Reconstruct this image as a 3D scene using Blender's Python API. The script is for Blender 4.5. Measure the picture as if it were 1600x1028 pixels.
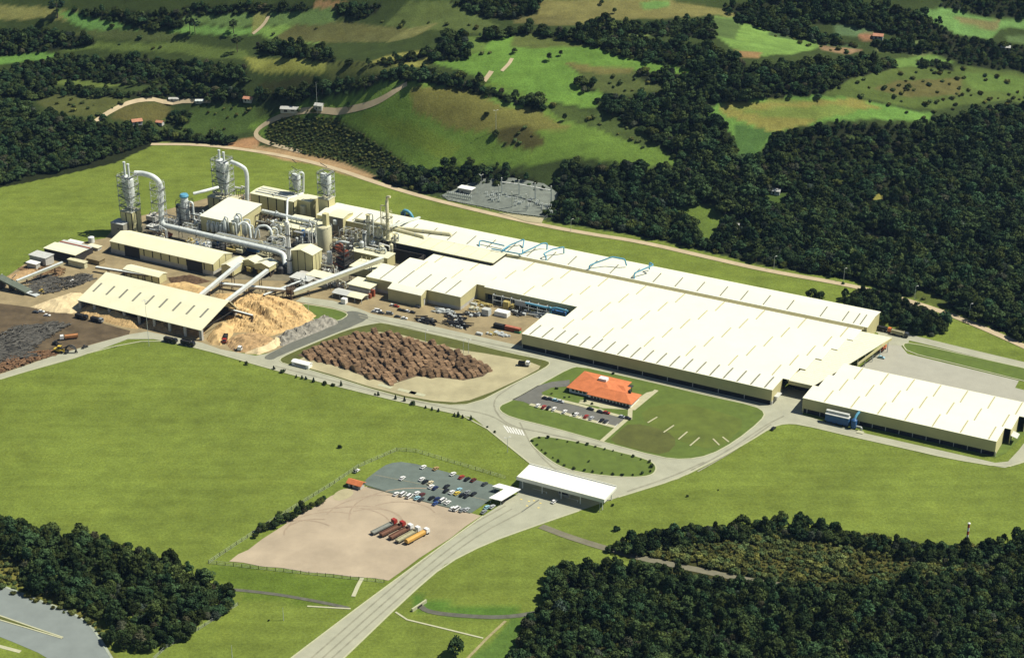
import bpy, bmesh, math, random
import numpy as np
from mathutils import Vector, Matrix
from mathutils.bvhtree import BVHTree
random.seed(7); RNG = np.random.default_rng(7)
for o in list(bpy.data.objects): bpy.data.objects.remove(o)
SC = bpy.context.scene
COL = SC.collection
# ------------------------------------------------------------------ camera
F, TH, HC = 2800.0, math.radians(25), 470.0       # focal length in photo pixels, pitch, height (m)
cam = bpy.data.cameras.new('camera'); cam.sensor_width = 36; cam.lens = 36*F/1600
cam.clip_start = 1; cam.clip_end = 30000
camo = bpy.data.objects.new('camera', cam); COL.objects.link(camo)
camo.location = (0, 0, HC); camo.rotation_euler = (math.pi/2-TH, 0, 0)
SC.camera = camo
SC.render.resolution_x, SC.render.resolution_y = 1024, 657
# ------------------------------------------------------------------ sky, sun, exposure
SUN_EL, SUN_AZ = math.radians(55), math.radians(4)     # azimuth measured from +X towards +Y
W = bpy.data.worlds.new('World'); SC.world = W; W.use_nodes = True
nt = W.node_tree
sky = nt.nodes.new('ShaderNodeTexSky'); sky.sky_type = 'NISHITA'; sky.sun_disc = False
sky.sun_elevation = SUN_EL; sky.sun_rotation = math.pi/2 - SUN_AZ
sky.altitude = 900; sky.air_density = 1.0; sky.dust_density = 0.6
nt.nodes['Background'].inputs[1].default_value = 0.05
nt.links.new(sky.outputs[0], nt.nodes['Background'].inputs[0])
sl = bpy.data.lights.new('sun', 'SUN'); sl.energy = 5.0; sl.angle = math.radians(0.5); sl.color = (1.0, 0.95, 0.84)
so = bpy.data.objects.new('sun', sl); COL.objects.link(so)
sd = Vector((math.cos(SUN_EL)*math.cos(SUN_AZ), math.cos(SUN_EL)*math.sin(SUN_AZ), math.sin(SUN_EL)))
so.rotation_euler = sd.to_track_quat('Z', 'Y').to_euler()
so.location = (300, 900, 600)
SC.view_settings.view_transform = 'Standard'; SC.view_settings.look = 'None'
SC.view_settings.exposure = 0.47; SC.view_settings.gamma = 1
SC.view_settings.use_curve_mapping = False
# ------------------------------------------------------------------ helpers: picture <-> place
CT, ST = math.cos(TH), math.sin(TH)
PSI = math.radians(-28)                       # the works are laid out on one grid, turned by this angle
E1 = Vector((math.cos(PSI), math.sin(PSI), 0)); E2 = Vector((-math.sin(PSI), math.cos(PSI), 0))
def ray(x, y):
    a = (x-800)/F; b = (514-y)/F
    return Vector((a, CT+b*ST, -ST+b*CT))
def P(x, y, z=0.0):
    d = ray(x, y); t = (z-HC)/d.z
    return Vector((d.x*t, d.y*t, z))
O0 = P(815, 544)
def UV(x, y, z=0.0):
    d = P(x, y, z)-O0
    return d.dot(E1), d.dot(E2)
def GW(u, v, z=0.0):
    p = O0+E1*u+E2*v; p.z = z; return p
def PXA(X, Y, Z):
    dz = Z-HC; Yc = Y*ST+dz*CT; Zc = Y*CT-dz*ST
    return 800+F*X/Zc, 514-F*Yc/Zc
def inpoly(px, py, poly):
    r = np.zeros(px.shape, bool); n = len(poly); j = n-1
    for i in range(n):
        xi, yi = poly[i]; xj, yj = poly[j]
        if yi != yj:
            c = ((yi > py) != (yj > py)) & (px < (xj-xi)*(py-yi)/(yj-yi)+xi)
            r ^= c
        j = i
    return r
def lin(c):
    c = c/255.0
    return c/12.92 if c <= 0.04045 else ((c+0.055)/1.055)**2.4
KEX = 1.95                                    # how far full sun lifts a surface's own colour at this exposure
def col(r, g, b, k=1.0):
    return tuple(min(0.82, lin(v)/KEX*k) for v in (r, g, b))
# ------------------------------------------------------------------ helpers: materials
MATS = {}
def mat(name, c, rough=0.75, var=0.25, scale=0.15, metal=0.0, spec=0.3, scale2=None, alpha=None, rnd=0.0):
    if name in MATS: return MATS[name]
    m = bpy.data.materials.new(name); m.use_nodes = True; t = m.node_tree; b = t.nodes['Principled BSDF']
    b.inputs['Roughness'].default_value = rough; b.inputs['Metallic'].default_value = metal
    b.inputs['Specular IOR Level'].default_value = spec
    g = t.nodes.new('ShaderNodeNewGeometry')
    n1 = t.nodes.new('ShaderNodeTexNoise'); n1.inputs['Scale'].default_value = scale; n1.inputs['Detail'].default_value = 6
    n1.inputs['Roughness'].default_value = 0.65
    t.links.new(g.outputs['Position'], n1.inputs['Vector'])
    r = t.nodes.new('ShaderNodeMapRange'); r.inputs[1].default_value = 0.3; r.inputs[2].default_value = 0.7
    r.inputs[3].default_value = 1-var; r.inputs[4].default_value = 1+var*0.7
    t.links.new(n1.outputs[0], r.inputs[0])
    x = t.nodes.new('ShaderNodeVectorMath'); x.operation = 'SCALE'; x.inputs[0].default_value = c[:3]
    val = r.outputs[0]
    if rnd:
        oi = t.nodes.new('ShaderNodeObjectInfo'); q = t.nodes.new('ShaderNodeMapRange')
        q.inputs[3].default_value = 1-rnd; q.inputs[4].default_value = 1+rnd
        t.links.new(oi.outputs['Random'], q.inputs[0])
        mm = t.nodes.new('ShaderNodeMath'); mm.operation = 'MULTIPLY'
        t.links.new(val, mm.inputs[0]); t.links.new(q.outputs[0], mm.inputs[1]); val = mm.outputs[0]
    t.links.new(val, x.inputs['Scale'])
    t.links.new(x.outputs[0], b.inputs['Base Color'])
    MATS[name] = m; return m
# ------------------------------------------------------------------ helpers: meshes and things
class MB:
    def __init__(s): s.v = []; s.f = []; s.mi = []; s.m = 0
    def pts(s, p, faces):
        o = len(s.v); s.v += [tuple(q) for q in p]; s.f += [tuple(o+i for i in f) for f in faces]; s.mi += [s.m]*len(faces); return s
    def box(s, x0, x1, y0, y1, z0, z1):
        return s.pts([(x0,y0,z0),(x1,y0,z0),(x1,y1,z0),(x0,y1,z0),(x0,y0,z1),(x1,y0,z1),(x1,y1,z1),(x0,y1,z1)],
                     [(3,2,1,0),(4,5,6,7),(0,1,5,4),(1,2,6,5),(2,3,7,6),(3,0,4,7)])
    def bar(s, a, b, w, h=None):
        a = Vector(a); b = Vector(b); h = h or w; d = b-a
        if d.length < 1e-6: return s
        d.normalize(); up = Vector((0,0,1)) if abs(d.z) < 0.95 else Vector((1,0,0))
        sd_ = d.cross(up).normalized()*w/2; up = sd_.cross(d).normalized()*h/2
        p = [a-sd_-up, a+sd_-up, a+sd_+up, a-sd_+up, b-sd_-up, b+sd_-up, b+sd_+up, b-sd_+up]
        return s.pts(p, [(0,1,2,3),(7,6,5,4),(0,4,5,1),(1,5,6,2),(2,6,7,3),(3,7,4,0)])
    def cyl(s, a, b, r0, r1=None, n=12, caps=True):
        a = Vector(a); b = Vector(b); r1 = r0 if r1 is None else r1; d = (b-a).normalized()
        up = Vector((0,0,1)) if abs(d.z) < 0.95 else Vector((1,0,0))
        e = d.cross(up).normalized(); g = d.cross(e)
        A = [a+(e*math.cos(2*math.pi*i/n)+g*math.sin(2*math.pi*i/n))*r0 for i in range(n)]
        B = [b+(e*math.cos(2*math.pi*i/n)+g*math.sin(2*math.pi*i/n))*r1 for i in range(n)]
        fs = [(i, i+n, (i+1) % n+n, (i+1) % n) for i in range(n)]
        if caps: fs += [tuple(range(n)), tuple(range(2*n-1, n-1, -1))]
        return s.pts(A+B, fs)
    def tube(s, path, r, n=10, bend=0.0):
        pa = [Vector(p) for p in path]
        if bend:
            q = [pa[0]]
            for i in range(1, len(pa)-1):
                d0 = pa[i-1]-pa[i]; d1 = pa[i+1]-pa[i]
                a = pa[i]+d0.normalized()*min(bend, d0.length*.45); c = pa[i]+d1.normalized()*min(bend, d1.length*.45)
                for k in range(6):
                    t = k/5; q.append(a*(1-t)**2+pa[i]*2*t*(1-t)+c*t*t)
            q.append(pa[-1]); pa = q
        rings = []; prev = None
        for i, p in enumerate(pa):
            d = ((pa[min(i+1, len(pa)-1)]-pa[max(i-1, 0)])).normalized()
            if prev is None:
                up = Vector((0,0,1)) if abs(d.z) < 0.9 else Vector((1,0,0)); e = d.cross(up).normalized()
            else: e = (prev-d*prev.dot(d)).normalized()
            prev = e; g = d.cross(e)
            rings += [p+(e*math.cos(2*math.pi*k/n)+g*math.sin(2*math.pi*k/n))*r for k in range(n)]
        fs = []
        for i in range(len(pa)-1):
            for k in range(n): fs.append((i*n+k, i*n+(k+1) % n, (i+1)*n+(k+1) % n, (i+1)*n+k))
        fs += [tuple(range(n-1, -1, -1)), tuple(range((len(pa)-1)*n, len(pa)*n))]
        return s.pts(rings, fs)
    def lathe(s, c, prof, n=16):
        c = Vector(c); o = []
        for r, z in prof: o += [(c.x+r*math.cos(2*math.pi*k/n), c.y+r*math.sin(2*math.pi*k/n), c.z+z) for k in range(n)]
        fs = []
        for i in range(len(prof)-1):
            for k in range(n): fs.append((i*n+k, i*n+(k+1) % n, (i+1)*n+(k+1) % n, (i+1)*n+k))
        fs += [tuple(range(n-1, -1, -1)), tuple(range((len(prof)-1)*n, len(prof)*n))]
        return s.pts(o, fs)
    def prism(s, prof, x0, x1):                 # closed profile in (y, z), counter-clockwise, run along x
        n = len(prof)
        p = [(x0, y, z) for y, z in prof]+[(x1, y, z) for y, z in prof]
        return s.pts(p, [tuple(range(n-1, -1, -1)), tuple(range(n, 2*n))]+[(i, (i+1) % n, (i+1) % n+n, i+n) for i in range(n)])
    def slab(s, quad, th):                      # four corners, thickened downwards
        q = [Vector(p) for p in quad]; lo = [p-Vector((0,0,th)) for p in q]
        return s.pts(lo+q, [(3,2,1,0),(4,5,6,7),(0,1,5,4),(1,2,6,5),(2,3,7,6),(3,0,4,7)])
    def mesh(s, name, mats):
        me = bpy.data.meshes.new(name); me.from_pydata(s.v, [], s.f)
        mats = mats if isinstance(mats, (list, tuple)) else [mats]
        for m in mats: me.materials.append(m)
        if len(mats) > 1: me.polygons.foreach_set('material_index', s.mi)
        bm = bmesh.new(); bm.from_mesh(me); bmesh.ops.recalc_face_normals(bm, faces=bm.faces); bm.to_mesh(me); bm.free()
        me.update(); return me
    def build(s, name, mats, parent=None, smooth=False, kind=None):
        me = s.mesh(name, mats)
        if smooth:
            me.polygons.foreach_set('use_smooth', [True]*len(me.polygons)); me.set_sharp_from_angle(angle=0.7)
        o = bpy.data.objects.new(name, me); COL.objects.link(o)
        if parent is not None: o.parent = parent
        if kind: o['kind'] = kind
        return o
def thing(name, label, cat, loc=(0,0,0), rz=PSI, group=None):
    o = bpy.data.objects.new(name, None); COL.objects.link(o); o.empty_display_size = 1
    o.location = loc; o.rotation_euler = (0, 0, rz)
    o['label'] = label; o['category'] = cat
    if group: o['group'] = group
    return o
def tag(o, label, cat, group=None):
    o['label'] = label; o['category'] = cat
    if group: o['group'] = group
    return o
def struct(o): o['kind'] = 'structure'; return o
def part(name, mesh, parent, loc=None, rz=0, sc=None):
    o = bpy.data.objects.new(name, mesh); COL.objects.link(o); o.parent = parent
    if loc is not None: o.location = loc
    if rz: o.rotation_euler = (0, 0, rz)
    if sc is not None: o.scale = sc
    return o
def dup(root, loc=None, rz=None, label=None, group=None, sc=None):
    r = root.copy(); COL.objects.link(r)
    if loc is not None: r.location = loc
    if rz is not None: r.rotation_euler = (0, 0, rz)
    if sc is not None: r.scale = sc
    if label: r['label'] = label
    if group: r['group'] = group
    for ch in root.children:
        c = ch.copy(); COL.objects.link(c); c.parent = r
        for g in ch.children:
            d = g.copy(); COL.objects.link(d); d.parent = c
    return r
ORD = ['first', 'second', 'third', 'fourth', 'fifth', 'sixth', 'seventh', 'eighth', 'ninth', 'tenth', 'eleventh', 'twelfth', 'thirteenth', 'fourteenth', 'fifteenth', 'sixteenth', 'seventeenth', 'eighteenth', 'nineteenth', 'twentieth']
# ================================================================== terrain
BND = [(-400, 420), (-120, 335), (0, 293), (130, 262), (250, 222), (400, 236), (520, 260), (660, 306), (760, 328), (840, 347), (1000, 372), (1200, 420), (1330, 440), (1500, 492), (1600, 535), (1800, 620)]
_b = sorted([(P(x, y).x, P(x, y).y) for x, y in BND]); BX = [q[0] for q in _b]; BY = [q[1] for q in _b]
HILLS = []
for px, py, h, sx, sy, rot in [
        (690, 168, 34, 175, 66, -0.16), (560, 190, 10, 90, 45, 0), (880, 92, 40, 150, 80, -0.3), (640, 22, 44, 190, 90, -0.1), (1285, 175, 26, 115, 48, -0.12),
        (1500, 108, 30, 140, 60, -0.1), (90, 35, 22, 130, 60, 0.05), (250, 85, 16, 150, 50, 0), (40, 100, 14, 80, 50, 0), (430, 70, 14, 140, 50, 0),
        (1190, 45, 30, 110, 70, -0.2), (1020, 12, 30, 190, 80, 0), (1500, 28, 34, 110, 60, -0.2), (1300, 70, 18, 120, 50, 0), (180, 8, 24, 180, 80, 0),
        (330, 190, 9, 80, 40, 0), (1330, 30, 26, 160, 70, 0), (640, 105, 12, 80, 40, 0), (1050, 60, 16, 110, 50, -0.2),
        (780, -25, 40, 200, 90, 0), (1150, -40, 50, 260, 110, 0), (400, -30, 45, 260, 100, 0), (1500, -40, 60, 260, 110, 0), (0, -30, 40, 220, 100, 0)]:
    h *= 1.2 if px > 600 else .8; sx *= 1.15; sy *= .93 if px > 600 else 1.1; c = P(px, py, h); HILLS.append((c.x, c.y, h, sx, sy, rot))
def H(X, Y):
    X = np.asarray(X, float); Y = np.asarray(Y, float)
    yb = np.interp(X, BX, BY); t = np.clip((Y-yb-6)/85, 0, 1); m = t*t*(3-2*t)
    z = np.zeros_like(X)
    for cx, cy, h, sx, sy, r in HILLS:
        dx = X-cx; dy = Y-cy; a = dx*math.cos(r)+dy*math.sin(r); b = -dx*math.sin(r)+dy*math.cos(r)
        z = z+h*np.exp(-0.5*((a/sx)**2+(b/sy)**2))
    z = z+2.0*np.sin(X/61+1.3)*np.sin(Y/73)+1.2*np.sin(X/29+Y/41)
    far = np.clip((Y-2300)/3000, 0, 1)
    z = z+far*60*(1+np.sin(X/700)*np.cos(Y/900))
    # left of the site the ground also falls away a little beyond the lawn
    return z*m
def grow(a, b, step, far_lo, far_hi):
    mid = list(np.arange(a, b, step)); lo = []; hi = []
    s, x = step, a
    while x > far_lo: s *= 1.35; x -= s; lo.append(x)
    s, x = step, mid[-1]
    while x < far_hi: s *= 1.35; x += s; hi.append(x)
    return np.array(lo[::-1]+mid+hi)
gx = grow(-640, 680, 2.5, -9000, 9000); gy = np.concatenate([grow(620, 1000, 5.0, -4000, 900)[:-1], grow(1000, 2100, 3.0, 999, 14000)]); gy = np.unique(np.round(gy, 3))
GX, GY = np.meshgrid(gx, gy); GZ = H(GX, GY)
LAWN = col(137, 155, 66)
A = np.zeros(GX.shape+(4,)); A[..., 3] = 1
A[..., :3] = LAWN
yb = np.interp(GX, BX, BY)
wild = GY > yb+3
A[wild, :3] = col(72, 88, 44)
PXX, PYY = PXA(GX, GY, GZ)
infr = (GY > 500) & (GY < 2600) & (PXX > -260) & (PXX < 1860) & (PYY > -120)
# deterministic wobble so the field edges are not ruler straight
WBX = 2.2*np.sin(GX/17+GY/23)+1.6*np.sin(GX/7.3-GY/11); WBY = 1.2*np.sin(GX/13-GY/19)+0.8*np.sin(GX/5.1+GY/9)
FOREST = []      # polygons of woodland in photo coordinates (ground line)
FLD = [
  # --- upper left
  ([(-250,20),(20,8),(80,15),(150,20),(210,35),(220,44),(160,40),(110,32),(60,30),(-250,34)], (128,140,80)),
  ([(85,18),(150,20),(215,38),(225,52),(150,50),(112,36)], (96,150,74)),
  ([(280,22),(400,18),(520,12),(520,40),(400,40),(290,40)], (98,136,74)),
  ([(268,42),(400,44),(420,55),(300,54),(262,50)], (106,160,78)),
  ([(110,48),(225,46),(290,55),(290,66),(180,62),(120,58)], (78,98,52)),
  ([(100,72),(160,68),(280,66),(385,80),(390,96),(330,90),(240,80),(150,78),(90,80)], (90,118,56)),
  ([(-250,92),(60,80),(90,86),(60,94),(0,102),(-250,120)], (104,160,72)),
  ([(75,112),(130,120),(210,128),(200,136),(120,134),(85,132)], (104,132,62)),
  ([(60,146),(170,148),(205,158),(160,186),(100,182),(60,160)], (86,100,52)),
  ([(185,160),(260,158),(270,172),(250,190),(175,186)], (92,88,52)),
  ([(255,185),(330,168),(400,160),(398,200),(350,218),(290,208)], (74,104,48)),
  ([(380,218),(405,212),(405,236),(350,232),(352,226)], (170,140,100)),
  ([(380,90),(440,92),(512,96),(510,114),(460,116),(390,110)], (134,150,72)),
  ([(395,20),(425,16),(415,48),(395,52)], (130,145,80)),
  ([(400,45),(460,40),(520,60),(500,70),(420,62)], (120,168,80)),
  ([(425,62),(460,40),(530,35),(640,45),(630,62),(560,66),(500,68)], (98,108,62)),
  ([(490,0),(540,2),(525,12),(488,12)], (150,130,90)),
  ([(510,94),(590,96),(640,100),(620,112),(520,124),(510,114)], (84,100,50)),
  ([(575,98),(620,84),(660,80),(668,100),(640,104)], (140,152,78)),
  ([(600,40),(640,2),(700,2),(780,42),(760,52),(680,48)], (88,112,58)),
  ([(640,45),(690,38),(640,62),(600,66)], (118,130,78)),
  ([(400,130),(500,118),(500,130),(440,142),(400,146)], (62,72,38)),
  # --- hill in the middle
  ([(385,195),(400,188),(440,178),(470,160),(540,150),(600,140),(620,128),(780,128),(830,150),(900,180),(960,195),(1020,225),(1060,256),(1000,262),(900,245),(860,250),(800,262),(720,258),(640,270),(540,225),(420,225)], (100,140,56)),
  ([(500,150),(560,138),(600,126),(690,126),(640,140),(600,160),(540,168)], (106,146,62)),
  ([(640,135),(720,140),(830,170),(900,200),(800,210),(700,200),(650,175)], (116,124,62)),
  ([(720,135),(800,140),(850,172),(790,168)], (104,150,64)),
  ([(412,205),(425,188),(460,180),(525,182),(600,228),(648,268),(585,262),(480,244),(420,226)], (52,68,26)),
  ([(395,228),(450,234),(540,257),(600,282),(590,285),(500,262),(400,238)], (170,152,112)),
  ([(768,205),(820,196),(856,222),(830,234),(780,228)], (80,84,44)),
  ([(560,178),(640,190),(720,228),(700,252),(620,215)], (108,140,52)),
  ([(850,165),(900,168),(960,190),(1040,215),(1010,232),(940,205),(880,185)], (72,96,46)),
  # --- second hill
  ([(770,62),(860,52),(940,72),(1100,108),(1050,120),(990,110),(920,125),(940,150),(930,168),(860,160),(770,128),(680,100),(672,92),(740,86)], (102,152,62)),
  ([(880,100),(920,104),(1000,110),(990,125),(1060,140),(960,150),(930,140)], (84,104,54)),
  ([(880,100),(990,106),(985,116),(900,112)], (118,118,70)),
  ([(800,55),(850,52),(930,68),(930,74),(800,74)], (92,112,56)),
  ([(690,62),(760,56),(760,82),(700,92),(670,90)], (100,136,62)),
  # --- top middle
  ([(785,30),(840,2),(1000,-6),(1080,5),(1130,15),(1200,25),(1180,38),(1120,24),(1000,30),(900,38),(840,38)], (124,122,76)),
  ([(800,22),(900,28),(900,40),(800,38)], (112,104,70)),
  ([(1000,4),(1050,2),(1045,12),(1000,16)], (104,156,80)),
  ([(1117,25),(1160,30),(1220,45),(1285,75),(1240,86),(1170,90),(1140,72),(1112,55)], (110,156,74)),
  ([(1117,28),(1160,32),(1150,60),(1115,58)], (84,116,62)),
  ([(1150,78),(1190,82),(1185,92),(1160,92)], (150,130,86)),
  ([(930,44),(1000,48),(1070,54),(1000,56),(935,50)], (112,140,74)),
  ([(985,65),(1030,68),(1035,84),(990,78)], (78,104,54)),
  # --- right
  ([(1092,172),(1140,158),(1240,148),(1320,152),(1460,178),(1450,190),(1380,186),(1330,188),(1260,196),(1210,205),(1180,246),(1150,250),(1150,215),(1120,190)], (104,158,70)),
  ([(1120,165),(1200,158),(1330,156),(1380,168),(1300,178),(1260,196),(1200,205),(1130,180)], (140,134,74)),
  ([(1130,172),(1320,164),(1340,176),(1290,186),(1180,180)], (120,150,70)),
  ([(1150,195),(1205,205),(1180,246),(1155,246)], (74,116,56)),
  ([(1395,95),(1450,86),(1490,94),(1480,102),(1400,108),(1380,104)], (100,142,68)),
  ([(1320,120),(1400,108),(1500,102),(1620,120),(1860,150),(1860,175),(1560,158),(1460,172),(1380,160),(1290,148)], (84,110,50)),
  ([(1360,140),(1400,128),(1500,120),(1500,148),(1420,152)], (100,100,58)),
  ([(1500,112),(1600,122),(1600,150),(1520,140)], (94,130,58)),
  ([(1440,18),(1470,14),(1540,28),(1640,34),(1640,44),(1560,44),(1542,62),(1500,54),(1460,36)], (106,158,84)),
  ([(1490,28),(1560,32),(1555,46),(1510,40)], (120,124,80)),
  ([(1565,58),(1640,56),(1640,72),(1580,68)], (92,126,74)),
  ([(1305,40),(1340,36),(1375,56),(1310,58)], (92,128,84)),
  ([(1340,52),(1372,52),(1372,64),(1345,62)], (156,122,92)),
  ([(1200,45),(1260,55),(1345,72),(1330,78),(1260,66),(1200,55)], (70,100,58)),
  ([(1280,72),(1350,78),(1330,84),(1285,80)], (150,132,100)),
  ([(1370,66),(1460,84),(1440,90),(1370,80)], (104,124,74)),
  ([(1425,64),(1450,64),(1450,74),(1425,72)], (110,140,80)),
  # --- clearings in the big wood
  ([(1040,322),(1128,320),(1132,345),(1118,374),(1088,370),(1090,345)], (96,128,52)),
  ([(1195,300),(1235,300),(1232,326),(1190,324)], (70,100,40)),
  ([(1360,302),(1380,302),(1378,318),(1360,318)], (140,140,70)),
  ([(1355,366),(1395,372),(1395,384),(1358,378)], (150,140,90)),
  ([(1420,446),(1450,452),(1480,476),(1470,484),(1430,466)], (84,104,44)),
  # --- substation plot and its bank
  ([(700,282),(740,272),(800,284),(840,296),(870,312),(840,318),(760,296),(700,300)], (120,136,62)),
  # --- bottom: pasture below the road, verges
  ([(320,880),(560,905),(560,930),(540,950),(380,935),(330,905)], (96,128,44)),
  ([(640,930),(700,940),(830,955),(800,966),(690,960),(650,950)], (84,130,48)),
  ([(730,1040),(800,965),(840,960),(800,1040)], (86,126,52)),
  ([(-200,840),(30,840),(50,900),(130,945),(165,985),(180,1040),(150,1040),(100,960),(0,905),(-200,880)], (118,122,60)),
  ([(955,858),(1000,846),(1120,830),(1300,832),(1440,856),(1800,866),(1800,1080),(795,1080),(820,1005),(856,945),(870,905),(1000,885)], (66,74,34)),
  ([(1080,845),(1300,850),(1420,880),(1300,915),(1180,890)], (92,92,46)),
]
for poly, c in FLD:
    g_ = .3*c[0]+.6*c[1]+.1*c[2]; c = tuple(v*.9+g_*w_*.1 for v, w_ in zip(c, (1.0, 1.02, .62))); c = (c[0], max(c[1], c[0]*1.05) if c[0] < 145 else c[1], c[2])
    w = np.zeros(PXX.shape)
    for ox, oy in ((0,0),(1.6,.5),(-1.6,-.5),(.6,-.8),(-.6,.8)): w += 0.2*inpoly(PXX+WBX+ox, PYY+WBY+oy, poly)
    w = (w*infr)[..., None]
    A[..., :3] = A[..., :3]*(1-w)+np.array(col(min(255, c[0]*1.05), c[1]*.975, c[2]*.98, 1.3))*w
# woodland floors, coloured dark to imitate shade between the crowns (ground lines; the crowns rise above them)
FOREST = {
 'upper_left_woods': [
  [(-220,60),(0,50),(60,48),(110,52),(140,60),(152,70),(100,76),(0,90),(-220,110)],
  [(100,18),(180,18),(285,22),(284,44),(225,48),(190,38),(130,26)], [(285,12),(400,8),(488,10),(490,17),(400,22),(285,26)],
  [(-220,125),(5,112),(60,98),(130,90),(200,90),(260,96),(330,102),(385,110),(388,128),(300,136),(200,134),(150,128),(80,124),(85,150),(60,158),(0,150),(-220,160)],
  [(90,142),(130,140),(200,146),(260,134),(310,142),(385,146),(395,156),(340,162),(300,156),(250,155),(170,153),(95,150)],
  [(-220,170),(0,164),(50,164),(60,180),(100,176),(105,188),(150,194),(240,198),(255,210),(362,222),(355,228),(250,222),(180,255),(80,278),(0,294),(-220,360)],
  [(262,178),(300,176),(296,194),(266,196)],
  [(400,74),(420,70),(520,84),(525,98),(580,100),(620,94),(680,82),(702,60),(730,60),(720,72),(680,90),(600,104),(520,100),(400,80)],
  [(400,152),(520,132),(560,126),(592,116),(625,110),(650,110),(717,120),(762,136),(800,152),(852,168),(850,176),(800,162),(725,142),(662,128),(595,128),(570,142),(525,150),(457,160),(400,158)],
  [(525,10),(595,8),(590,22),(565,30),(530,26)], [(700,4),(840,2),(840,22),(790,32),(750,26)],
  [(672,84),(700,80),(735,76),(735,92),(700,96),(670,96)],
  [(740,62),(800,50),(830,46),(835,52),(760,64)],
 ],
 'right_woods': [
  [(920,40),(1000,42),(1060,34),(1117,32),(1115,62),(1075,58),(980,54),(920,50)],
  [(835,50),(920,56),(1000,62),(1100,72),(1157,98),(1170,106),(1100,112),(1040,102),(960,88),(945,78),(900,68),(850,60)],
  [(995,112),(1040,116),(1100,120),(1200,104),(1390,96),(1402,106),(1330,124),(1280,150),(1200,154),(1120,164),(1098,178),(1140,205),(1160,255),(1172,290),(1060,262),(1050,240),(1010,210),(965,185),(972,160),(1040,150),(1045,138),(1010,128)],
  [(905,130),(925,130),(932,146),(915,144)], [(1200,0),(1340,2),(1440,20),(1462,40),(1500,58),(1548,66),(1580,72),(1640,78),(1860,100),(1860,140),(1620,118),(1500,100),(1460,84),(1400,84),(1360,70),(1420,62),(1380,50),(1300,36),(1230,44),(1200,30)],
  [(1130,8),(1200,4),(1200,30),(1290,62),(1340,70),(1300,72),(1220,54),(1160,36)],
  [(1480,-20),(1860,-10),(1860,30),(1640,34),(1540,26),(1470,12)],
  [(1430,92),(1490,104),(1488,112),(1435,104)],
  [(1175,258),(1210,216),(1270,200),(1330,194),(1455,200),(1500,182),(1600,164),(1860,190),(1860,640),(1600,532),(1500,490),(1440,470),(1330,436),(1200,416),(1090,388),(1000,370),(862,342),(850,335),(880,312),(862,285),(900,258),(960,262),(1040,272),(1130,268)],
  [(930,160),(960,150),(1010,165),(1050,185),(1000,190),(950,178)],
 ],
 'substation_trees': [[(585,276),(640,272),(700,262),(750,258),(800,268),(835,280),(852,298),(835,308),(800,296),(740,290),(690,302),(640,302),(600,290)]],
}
CLEAR = [[(1036,326),(1122,318),(1134,345),(1118,376),(1084,374),(1086,348)], [(1195,300),(1235,300),(1232,326),(1190,324)], [(1360,302),(1380,302),(1378,318),(1360,318)], [(1355,366),(1395,372),(1395,384),(1358,378)], [(1415,452),(1450,452),(1490,480),(1480,490),(1430,470)], [(1425,64),(1450,64),(1450,74),(1425,72)],
  [(1340,50),(1375,50),(1375,66),(1345,66)], [(1514,300),(1534,300),(1536,318),(1516,316)]]
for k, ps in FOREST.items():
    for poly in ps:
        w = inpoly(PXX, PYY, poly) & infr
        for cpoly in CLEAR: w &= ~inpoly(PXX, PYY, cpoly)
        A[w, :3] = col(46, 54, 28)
ny, nx = GX.shape
verts = np.stack([GX, GY, GZ], -1).reshape(-1, 3)
i = np.arange(ny*nx).reshape(ny, nx)
quads = np.stack([i[:-1, :-1], i[:-1, 1:], i[1:, 1:], i[1:, :-1]], -1).reshape(-1, 4)
tm = bpy.data.meshes.new('ground')
tm.vertices.add(len(verts)); tm.vertices.foreach_set('co', verts.ravel())
tm.loops.add(quads.size); tm.loops.foreach_set('vertex_index', quads.ravel())
tm.polygons.add(len(quads)); tm.polygons.foreach_set('loop_start', np.arange(0, quads.size, 4)); tm.polygons.foreach_set('loop_total', np.full(len(quads), 4))
tm.update(); tm.validate()
at_ = tm.color_attributes.new('albedo', 'FLOAT_COLOR', 'POINT'); at_.data.foreach_set('color', A.reshape(-1))
tm.polygons.foreach_set('use_smooth', np.ones(len(quads), bool))
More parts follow.
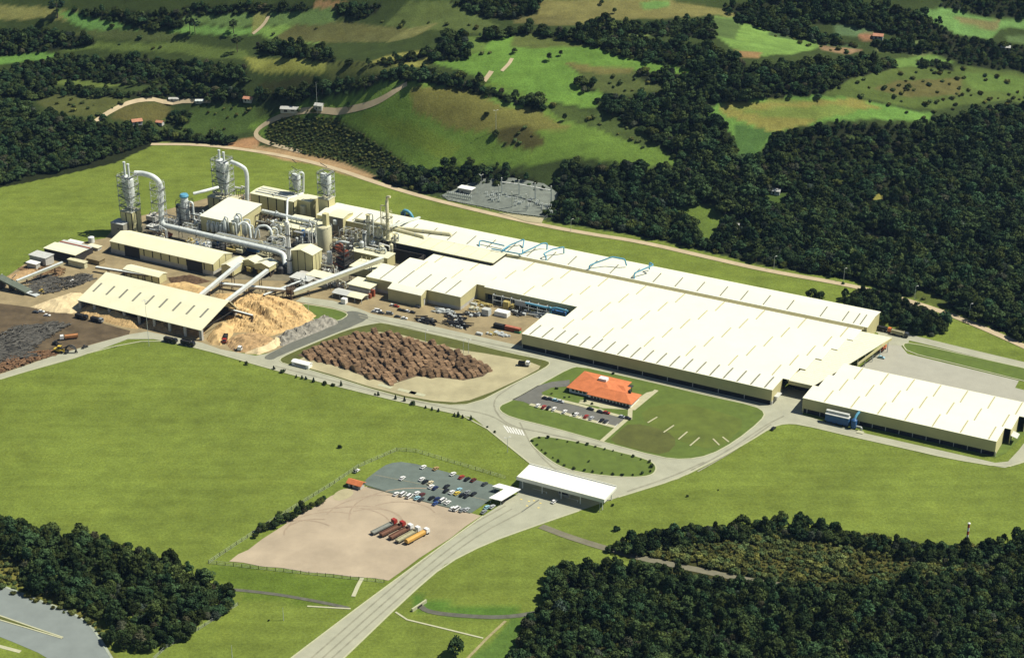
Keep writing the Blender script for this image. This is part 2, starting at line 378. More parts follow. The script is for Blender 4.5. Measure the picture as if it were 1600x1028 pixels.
def terrain_mat():
    m = bpy.data.materials.new('meadow_and_fields'); m.use_nodes = True; t = m.node_tree; b = t.nodes['Principled BSDF']
    b.inputs['Roughness'].default_value = 0.9; b.inputs['Specular IOR Level'].default_value = 0.1
    at = t.nodes.new('ShaderNodeAttribute'); at.attribute_name = 'albedo'
    g = t.nodes.new('ShaderNodeNewGeometry')
    val = None
    for sc, lo, hi, det in ((0.016, 0.82, 1.15, 5), (0.09, 0.82, 1.17, 7), (0.7, 0.78, 1.2, 4)):
        n = t.nodes.new('ShaderNodeTexNoise'); n.inputs['Scale'].default_value = sc; n.inputs['Detail'].default_value = det; n.inputs['Roughness'].default_value = 0.7
        t.links.new(g.outputs['Position'], n.inputs['Vector'])
        r = t.nodes.new('ShaderNodeMapRange'); r.inputs[1].default_value = 0.32; r.inputs[2].default_value = 0.68; r.inputs[3].default_value = lo; r.inputs[4].default_value = hi
        t.links.new(n.outputs[0], r.inputs[0])
        if val is None: val = r.outputs[0]
        else:
            mu = t.nodes.new('ShaderNodeMath'); mu.operation = 'MULTIPLY'; t.links.new(val, mu.inputs[0]); t.links.new(r.outputs[0], mu.inputs[1]); val = mu.outputs[0]
    x = t.nodes.new('ShaderNodeVectorMath'); x.operation = 'SCALE'
    t.links.new(at.outputs['Color'], x.inputs[0]); t.links.new(val, x.inputs['Scale'])
    mpn = t.nodes.new('ShaderNodeMapping'); mpn.inputs['Rotation'].default_value = (0, 0, 0.5); mpn.inputs['Scale'].default_value = (0.012, 0.16, 0.1)
    t.links.new(g.outputs['Position'], mpn.inputs['Vector'])
    ns = t.nodes.new('ShaderNodeTexNoise'); ns.inputs['Scale'].default_value = 1.0; ns.inputs['Detail'].default_value = 3
    t.links.new(mpn.outputs[0], ns.inputs['Vector'])
    rs = t.nodes.new('ShaderNodeMapRange'); rs.inputs[1].default_value = 0.35; rs.inputs[2].default_value = 0.65; rs.inputs[3].default_value = 0.93; rs.inputs[4].default_value = 1.06
    t.links.new(ns.outputs[0], rs.inputs[0])
    x0_ = x; x = t.nodes.new('ShaderNodeVectorMath'); x.operation = 'SCALE'; t.links.new(x0_.outputs[0], x.inputs[0]); t.links.new(rs.outputs[0], x.inputs['Scale'])
    # straw-coloured dry patches
    n = t.nodes.new('ShaderNodeTexNoise'); n.inputs['Scale'].default_value = 0.035; n.inputs['Detail'].default_value = 8; n.inputs['Roughness'].default_value = 0.75
    t.links.new(g.outputs['Position'], n.inputs['Vector'])
    r = t.nodes.new('ShaderNodeMapRange'); r.inputs[1].default_value = 0.5; r.inputs[2].default_value = 0.72; r.inputs[3].default_value = 0; r.inputs[4].default_value = 0.45
    t.links.new(n.outputs[0], r.inputs[0])
    y = t.nodes.new('ShaderNodeVectorMath'); y.operation = 'MULTIPLY'; y.inputs[1].default_value = (1.12, 1.02, 0.92)
    t.links.new(x.outputs[0], y.inputs[0])
    mx = t.nodes.new('ShaderNodeMix'); mx.data_type = 'RGBA'
    t.links.new(r.outputs[0], mx.inputs[0]); t.links.new(x.outputs[0], mx.inputs[6]); t.links.new(y.outputs[0], mx.inputs[7])
    t.links.new(mx.outputs[2], b.inputs['Base Color'])
    bp = t.nodes.new('ShaderNodeBump'); bp.inputs['Strength'].default_value = 0.5; bp.inputs['Distance'].default_value = 0.6
    t.links.new(val, bp.inputs['Height']); t.links.new(bp.outputs[0], b.inputs['Normal'])
    return m
tm.materials.append(terrain_mat())
ground = bpy.data.objects.new('ground', tm); COL.objects.link(ground); struct(ground)
BVH = BVHTree.FromPolygons([tuple(v) for v in verts], [tuple(int(k) for k in q) for q in quads])
CAMP = Vector((0, 0, HC))
def hit(x, y):
    d = ray(x, y).normalized(); r = BVH.ray_cast(CAMP, d)
    return r[0] if r[0] is not None else P(x, y)
# ------------------------------------------------------------------ flat surfaces of the works
def chaikin(pts, it=2, closed=True):
    for _ in range(it):
        n = len(pts); q = []
        for i in range(n if closed else n-1):
            a, b = pts[i], pts[(i+1) % n]; q += [a*.75+b*.25, a*.25+b*.75]
        if not closed: q = [pts[0]]+q+[pts[-1]]
        pts = q
    return pts
def sheet(name, poly, z, m, smooth=0):
    w = [P(x, y, 0) for x, y in poly]
    if smooth: w = chaikin(w, smooth)
    me = bpy.data.meshes.new(name)
    bm = bmesh.new(); vs = [bm.verts.new((p.x, p.y, z)) for p in w]; f = bm.faces.new(vs)
    if f.normal.z < 0 or True:
        bm.normal_update()
        if f.normal.z < 0: f.normal_flip()
    bmesh.ops.triangulate(bm, faces=bm.faces); bm.to_mesh(me); bm.free(); me.materials.append(m)
    o = bpy.data.objects.new(name, me); COL.objects.link(o); struct(o); return o
RIB = [0]
def ribbon(name, pts, w, m, z=0.2, drape=False, smooth=2, width_end=None):
    RIB[0] += 1; z = z+0.006*(RIB[0] % 12)
    q = chaikin(pts, smooth, False)
    # resample
    out = [q[0]]
    for a, b in zip(q, q[1:]):
        n = max(1, int((b-a).length/4)) if drape else 1
        for k in range(1, n+1): out.append(a.lerp(b, k/n))
    me = MB(); L = []; R = []
    for i, p in enumerate(out):
        d = out[min(i+1, len(out)-1)]-out[max(i-1, 0)]; d.z = 0
        if d.length < 1e-6: d = Vector((1, 0, 0))
        d.normalize(); s = Vector((-d.y, d.x, 0))*w/2
        l, r = p+s, p-s
        if drape:
            for t in (l, r):
                hh = BVH.ray_cast(Vector((t.x, t.y, 500)), Vector((0, 0, -1)))[0]
                t.z = (hh.z if hh else p.z)+z
        else: l.z = r.z = z
        L.append(l); R.append(r)
    n = len(out); me.pts(L+R, [(i, i+1, n+i+1, n+i) for i in range(n-1)])
    o = me.build(name, m); struct(o); return o
M_CONC = mat('road_concrete', col(206, 206, 178), 0.85, 0.14, 0.10)
M_ASPH = mat('asphalt', col(132, 134, 120), 0.85, 0.16, 0.2)
M_ASPH2 = mat('worn_asphalt', col(128, 142, 132), 0.85, 0.22, 0.12)
M_KERB = mat('kerb_concrete', col(226, 226, 186), 0.8, 0.12, 0.5)
M_DIRT = mat('yard_dirt', col(186, 168, 126), 0.95, 0.30, 0.09)
M_PALE = mat('pale_sand_yard', col(214, 204, 160), 0.95, 0.22, 0.07)
M_GRAV = mat('gravel_lot', col(216, 198, 168), 0.95, 0.2, 0.045)
M_DARK = mat('bark_litter', col(118, 102, 76), 0.95, 0.45, 0.10)
M_CLAY = mat('clay_track', col(230, 210, 170), 0.95, 0.18, 0.1)
M_GRASS = mat('island_grass', col(114, 136, 54), 0.9, 0.22, 0.15)
M_GRASS2 = mat('rough_island_grass', col(110, 116, 52), 0.9, 0.26, 0.12)
sheet('process_yard', [(-60,476),(0,440),(22,424),(60,398),(110,382),(165,372),(188,345),(260,328),(330,308),(420,300),(560,325),(700,380),(760,440),(880,480),(816,542),(642,502),(582,491),(540,484),(546,494),(528,503),(420,552),(345,547),(317,537),(230,518),(160,534),(84,556),(0,585),(-60,603)], 0.03, M_DIRT)
sheet('log_yard_litter', [(-60,470),(0,474),(60,482),(120,492),(170,508),(215,520),(160,533),(84,555),(0,584),(-60,602)], 0.07, M_DARK, 1)
sheet('process_slab', [(165,395),(178,372),(240,345),(330,330),(430,318),(520,338),(580,370),(640,400),(620,440),(560,455),(470,440),(340,436),(230,412)], 0.08, mat('process_concrete', col(150, 142, 116), 0.9, 0.35, 0.12))
sheet('site_roads', [(228,1200),(455,1028),(590,926),(755,806),(809,771),(812,752),(828,724),(740,653),(667,637),(600,622),(500,597),(420,576),(368,560),(310,544),(240,530),(200,530),(160,545),(117,560),(56,577),(0,593),(-60,613),(-60,604),(0,585),(84,556),(160,534),(200,523),(230,518),(317,536),(345,546),(400,556),(420,552),(528,503),(545,495),(541,487),(520,481),(462,471),(472,464),(520,470),(560,482),(582,491),(642,502),(816,541),(830,540),(1204,632),(1222,604),(1262,612),(1254,648),(1330,672),(1440,697),(1555,723),(1575,721),(1592,703),(1640,640),(1640,700),(1600,722),(1570,731),(1480,716),(1420,702),(1330,682),(1250,663),(1225,662),(1205,668),(1170,690),(1120,718),(1060,748),(966,777),(905,798),(835,822),(760,849),(695,882),(639,930),(537,1028),(358,1200)], 0.12, M_CONC)
sheet('asphalt_road', [(437,556),(425,563),(410,560),(425,550),(528,500),(542,494),(540,487),(555,486),(580,494),(562,506),(500,530)], 0.15, M_ASPH, 1)
def kerbed(name, poly, m, smooth=2, kerb=True, w=0.7, z=0.20):
    o = sheet(name, poly, z, m, smooth)
    if kerb:
        pts = chaikin([P(x, y, 0) for x, y in poly], smooth)
        c = sum(pts, Vector())/len(pts); n = len(pts); mb = MB(); A_ = []; B_ = []
        area = sum(pts[i].x*pts[(i+1) % n].y-pts[(i+1) % n].x*pts[i].y for i in range(n)); sg = 1 if area > 0 else -1
        for i in range(n):
            d = (pts[(i+1) % n]-pts[i-1]).normalized(); s = Vector((d.y, -d.x, 0))*sg
            A_.append(pts[i]+s*0.05); B_.append(pts[i]-s*w)
        vv = []
        for a, b in zip(A_, B_): vv += [(a.x, a.y, 0.10), (a.x, a.y, z+0.06), (b.x, b.y, z+0.06), (b.x, b.y, 0.10)]
        fs = []
        for i in range(n):
            j = (i+1) % n
            for k in range(3): fs.append((i*4+k, j*4+k, j*4+k+1, i*4+k+1))
        mb.pts(vv, fs); k = mb.build('kerb', M_KERB, o)
    return o
kerbed('log_yard_island', [(434,562),(452,552),(500,532),(540,516),(570,508),(602,503),(720,532),(800,552),(850,562),(862,567),(852,576),(800,602),(742,632),(690,634),(610,618),(493,581),(442,569)], M_GRASS2, 1)
sheet('log_yard_sand', [(466,562),(545,527),(595,515),(710,546),(774,555),(846,570),(840,580),(745,624),(700,631),(610,615),(493,578),(456,570)], 0.30, M_PALE, 1)
kerbed('corner_lawn', [(464,473),(520,482),(540,488),(545,493),(530,502),(497,507),(480,490)], M_GRASS, 1)
OFF = kerbed('office_island', [(806,622),(850,597),(888,576),(905,572),(960,584),(1040,602),(1110,619),(1180,634),(1197,645),(1190,658),(1150,690),(1110,712),(1070,719),(1030,715),(938,690),(860,668),(798,653),(779,642),(780,634),(794,628)], M_GRASS, 1)
sheet('office_car_park', [(800,625),(812,619),(840,603),(862,597),(890,594),(890,604),(862,606),(846,614),(850,620),(880,629),(984,655),(966,667),(900,652),(829,633),(818,628)], 0.26, mat('dark_asphalt', col(134, 134, 124), 0.85, 0.16, 0.25), 0)
M_PATH = mat('footpath_concrete', col(224, 220, 178), 0.85, 0.1, 0.4)
for nm, pl in (('footpath', [P(983,652), P(940,690)]), ('footpath', [P(828,632), P(966,669)]), ('footpath', [P(847,619), P(905,633), P(984,655)]),
               ('footpath', [P(905,629), P(940,635), P(990,640), P(1026,610)]), ('footpath', [P(985,637), P(984,656)]), ('footpath', [P(940,640), P(930,644)])):
    ribbon(nm, pl, 2.6, M_PATH, 0.29, smooth=0)
sheet('office_terrace', [(905,626),(925,624),(975,637),(1010,614),(1026,610),(1000,635),(986,641),(940,638)], 0.28, M_PATH)
sheet('rough_lawn', [(965,676),(985,660),(1040,672),(1060,690),(1040,712),(1000,704),(950,690)], 0.245, M_GRASS2, 1)
sheet('rough_lawn', [(1000,640),(1060,628),(1130,645),(1170,660),(1120,705),(1060,690),(1010,665)], 0.235, mat('yellowish_island_grass', col(118, 134, 52), 0.9, 0.25, 0.1), 1)  # second patch: slightly yellower grass than the other islands
for a, b in (((1012,661),(1027,652)), ((1037,676),(1053,665)), ((1060,687),(1074,675)), ((1078,697),(1093,684)), ((1114,686),(1124,696)), ((1129,683),(1139,691))):
    ribbon('bare_path', [P(*a), P(*b)], 0.9, M_PATH, 0.30, smooth=0)
kerbed('oval_island', [(824,690),(832,683),(850,681),(900,689),(960,704),(1012,717),(1028,728),(1022,743),(990,747),(930,743),(880,733),(850,714)], M_GRASS, 2)
# truck park beside the gate
sheet('truck_park', [(358,877),(372,866),(388,859),(410,842),(440,823),(462,808),(490,793),(517,775),(530,770),(545,767),(560,762),(573,760),(640,778),(700,792),(752,806),(728,822),(705,840),(680,856),(655,872),(634,888),(607,907),(585,903),(550,901),(520,897),(480,894),(440,887),(410,885),(380,879)], 0.16, M_GRAV, 0)
sheet('gate_car_park', [(568,752),(590,735),(607,724),(634,721),(700,738),(769,757),(788,764),(740,800),(732,802),(573,760)], 0.20, M_ASPH2, 1)
# loading apron on the far right and the road behind it
sheet('loading_apron', [(1393,527),(1408,541),(1418,553),(1592,595),(1586,606),(1640,620),(1640,640),(1343,575),(1384,538)], 0.14, mat('apron_concrete', col(206, 204, 184), 0.85, 0.08, 0.12))
ribbon('back_road', [P(1372,516), P(1400,523), P(1440,532), P(1500,547), P(1640,580)], 8, M_CONC, 0.16)
sheet('apron_junction', [(1372,512),(1420,524),(1420,535),(1408,541),(1385,538),(1372,524)], 0.18, M_CONC)
kerbed('apron_island', [(1408,537),(1425,536),(1480,548),(1640,584),(1640,606),(1592,594),(1480,566),(1418,551)], M_GRASS, 1)
sheet('warehouse_lawn', [(1254,640),(1330,662),(1440,688),(1555,715),(1572,708),(1588,692),(1596,684),(1640,640),(1555,690),(1254,625)], 0.22, M_GRASS)
# dual carriageway in the lower left corner
M_BLUE = mat('carriageway_asphalt', col(160, 170, 164), 0.85, 0.12, 0.10)
sheet('carriageway', [(-120,880),(0,914),(60,938),(130,966),(150,990),(165,1014),(190,1060),(110,1060),(80,1028),(0,994),(-120,950)], 0.08, M_BLUE, 1)
ribbon('carriageway_edge', [P(-120,878), P(0,913), P(60,937), P(130,964), P(152,990), P(182,1040)], 1.2, mat('bleached_edge', col(196, 206, 184), 0.9, 0.35, 0.3), 0.14)
kerbed('median', [(-120,928),(0,961),(60,982),(99,995),(97,998),(50,984),(-120,934)], M_GRASS2, 0)
sheet('verge_path', [(0,1012),(30,1020),(34,1016),(-4,1006)], 0.1, M_KERB)
# perimeter track and hill tracks
pts = [hit(x, y) for x, y in [(236,226),(300,226),(360,231),(440,243),(520,262),(590,287),(660,308),(740,328),(840,351),(920,366),(1000,378),(1100,401),(1200,424),(1330,446),(1420,470),(1500,497),(1600,541),(1700,590)]]
ribbon('perimeter_track', pts, 5.5, M_CLAY, 0.25, True)
for pl, w in (([(470,238),(430,228),(404,218),(398,208),(410,196),(438,182),(470,174),(500,172),(560,170),(590,160),(612,147),(636,132)], 3.6), ([(756,128),(764,118),(768,112)], 4), ([(784,112),(796,100),(800,92)], 3), ([(150,190),(170,176),(206,158),(260,156),(330,158)], 3.6), ([(395,54),(412,40),(420,26)], 3)):
    ribbon('farm_track', [hit(x, y) for x, y in pl], w, M_CLAY, 0.3, True)
# pale bank along the track and the substation pad
ribbon('gravel_track', [P(845,822), P(900,843), P(1000,872), P(1080,888), P(1160,905), P(1245,918)], 4.5, mat('gravel_track', col(150, 146, 120), 0.95, 0.2, 0.2), 0.12)
sheet('sand_apron', [(778,333),(812,337),(850,342),(846,350),(822,347)], 0.5, M_PALE)
M_GTR = mat('gravel_tyre_marks', col(200, 180, 152), .95, .2, .3)
for k in range(9):
    a0 = random.uniform(0, 2); c0_ = P(470+k*22, 835-k*4); r0_ = random.uniform(14, 34)
    ribbon('tyre_mark', [c0_+Vector((math.cos(a0+t*.35)*r0_, math.sin(a0+t*.35)*r0_*.8, 0)) for t in range(7)], .8, M_GTR, .165)
sheet('sand_patch', [(519,777),(526,768),(540,763),(551,765),(553,772),(542,780),(526,783)], .19, M_PALE, 1)
# ================================================================== trees
def leaf_mat(name, c, var=0.35, rnd=0.35):
    m = bpy.data.materials.new(name); m.use_nodes = True; t = m.node_tree; b = t.nodes['Principled BSDF']
    b.inputs['Roughness'].default_value = 0.9; b.inputs['Specular IOR Level'].default_value = 0.05
    g = t.nodes.new('ShaderNodeNewGeometry')
    n = t.nodes.new('ShaderNodeTexNoise'); n.inputs['Scale'].default_value = 0.22; n.inputs['Detail'].default_value = 4
    t.links.new(g.outputs['Position'], n.inputs['Vector'])
    r = t.nodes.new('ShaderNodeMapRange'); r.inputs[1].default_value = 0.3; r.inputs[2].default_value = 0.7; r.inputs[3].default_value = 1-var; r.inputs[4].default_value = 1+var
    t.links.new(n.outputs[0], r.inputs[0])
    oi = t.nodes.new('ShaderNodeObjectInfo')
    q = t.nodes.new('ShaderNodeMapRange'); q.inputs[3].default_value = 1-rnd; q.inputs[4].default_value = 1+rnd
    t.links.new(oi.outputs['Random'], q.inputs[0])
    mu = t.nodes.new('ShaderNodeMath'); mu.operation = 'MULTIPLY'; t.links.new(r.outputs[0], mu.inputs[0]); t.links.new(q.outputs[0], mu.inputs[1])
    # some crowns lean to olive, others to blue-green
    mx = t.nodes.new('ShaderNodeMix'); mx.data_type = 'RGBA'
    wn = t.nodes.new('ShaderNodeTexWhiteNoise'); wn.noise_dimensions = '1D'; t.links.new(oi.outputs['Random'], wn.inputs['W'])
    t.links.new(wn.outputs['Value'], mx.inputs[0])
    mx.inputs[6].default_value = (c[0]*1.3, c[1]*1.05, c[2]*0.85, 1); mx.inputs[7].default_value = (c[0]*0.78, c[1]*0.98, c[2]*1.2, 1)
    x = t.nodes.new('ShaderNodeVectorMath'); x.operation = 'SCALE'; t.links.new(mx.outputs[2], x.inputs[0]); t.links.new(mu.outputs[0], x.inputs['Scale'])
    t.links.new(x.outputs[0], b.inputs['Base Color']); MATS[name] = m; return m
M_LEAF = leaf_mat('foliage', (0.036, 0.060, 0.021), .45, .55); M_LEAFB = leaf_mat('bush_foliage', (0.028, 0.046, 0.018)); M_SCRUB = leaf_mat('scrub_foliage', (0.085, 0.105, 0.033), 0.5, 0.5)
M_LEAFG = leaf_mat('greyish_foliage', (0.056, 0.064, 0.038), .4, .4); M_LEAFY = leaf_mat('olive_foliage', (0.050, 0.074, 0.021), .4, .4)
M_PINE = leaf_mat('conifer_foliage', (0.026, 0.044, 0.022)); M_BARK = mat('bark', (0.09, 0.07, 0.05), 0.9, 0.3, 1.5)
def leaves(clumps, per, size, rng, flat=0.7):
    V = []; Fc = []; k = 0
    for cx, cy, cz, r in clumps:
        n = int(per*(r/1.6)**2)+6
        d = rng.normal(size=(n, 3)); d[:, 2] = d[:, 2]*0.9+0.25; d /= np.linalg.norm(d, axis=1)[:, None]
        p = np.array([cx, cy, cz])+d*np.array([r, r, r*flat])*rng.uniform(0.75, 1.08, (n, 1))
        nn = d+rng.normal(size=(n, 3))*0.45; nn /= np.linalg.norm(nn, axis=1)[:, None]
        t = np.cross(nn, rng.normal(size=(n, 3))); t /= np.linalg.norm(t, axis=1)[:, None]; b = np.cross(nn, t)
        s = rng.uniform(0.55, 1.15, (n, 1))*size
        q = np.stack([p-t*s-b*s*0.6, p+t*s*0.9-b*s*0.7, p+t*s+b*s*0.6, p-t*s*0.8+b*s*0.75], 1).reshape(-1, 3)
        V.append(q)
    V = np.concatenate(V); n = len(V)//4
    me = bpy.data.meshes.new('crown'); me.vertices.add(len(V)); me.vertices.foreach_set('co', V.ravel())
    me.loops.add(len(V)); me.loops.foreach_set('vertex_index', np.arange(len(V)))
    me.polygons.add(n); me.polygons.foreach_set('loop_start', np.arange(0, len(V), 4)); me.polygons.foreach_set('loop_total', np.full(n, 4)); me.update()
    return me
def broad(seed, R=4.2, hh=9.5, nc=15, per=46, size=0.55):
    rng = np.random.default_rng(seed); cl = []
    for i in range(nc):
        a = rng.uniform(0, 2*math.pi); q = math.sqrt(rng.uniform(0, 1)); z = hh-1.9-(q**2)*hh*0.38*rng.uniform(0.6, 1.3)-rng.uniform(0, 1.2)
        cl.append((math.cos(a)*q*R*0.8, math.sin(a)*q*R*0.8, z, rng.uniform(1.25, 2.0)))
    for i in range(6):
        a = i*1.05+rng.uniform(-.3, .3); cl.append((math.cos(a)*R*0.72, math.sin(a)*R*0.72, hh*0.42+rng.uniform(-.6, .8), rng.uniform(1.2, 1.7)))
    return leaves(cl, per, size, rng)
def trunk_mesh(seed, h=6.5, r=0.28, limbs=4):
    rng = random.Random(seed); mb = MB(); top = Vector((rng.uniform(-.4, .4), rng.uniform(-.4, .4), h))
    mb.cyl((0, 0, -0.4), top*0.5, r*1.15, r*0.8, 7); mb.cyl(top*0.5, top, r*0.8, r*0.35, 7)
    for i in range(limbs):
        a = rng.uniform(0, 6.28); s = top*rng.uniform(0.4, 0.75); e = s+Vector((math.cos(a)*h*.28, math.sin(a)*h*.28, h*.22)); mb.cyl(s, e, r*.45, r*.15, 5)
    return mb.mesh('trunk', M_BARK)
CROWN = []; TRUNK = []
for k, (R_, h_, n_, pr_, sz_) in enumerate(((4.2, 9.5, 14, 46, .55), (4.6, 10.2, 17, 44, .5), (5.4, 9.0, 20, 40, .6), (2.9, 12.5, 14, 50, .45), (3.4, 8.2, 11, 60, .42), (4.9, 11.5, 22, 38, .52), (3.8, 10.6, 10, 34, .5), (2.4, 7.6, 9, 60, .4))):
    c = broad(100+k, R=R_, hh=h_, nc=n_, per=pr_, size=sz_); c.materials.append(M_LEAFG if k == 7 else M_LEAFY if k == 4 else M_LEAF); CROWN.append(c); TRUNK.append(trunk_mesh(k))
NK = len(CROWN)
def bush_mesh(seed, R=1.4, hh=1.9, nc=6, per=40, size=0.28):
    rng = np.random.default_rng(seed); cl = []
    for i in range(nc):
        a = rng.uniform(0, 6.28); q = math.sqrt(rng.uniform(0, 1)); cl.append((math.cos(a)*q*R*.6, math.sin(a)*q*R*.6, rng.uniform(.35, .75)*hh, rng.uniform(.45, .65)*R*1.1))
    return leaves(cl, per*3, size, rng)
BUSH = []
for k in range(4):
    c = bush_mesh(300+k); c.materials.append(M_LEAFB); BUSH.append(c)
SCR = []
for k in range(4):
    c = bush_mesh(330+k, 2.2, 2.4, 7, 22, 0.42); c.materials.append(M_SCRUB); SCR.append(c)
def arauc(seed):
    rng = np.random.default_rng(seed); cl = []
    for lev in range(4):
        z = 12.5-lev*1.5; rr = (2.2, 4.2, 4.6, 3.4)[lev]
        for i in range(3+lev*3): 
            a = rng.uniform(0, 6.28); cl.append((math.cos(a)*rr*rng.uniform(.5, 1), math.sin(a)*rr*rng.uniform(.5, 1), z+rng.uniform(-.3, .3), rng.uniform(.8, 1.2)))
    return leaves(cl, 60, 0.4, rng, 0.5)
ARC = []
for k in range(2):
    c = arauc(500+k); c.materials.append(M_PINE); ARC.append(c)
ARTR = trunk_mesh(77, 12, 0.32, 6)
def cone_tree(seed, hh=4.2, R=1.3):
    rng = np.random.default_rng(seed); cl = []
    for i in range(7):
        t = i/6; cl.append((rng.uniform(-.2, .2), rng.uniform(-.2, .2), 0.7+t*(hh-1.2), R*(1.05-t*0.85)*.8))
    return leaves(cl, 260, 0.26, rng, 1.0)
CONE = []
for k in range(2):
    c = cone_tree(540+k); c.materials.append(M_PINE); CONE.append(c)
NTREE = [0]
def tree(p, sc, label, group, kind='broad', name='tree', k=None, sq=1.0):
    k = random.randrange(NK) if k is None else k; NTREE[0] += 1
    r = thing(name, label, 'tree' if kind != 'bush' else 'shrub', p, random.uniform(0, 6.28), group); r.scale = (sc*random.uniform(.85, 1.2), sc*random.uniform(.85, 1.2), sc*sq*random.uniform(.8, 1.25))
    if kind == 'broad': part('crown', CROWN[k], r); part('trunk', TRUNK[k], r)
    elif kind == 'arauc': part('crown', ARC[k % 2], r); part('trunk', ARTR, r)
    elif kind == 'cone': part('crown', CONE[k % 2], r); part('trunk', TRUNK[k], r, sc=(.35, .35, .35))
    elif kind == 'bush': part('crown', BUSH[k % 4], r); part('stem', TRUNK[k], r, sc=(.25, .25, .16))
    return r
# ---- instanced woodland masses
PROT = bpy.data.collections.new('tree_kinds')
def proto(name, me):
    o = bpy.data.objects.new(name, me); PROT.objects.link(o); return o
def joined(name, a, b):
    bm = bmesh.new(); bm.from_mesh(a); n0 = len(bm.faces); bm.from_mesh(b)
    bm.faces.ensure_lookup_table()
    for f in bm.faces[n0:]: f.material_index = 1
    me = bpy.data.meshes.new(name); bm.to_mesh(me); bm.free(); me.materials.append(a.materials[0]); me.materials.append(M_BARK); return me
for k in range(NK): proto('k%d_tree' % k, joined('wood_tree', CROWN[k], TRUNK[k]))
PROT2 = bpy.data.collections.new('scrub_kinds')
for k in range(4):
    o = bpy.data.objects.new('s%d_scrub' % k, SCR[k]); PROT2.objects.link(o)
def scatter(name, P3, scl, coll, nk, label=None):
    me = bpy.data.meshes.new(name); n = len(P3); me.vertices.add(n); me.vertices.foreach_set('co', np.asarray(P3, float).ravel())
    a = me.attributes.new('scl', 'FLOAT_VECTOR', 'POINT'); a.data.foreach_set('vector', np.asarray(scl, float).ravel())
    a = me.attributes.new('rot', 'FLOAT_VECTOR', 'POINT'); r = np.zeros((n, 3)); r[:, 2] = RNG.uniform(0, 6.28, n); r[:, :2] = RNG.normal(0, .06, (n, 2)); a.data.foreach_set('vector', r.ravel())
    a = me.attributes.new('knd', 'INT', 'POINT'); a.data.foreach_set('value', RNG.integers(0, nk, n).astype(np.int32))
    o = bpy.data.objects.new(name, me); COL.objects.link(o); o['kind'] = 'stuff'
    if label: o['label'] = label
    g = bpy.data.node_groups.new(name, 'GeometryNodeTree')
    g.interface.new_socket('Geometry', in_out='INPUT', socket_type='NodeSocketGeometry'); g.interface.new_socket('Geometry', in_out='OUTPUT', socket_type='NodeSocketGeometry')
    N = g.nodes; gi = N.new('NodeGroupInput'); go = N.new('NodeGroupOutput'); ip = N.new('GeometryNodeInstanceOnPoints'); ci = N.new('GeometryNodeCollectionInfo')
    ci.inputs[0].default_value = coll; ci.inputs['Separate Children'].default_value = True; ci.inputs['Reset Children'].default_value = True
    ip.inputs['Pick Instance'].default_value = True
    def na(nm, ty):
        x = N.new('GeometryNodeInputNamedAttribute'); x.data_type = ty; x.inputs[0].default_value = nm; return x.outputs[0]
    L = g.links.new
    L(gi.outputs[0], ip.inputs['Points']); L(ci.outputs[0], ip.inputs['Instance']); L(na('knd', 'INT'), ip.inputs['Instance Index'])
    L(na('scl', 'FLOAT_VECTOR'), ip.inputs['Scale'])
    er = N.new('FunctionNodeEulerToRotation'); L(na('rot', 'FLOAT_VECTOR'), er.inputs[0]); L(er.outputs[0], ip.inputs['Rotation'])
    L(ip.outputs[0], go.inputs[0])
    md = o.modifiers.new('scatter', 'NODES'); md.node_group = g
    return o
def jitter(x0, x1, y0, y1, d):
    xs = np.arange(x0, x1, d); ys = np.arange(y0, y1, d); X, Y = np.meshgrid(xs, ys); X = X+(np.arange(len(ys)) % 2)[:, None]*d/2
    return (X+RNG.uniform(-.38, .38, X.shape)*d).ravel(), (Y+RNG.uniform(-.38, .38, Y.shape)*d).ravel()
def visible(X, Y, Z):
    ok = np.ones(len(X), bool)
    for t in np.linspace(0.002, 0.35, 40):
        ok &= H(X*(1-t), Y*(1-t)) < Z*(1-t)+HC*t+1.5
    return ok
FL = {'upper_left_woods': 'dense dark woods and tree belts across the upper left hills', 'right_woods': 'vast dark forest covering the right side behind the factory', 'substation_trees': 'dark trees growing behind the fenced electrical substation'}
for key, polys in FOREST.items():
    if key == 'right_woods' or key == 'upper_left_woods': X, Y = jitter(-700, 760, 700, 2250, 3.7); kp = (Y > 1300) | (RNG.uniform(0, 1, len(X)) < .8); X, Y = X[kp], Y[kp]
    else: X, Y = jitter(-150, 60, 1150, 1400, 5.2)
    Z = H(X, Y); px, py = PXA(X, Y, Z); w = np.zeros(len(X), bool)
    for poly in polys: w |= inpoly(px+RNG.normal(0, 2.5, len(X)), py+RNG.normal(0, 1.2, len(X)), poly)
    for poly in CLEAR: w &= ~inpoly(px, py, poly)
    yb_ = np.interp(X, BX, BY); w &= Y > yb_+5
    X, Y, Z = X[w], Y[w], Z[w]; v = visible(X, Y, Z+9); X, Y, Z = X[v], Y[v], Z[v]; n = len(X)
    big = 0.38+0.72*np.clip(0.3+0.3*np.sin(X/37+1)*np.sin(Y/53)+RNG.normal(0, .36, n), 0, 1)
    big *= np.interp(Y, [1100, 1300, 1600], [1.22, 1.0, .66])
    s = np.stack([big*RNG.uniform(.75, 1.35, n), big*RNG.uniform(.75, 1.35, n), big*RNG.uniform(.75, 1.25, n)], 1)
    scatter(key, np.stack([X, Y, Z-0.3], 1), s, PROT, NK, FL[key]); print(key, n)
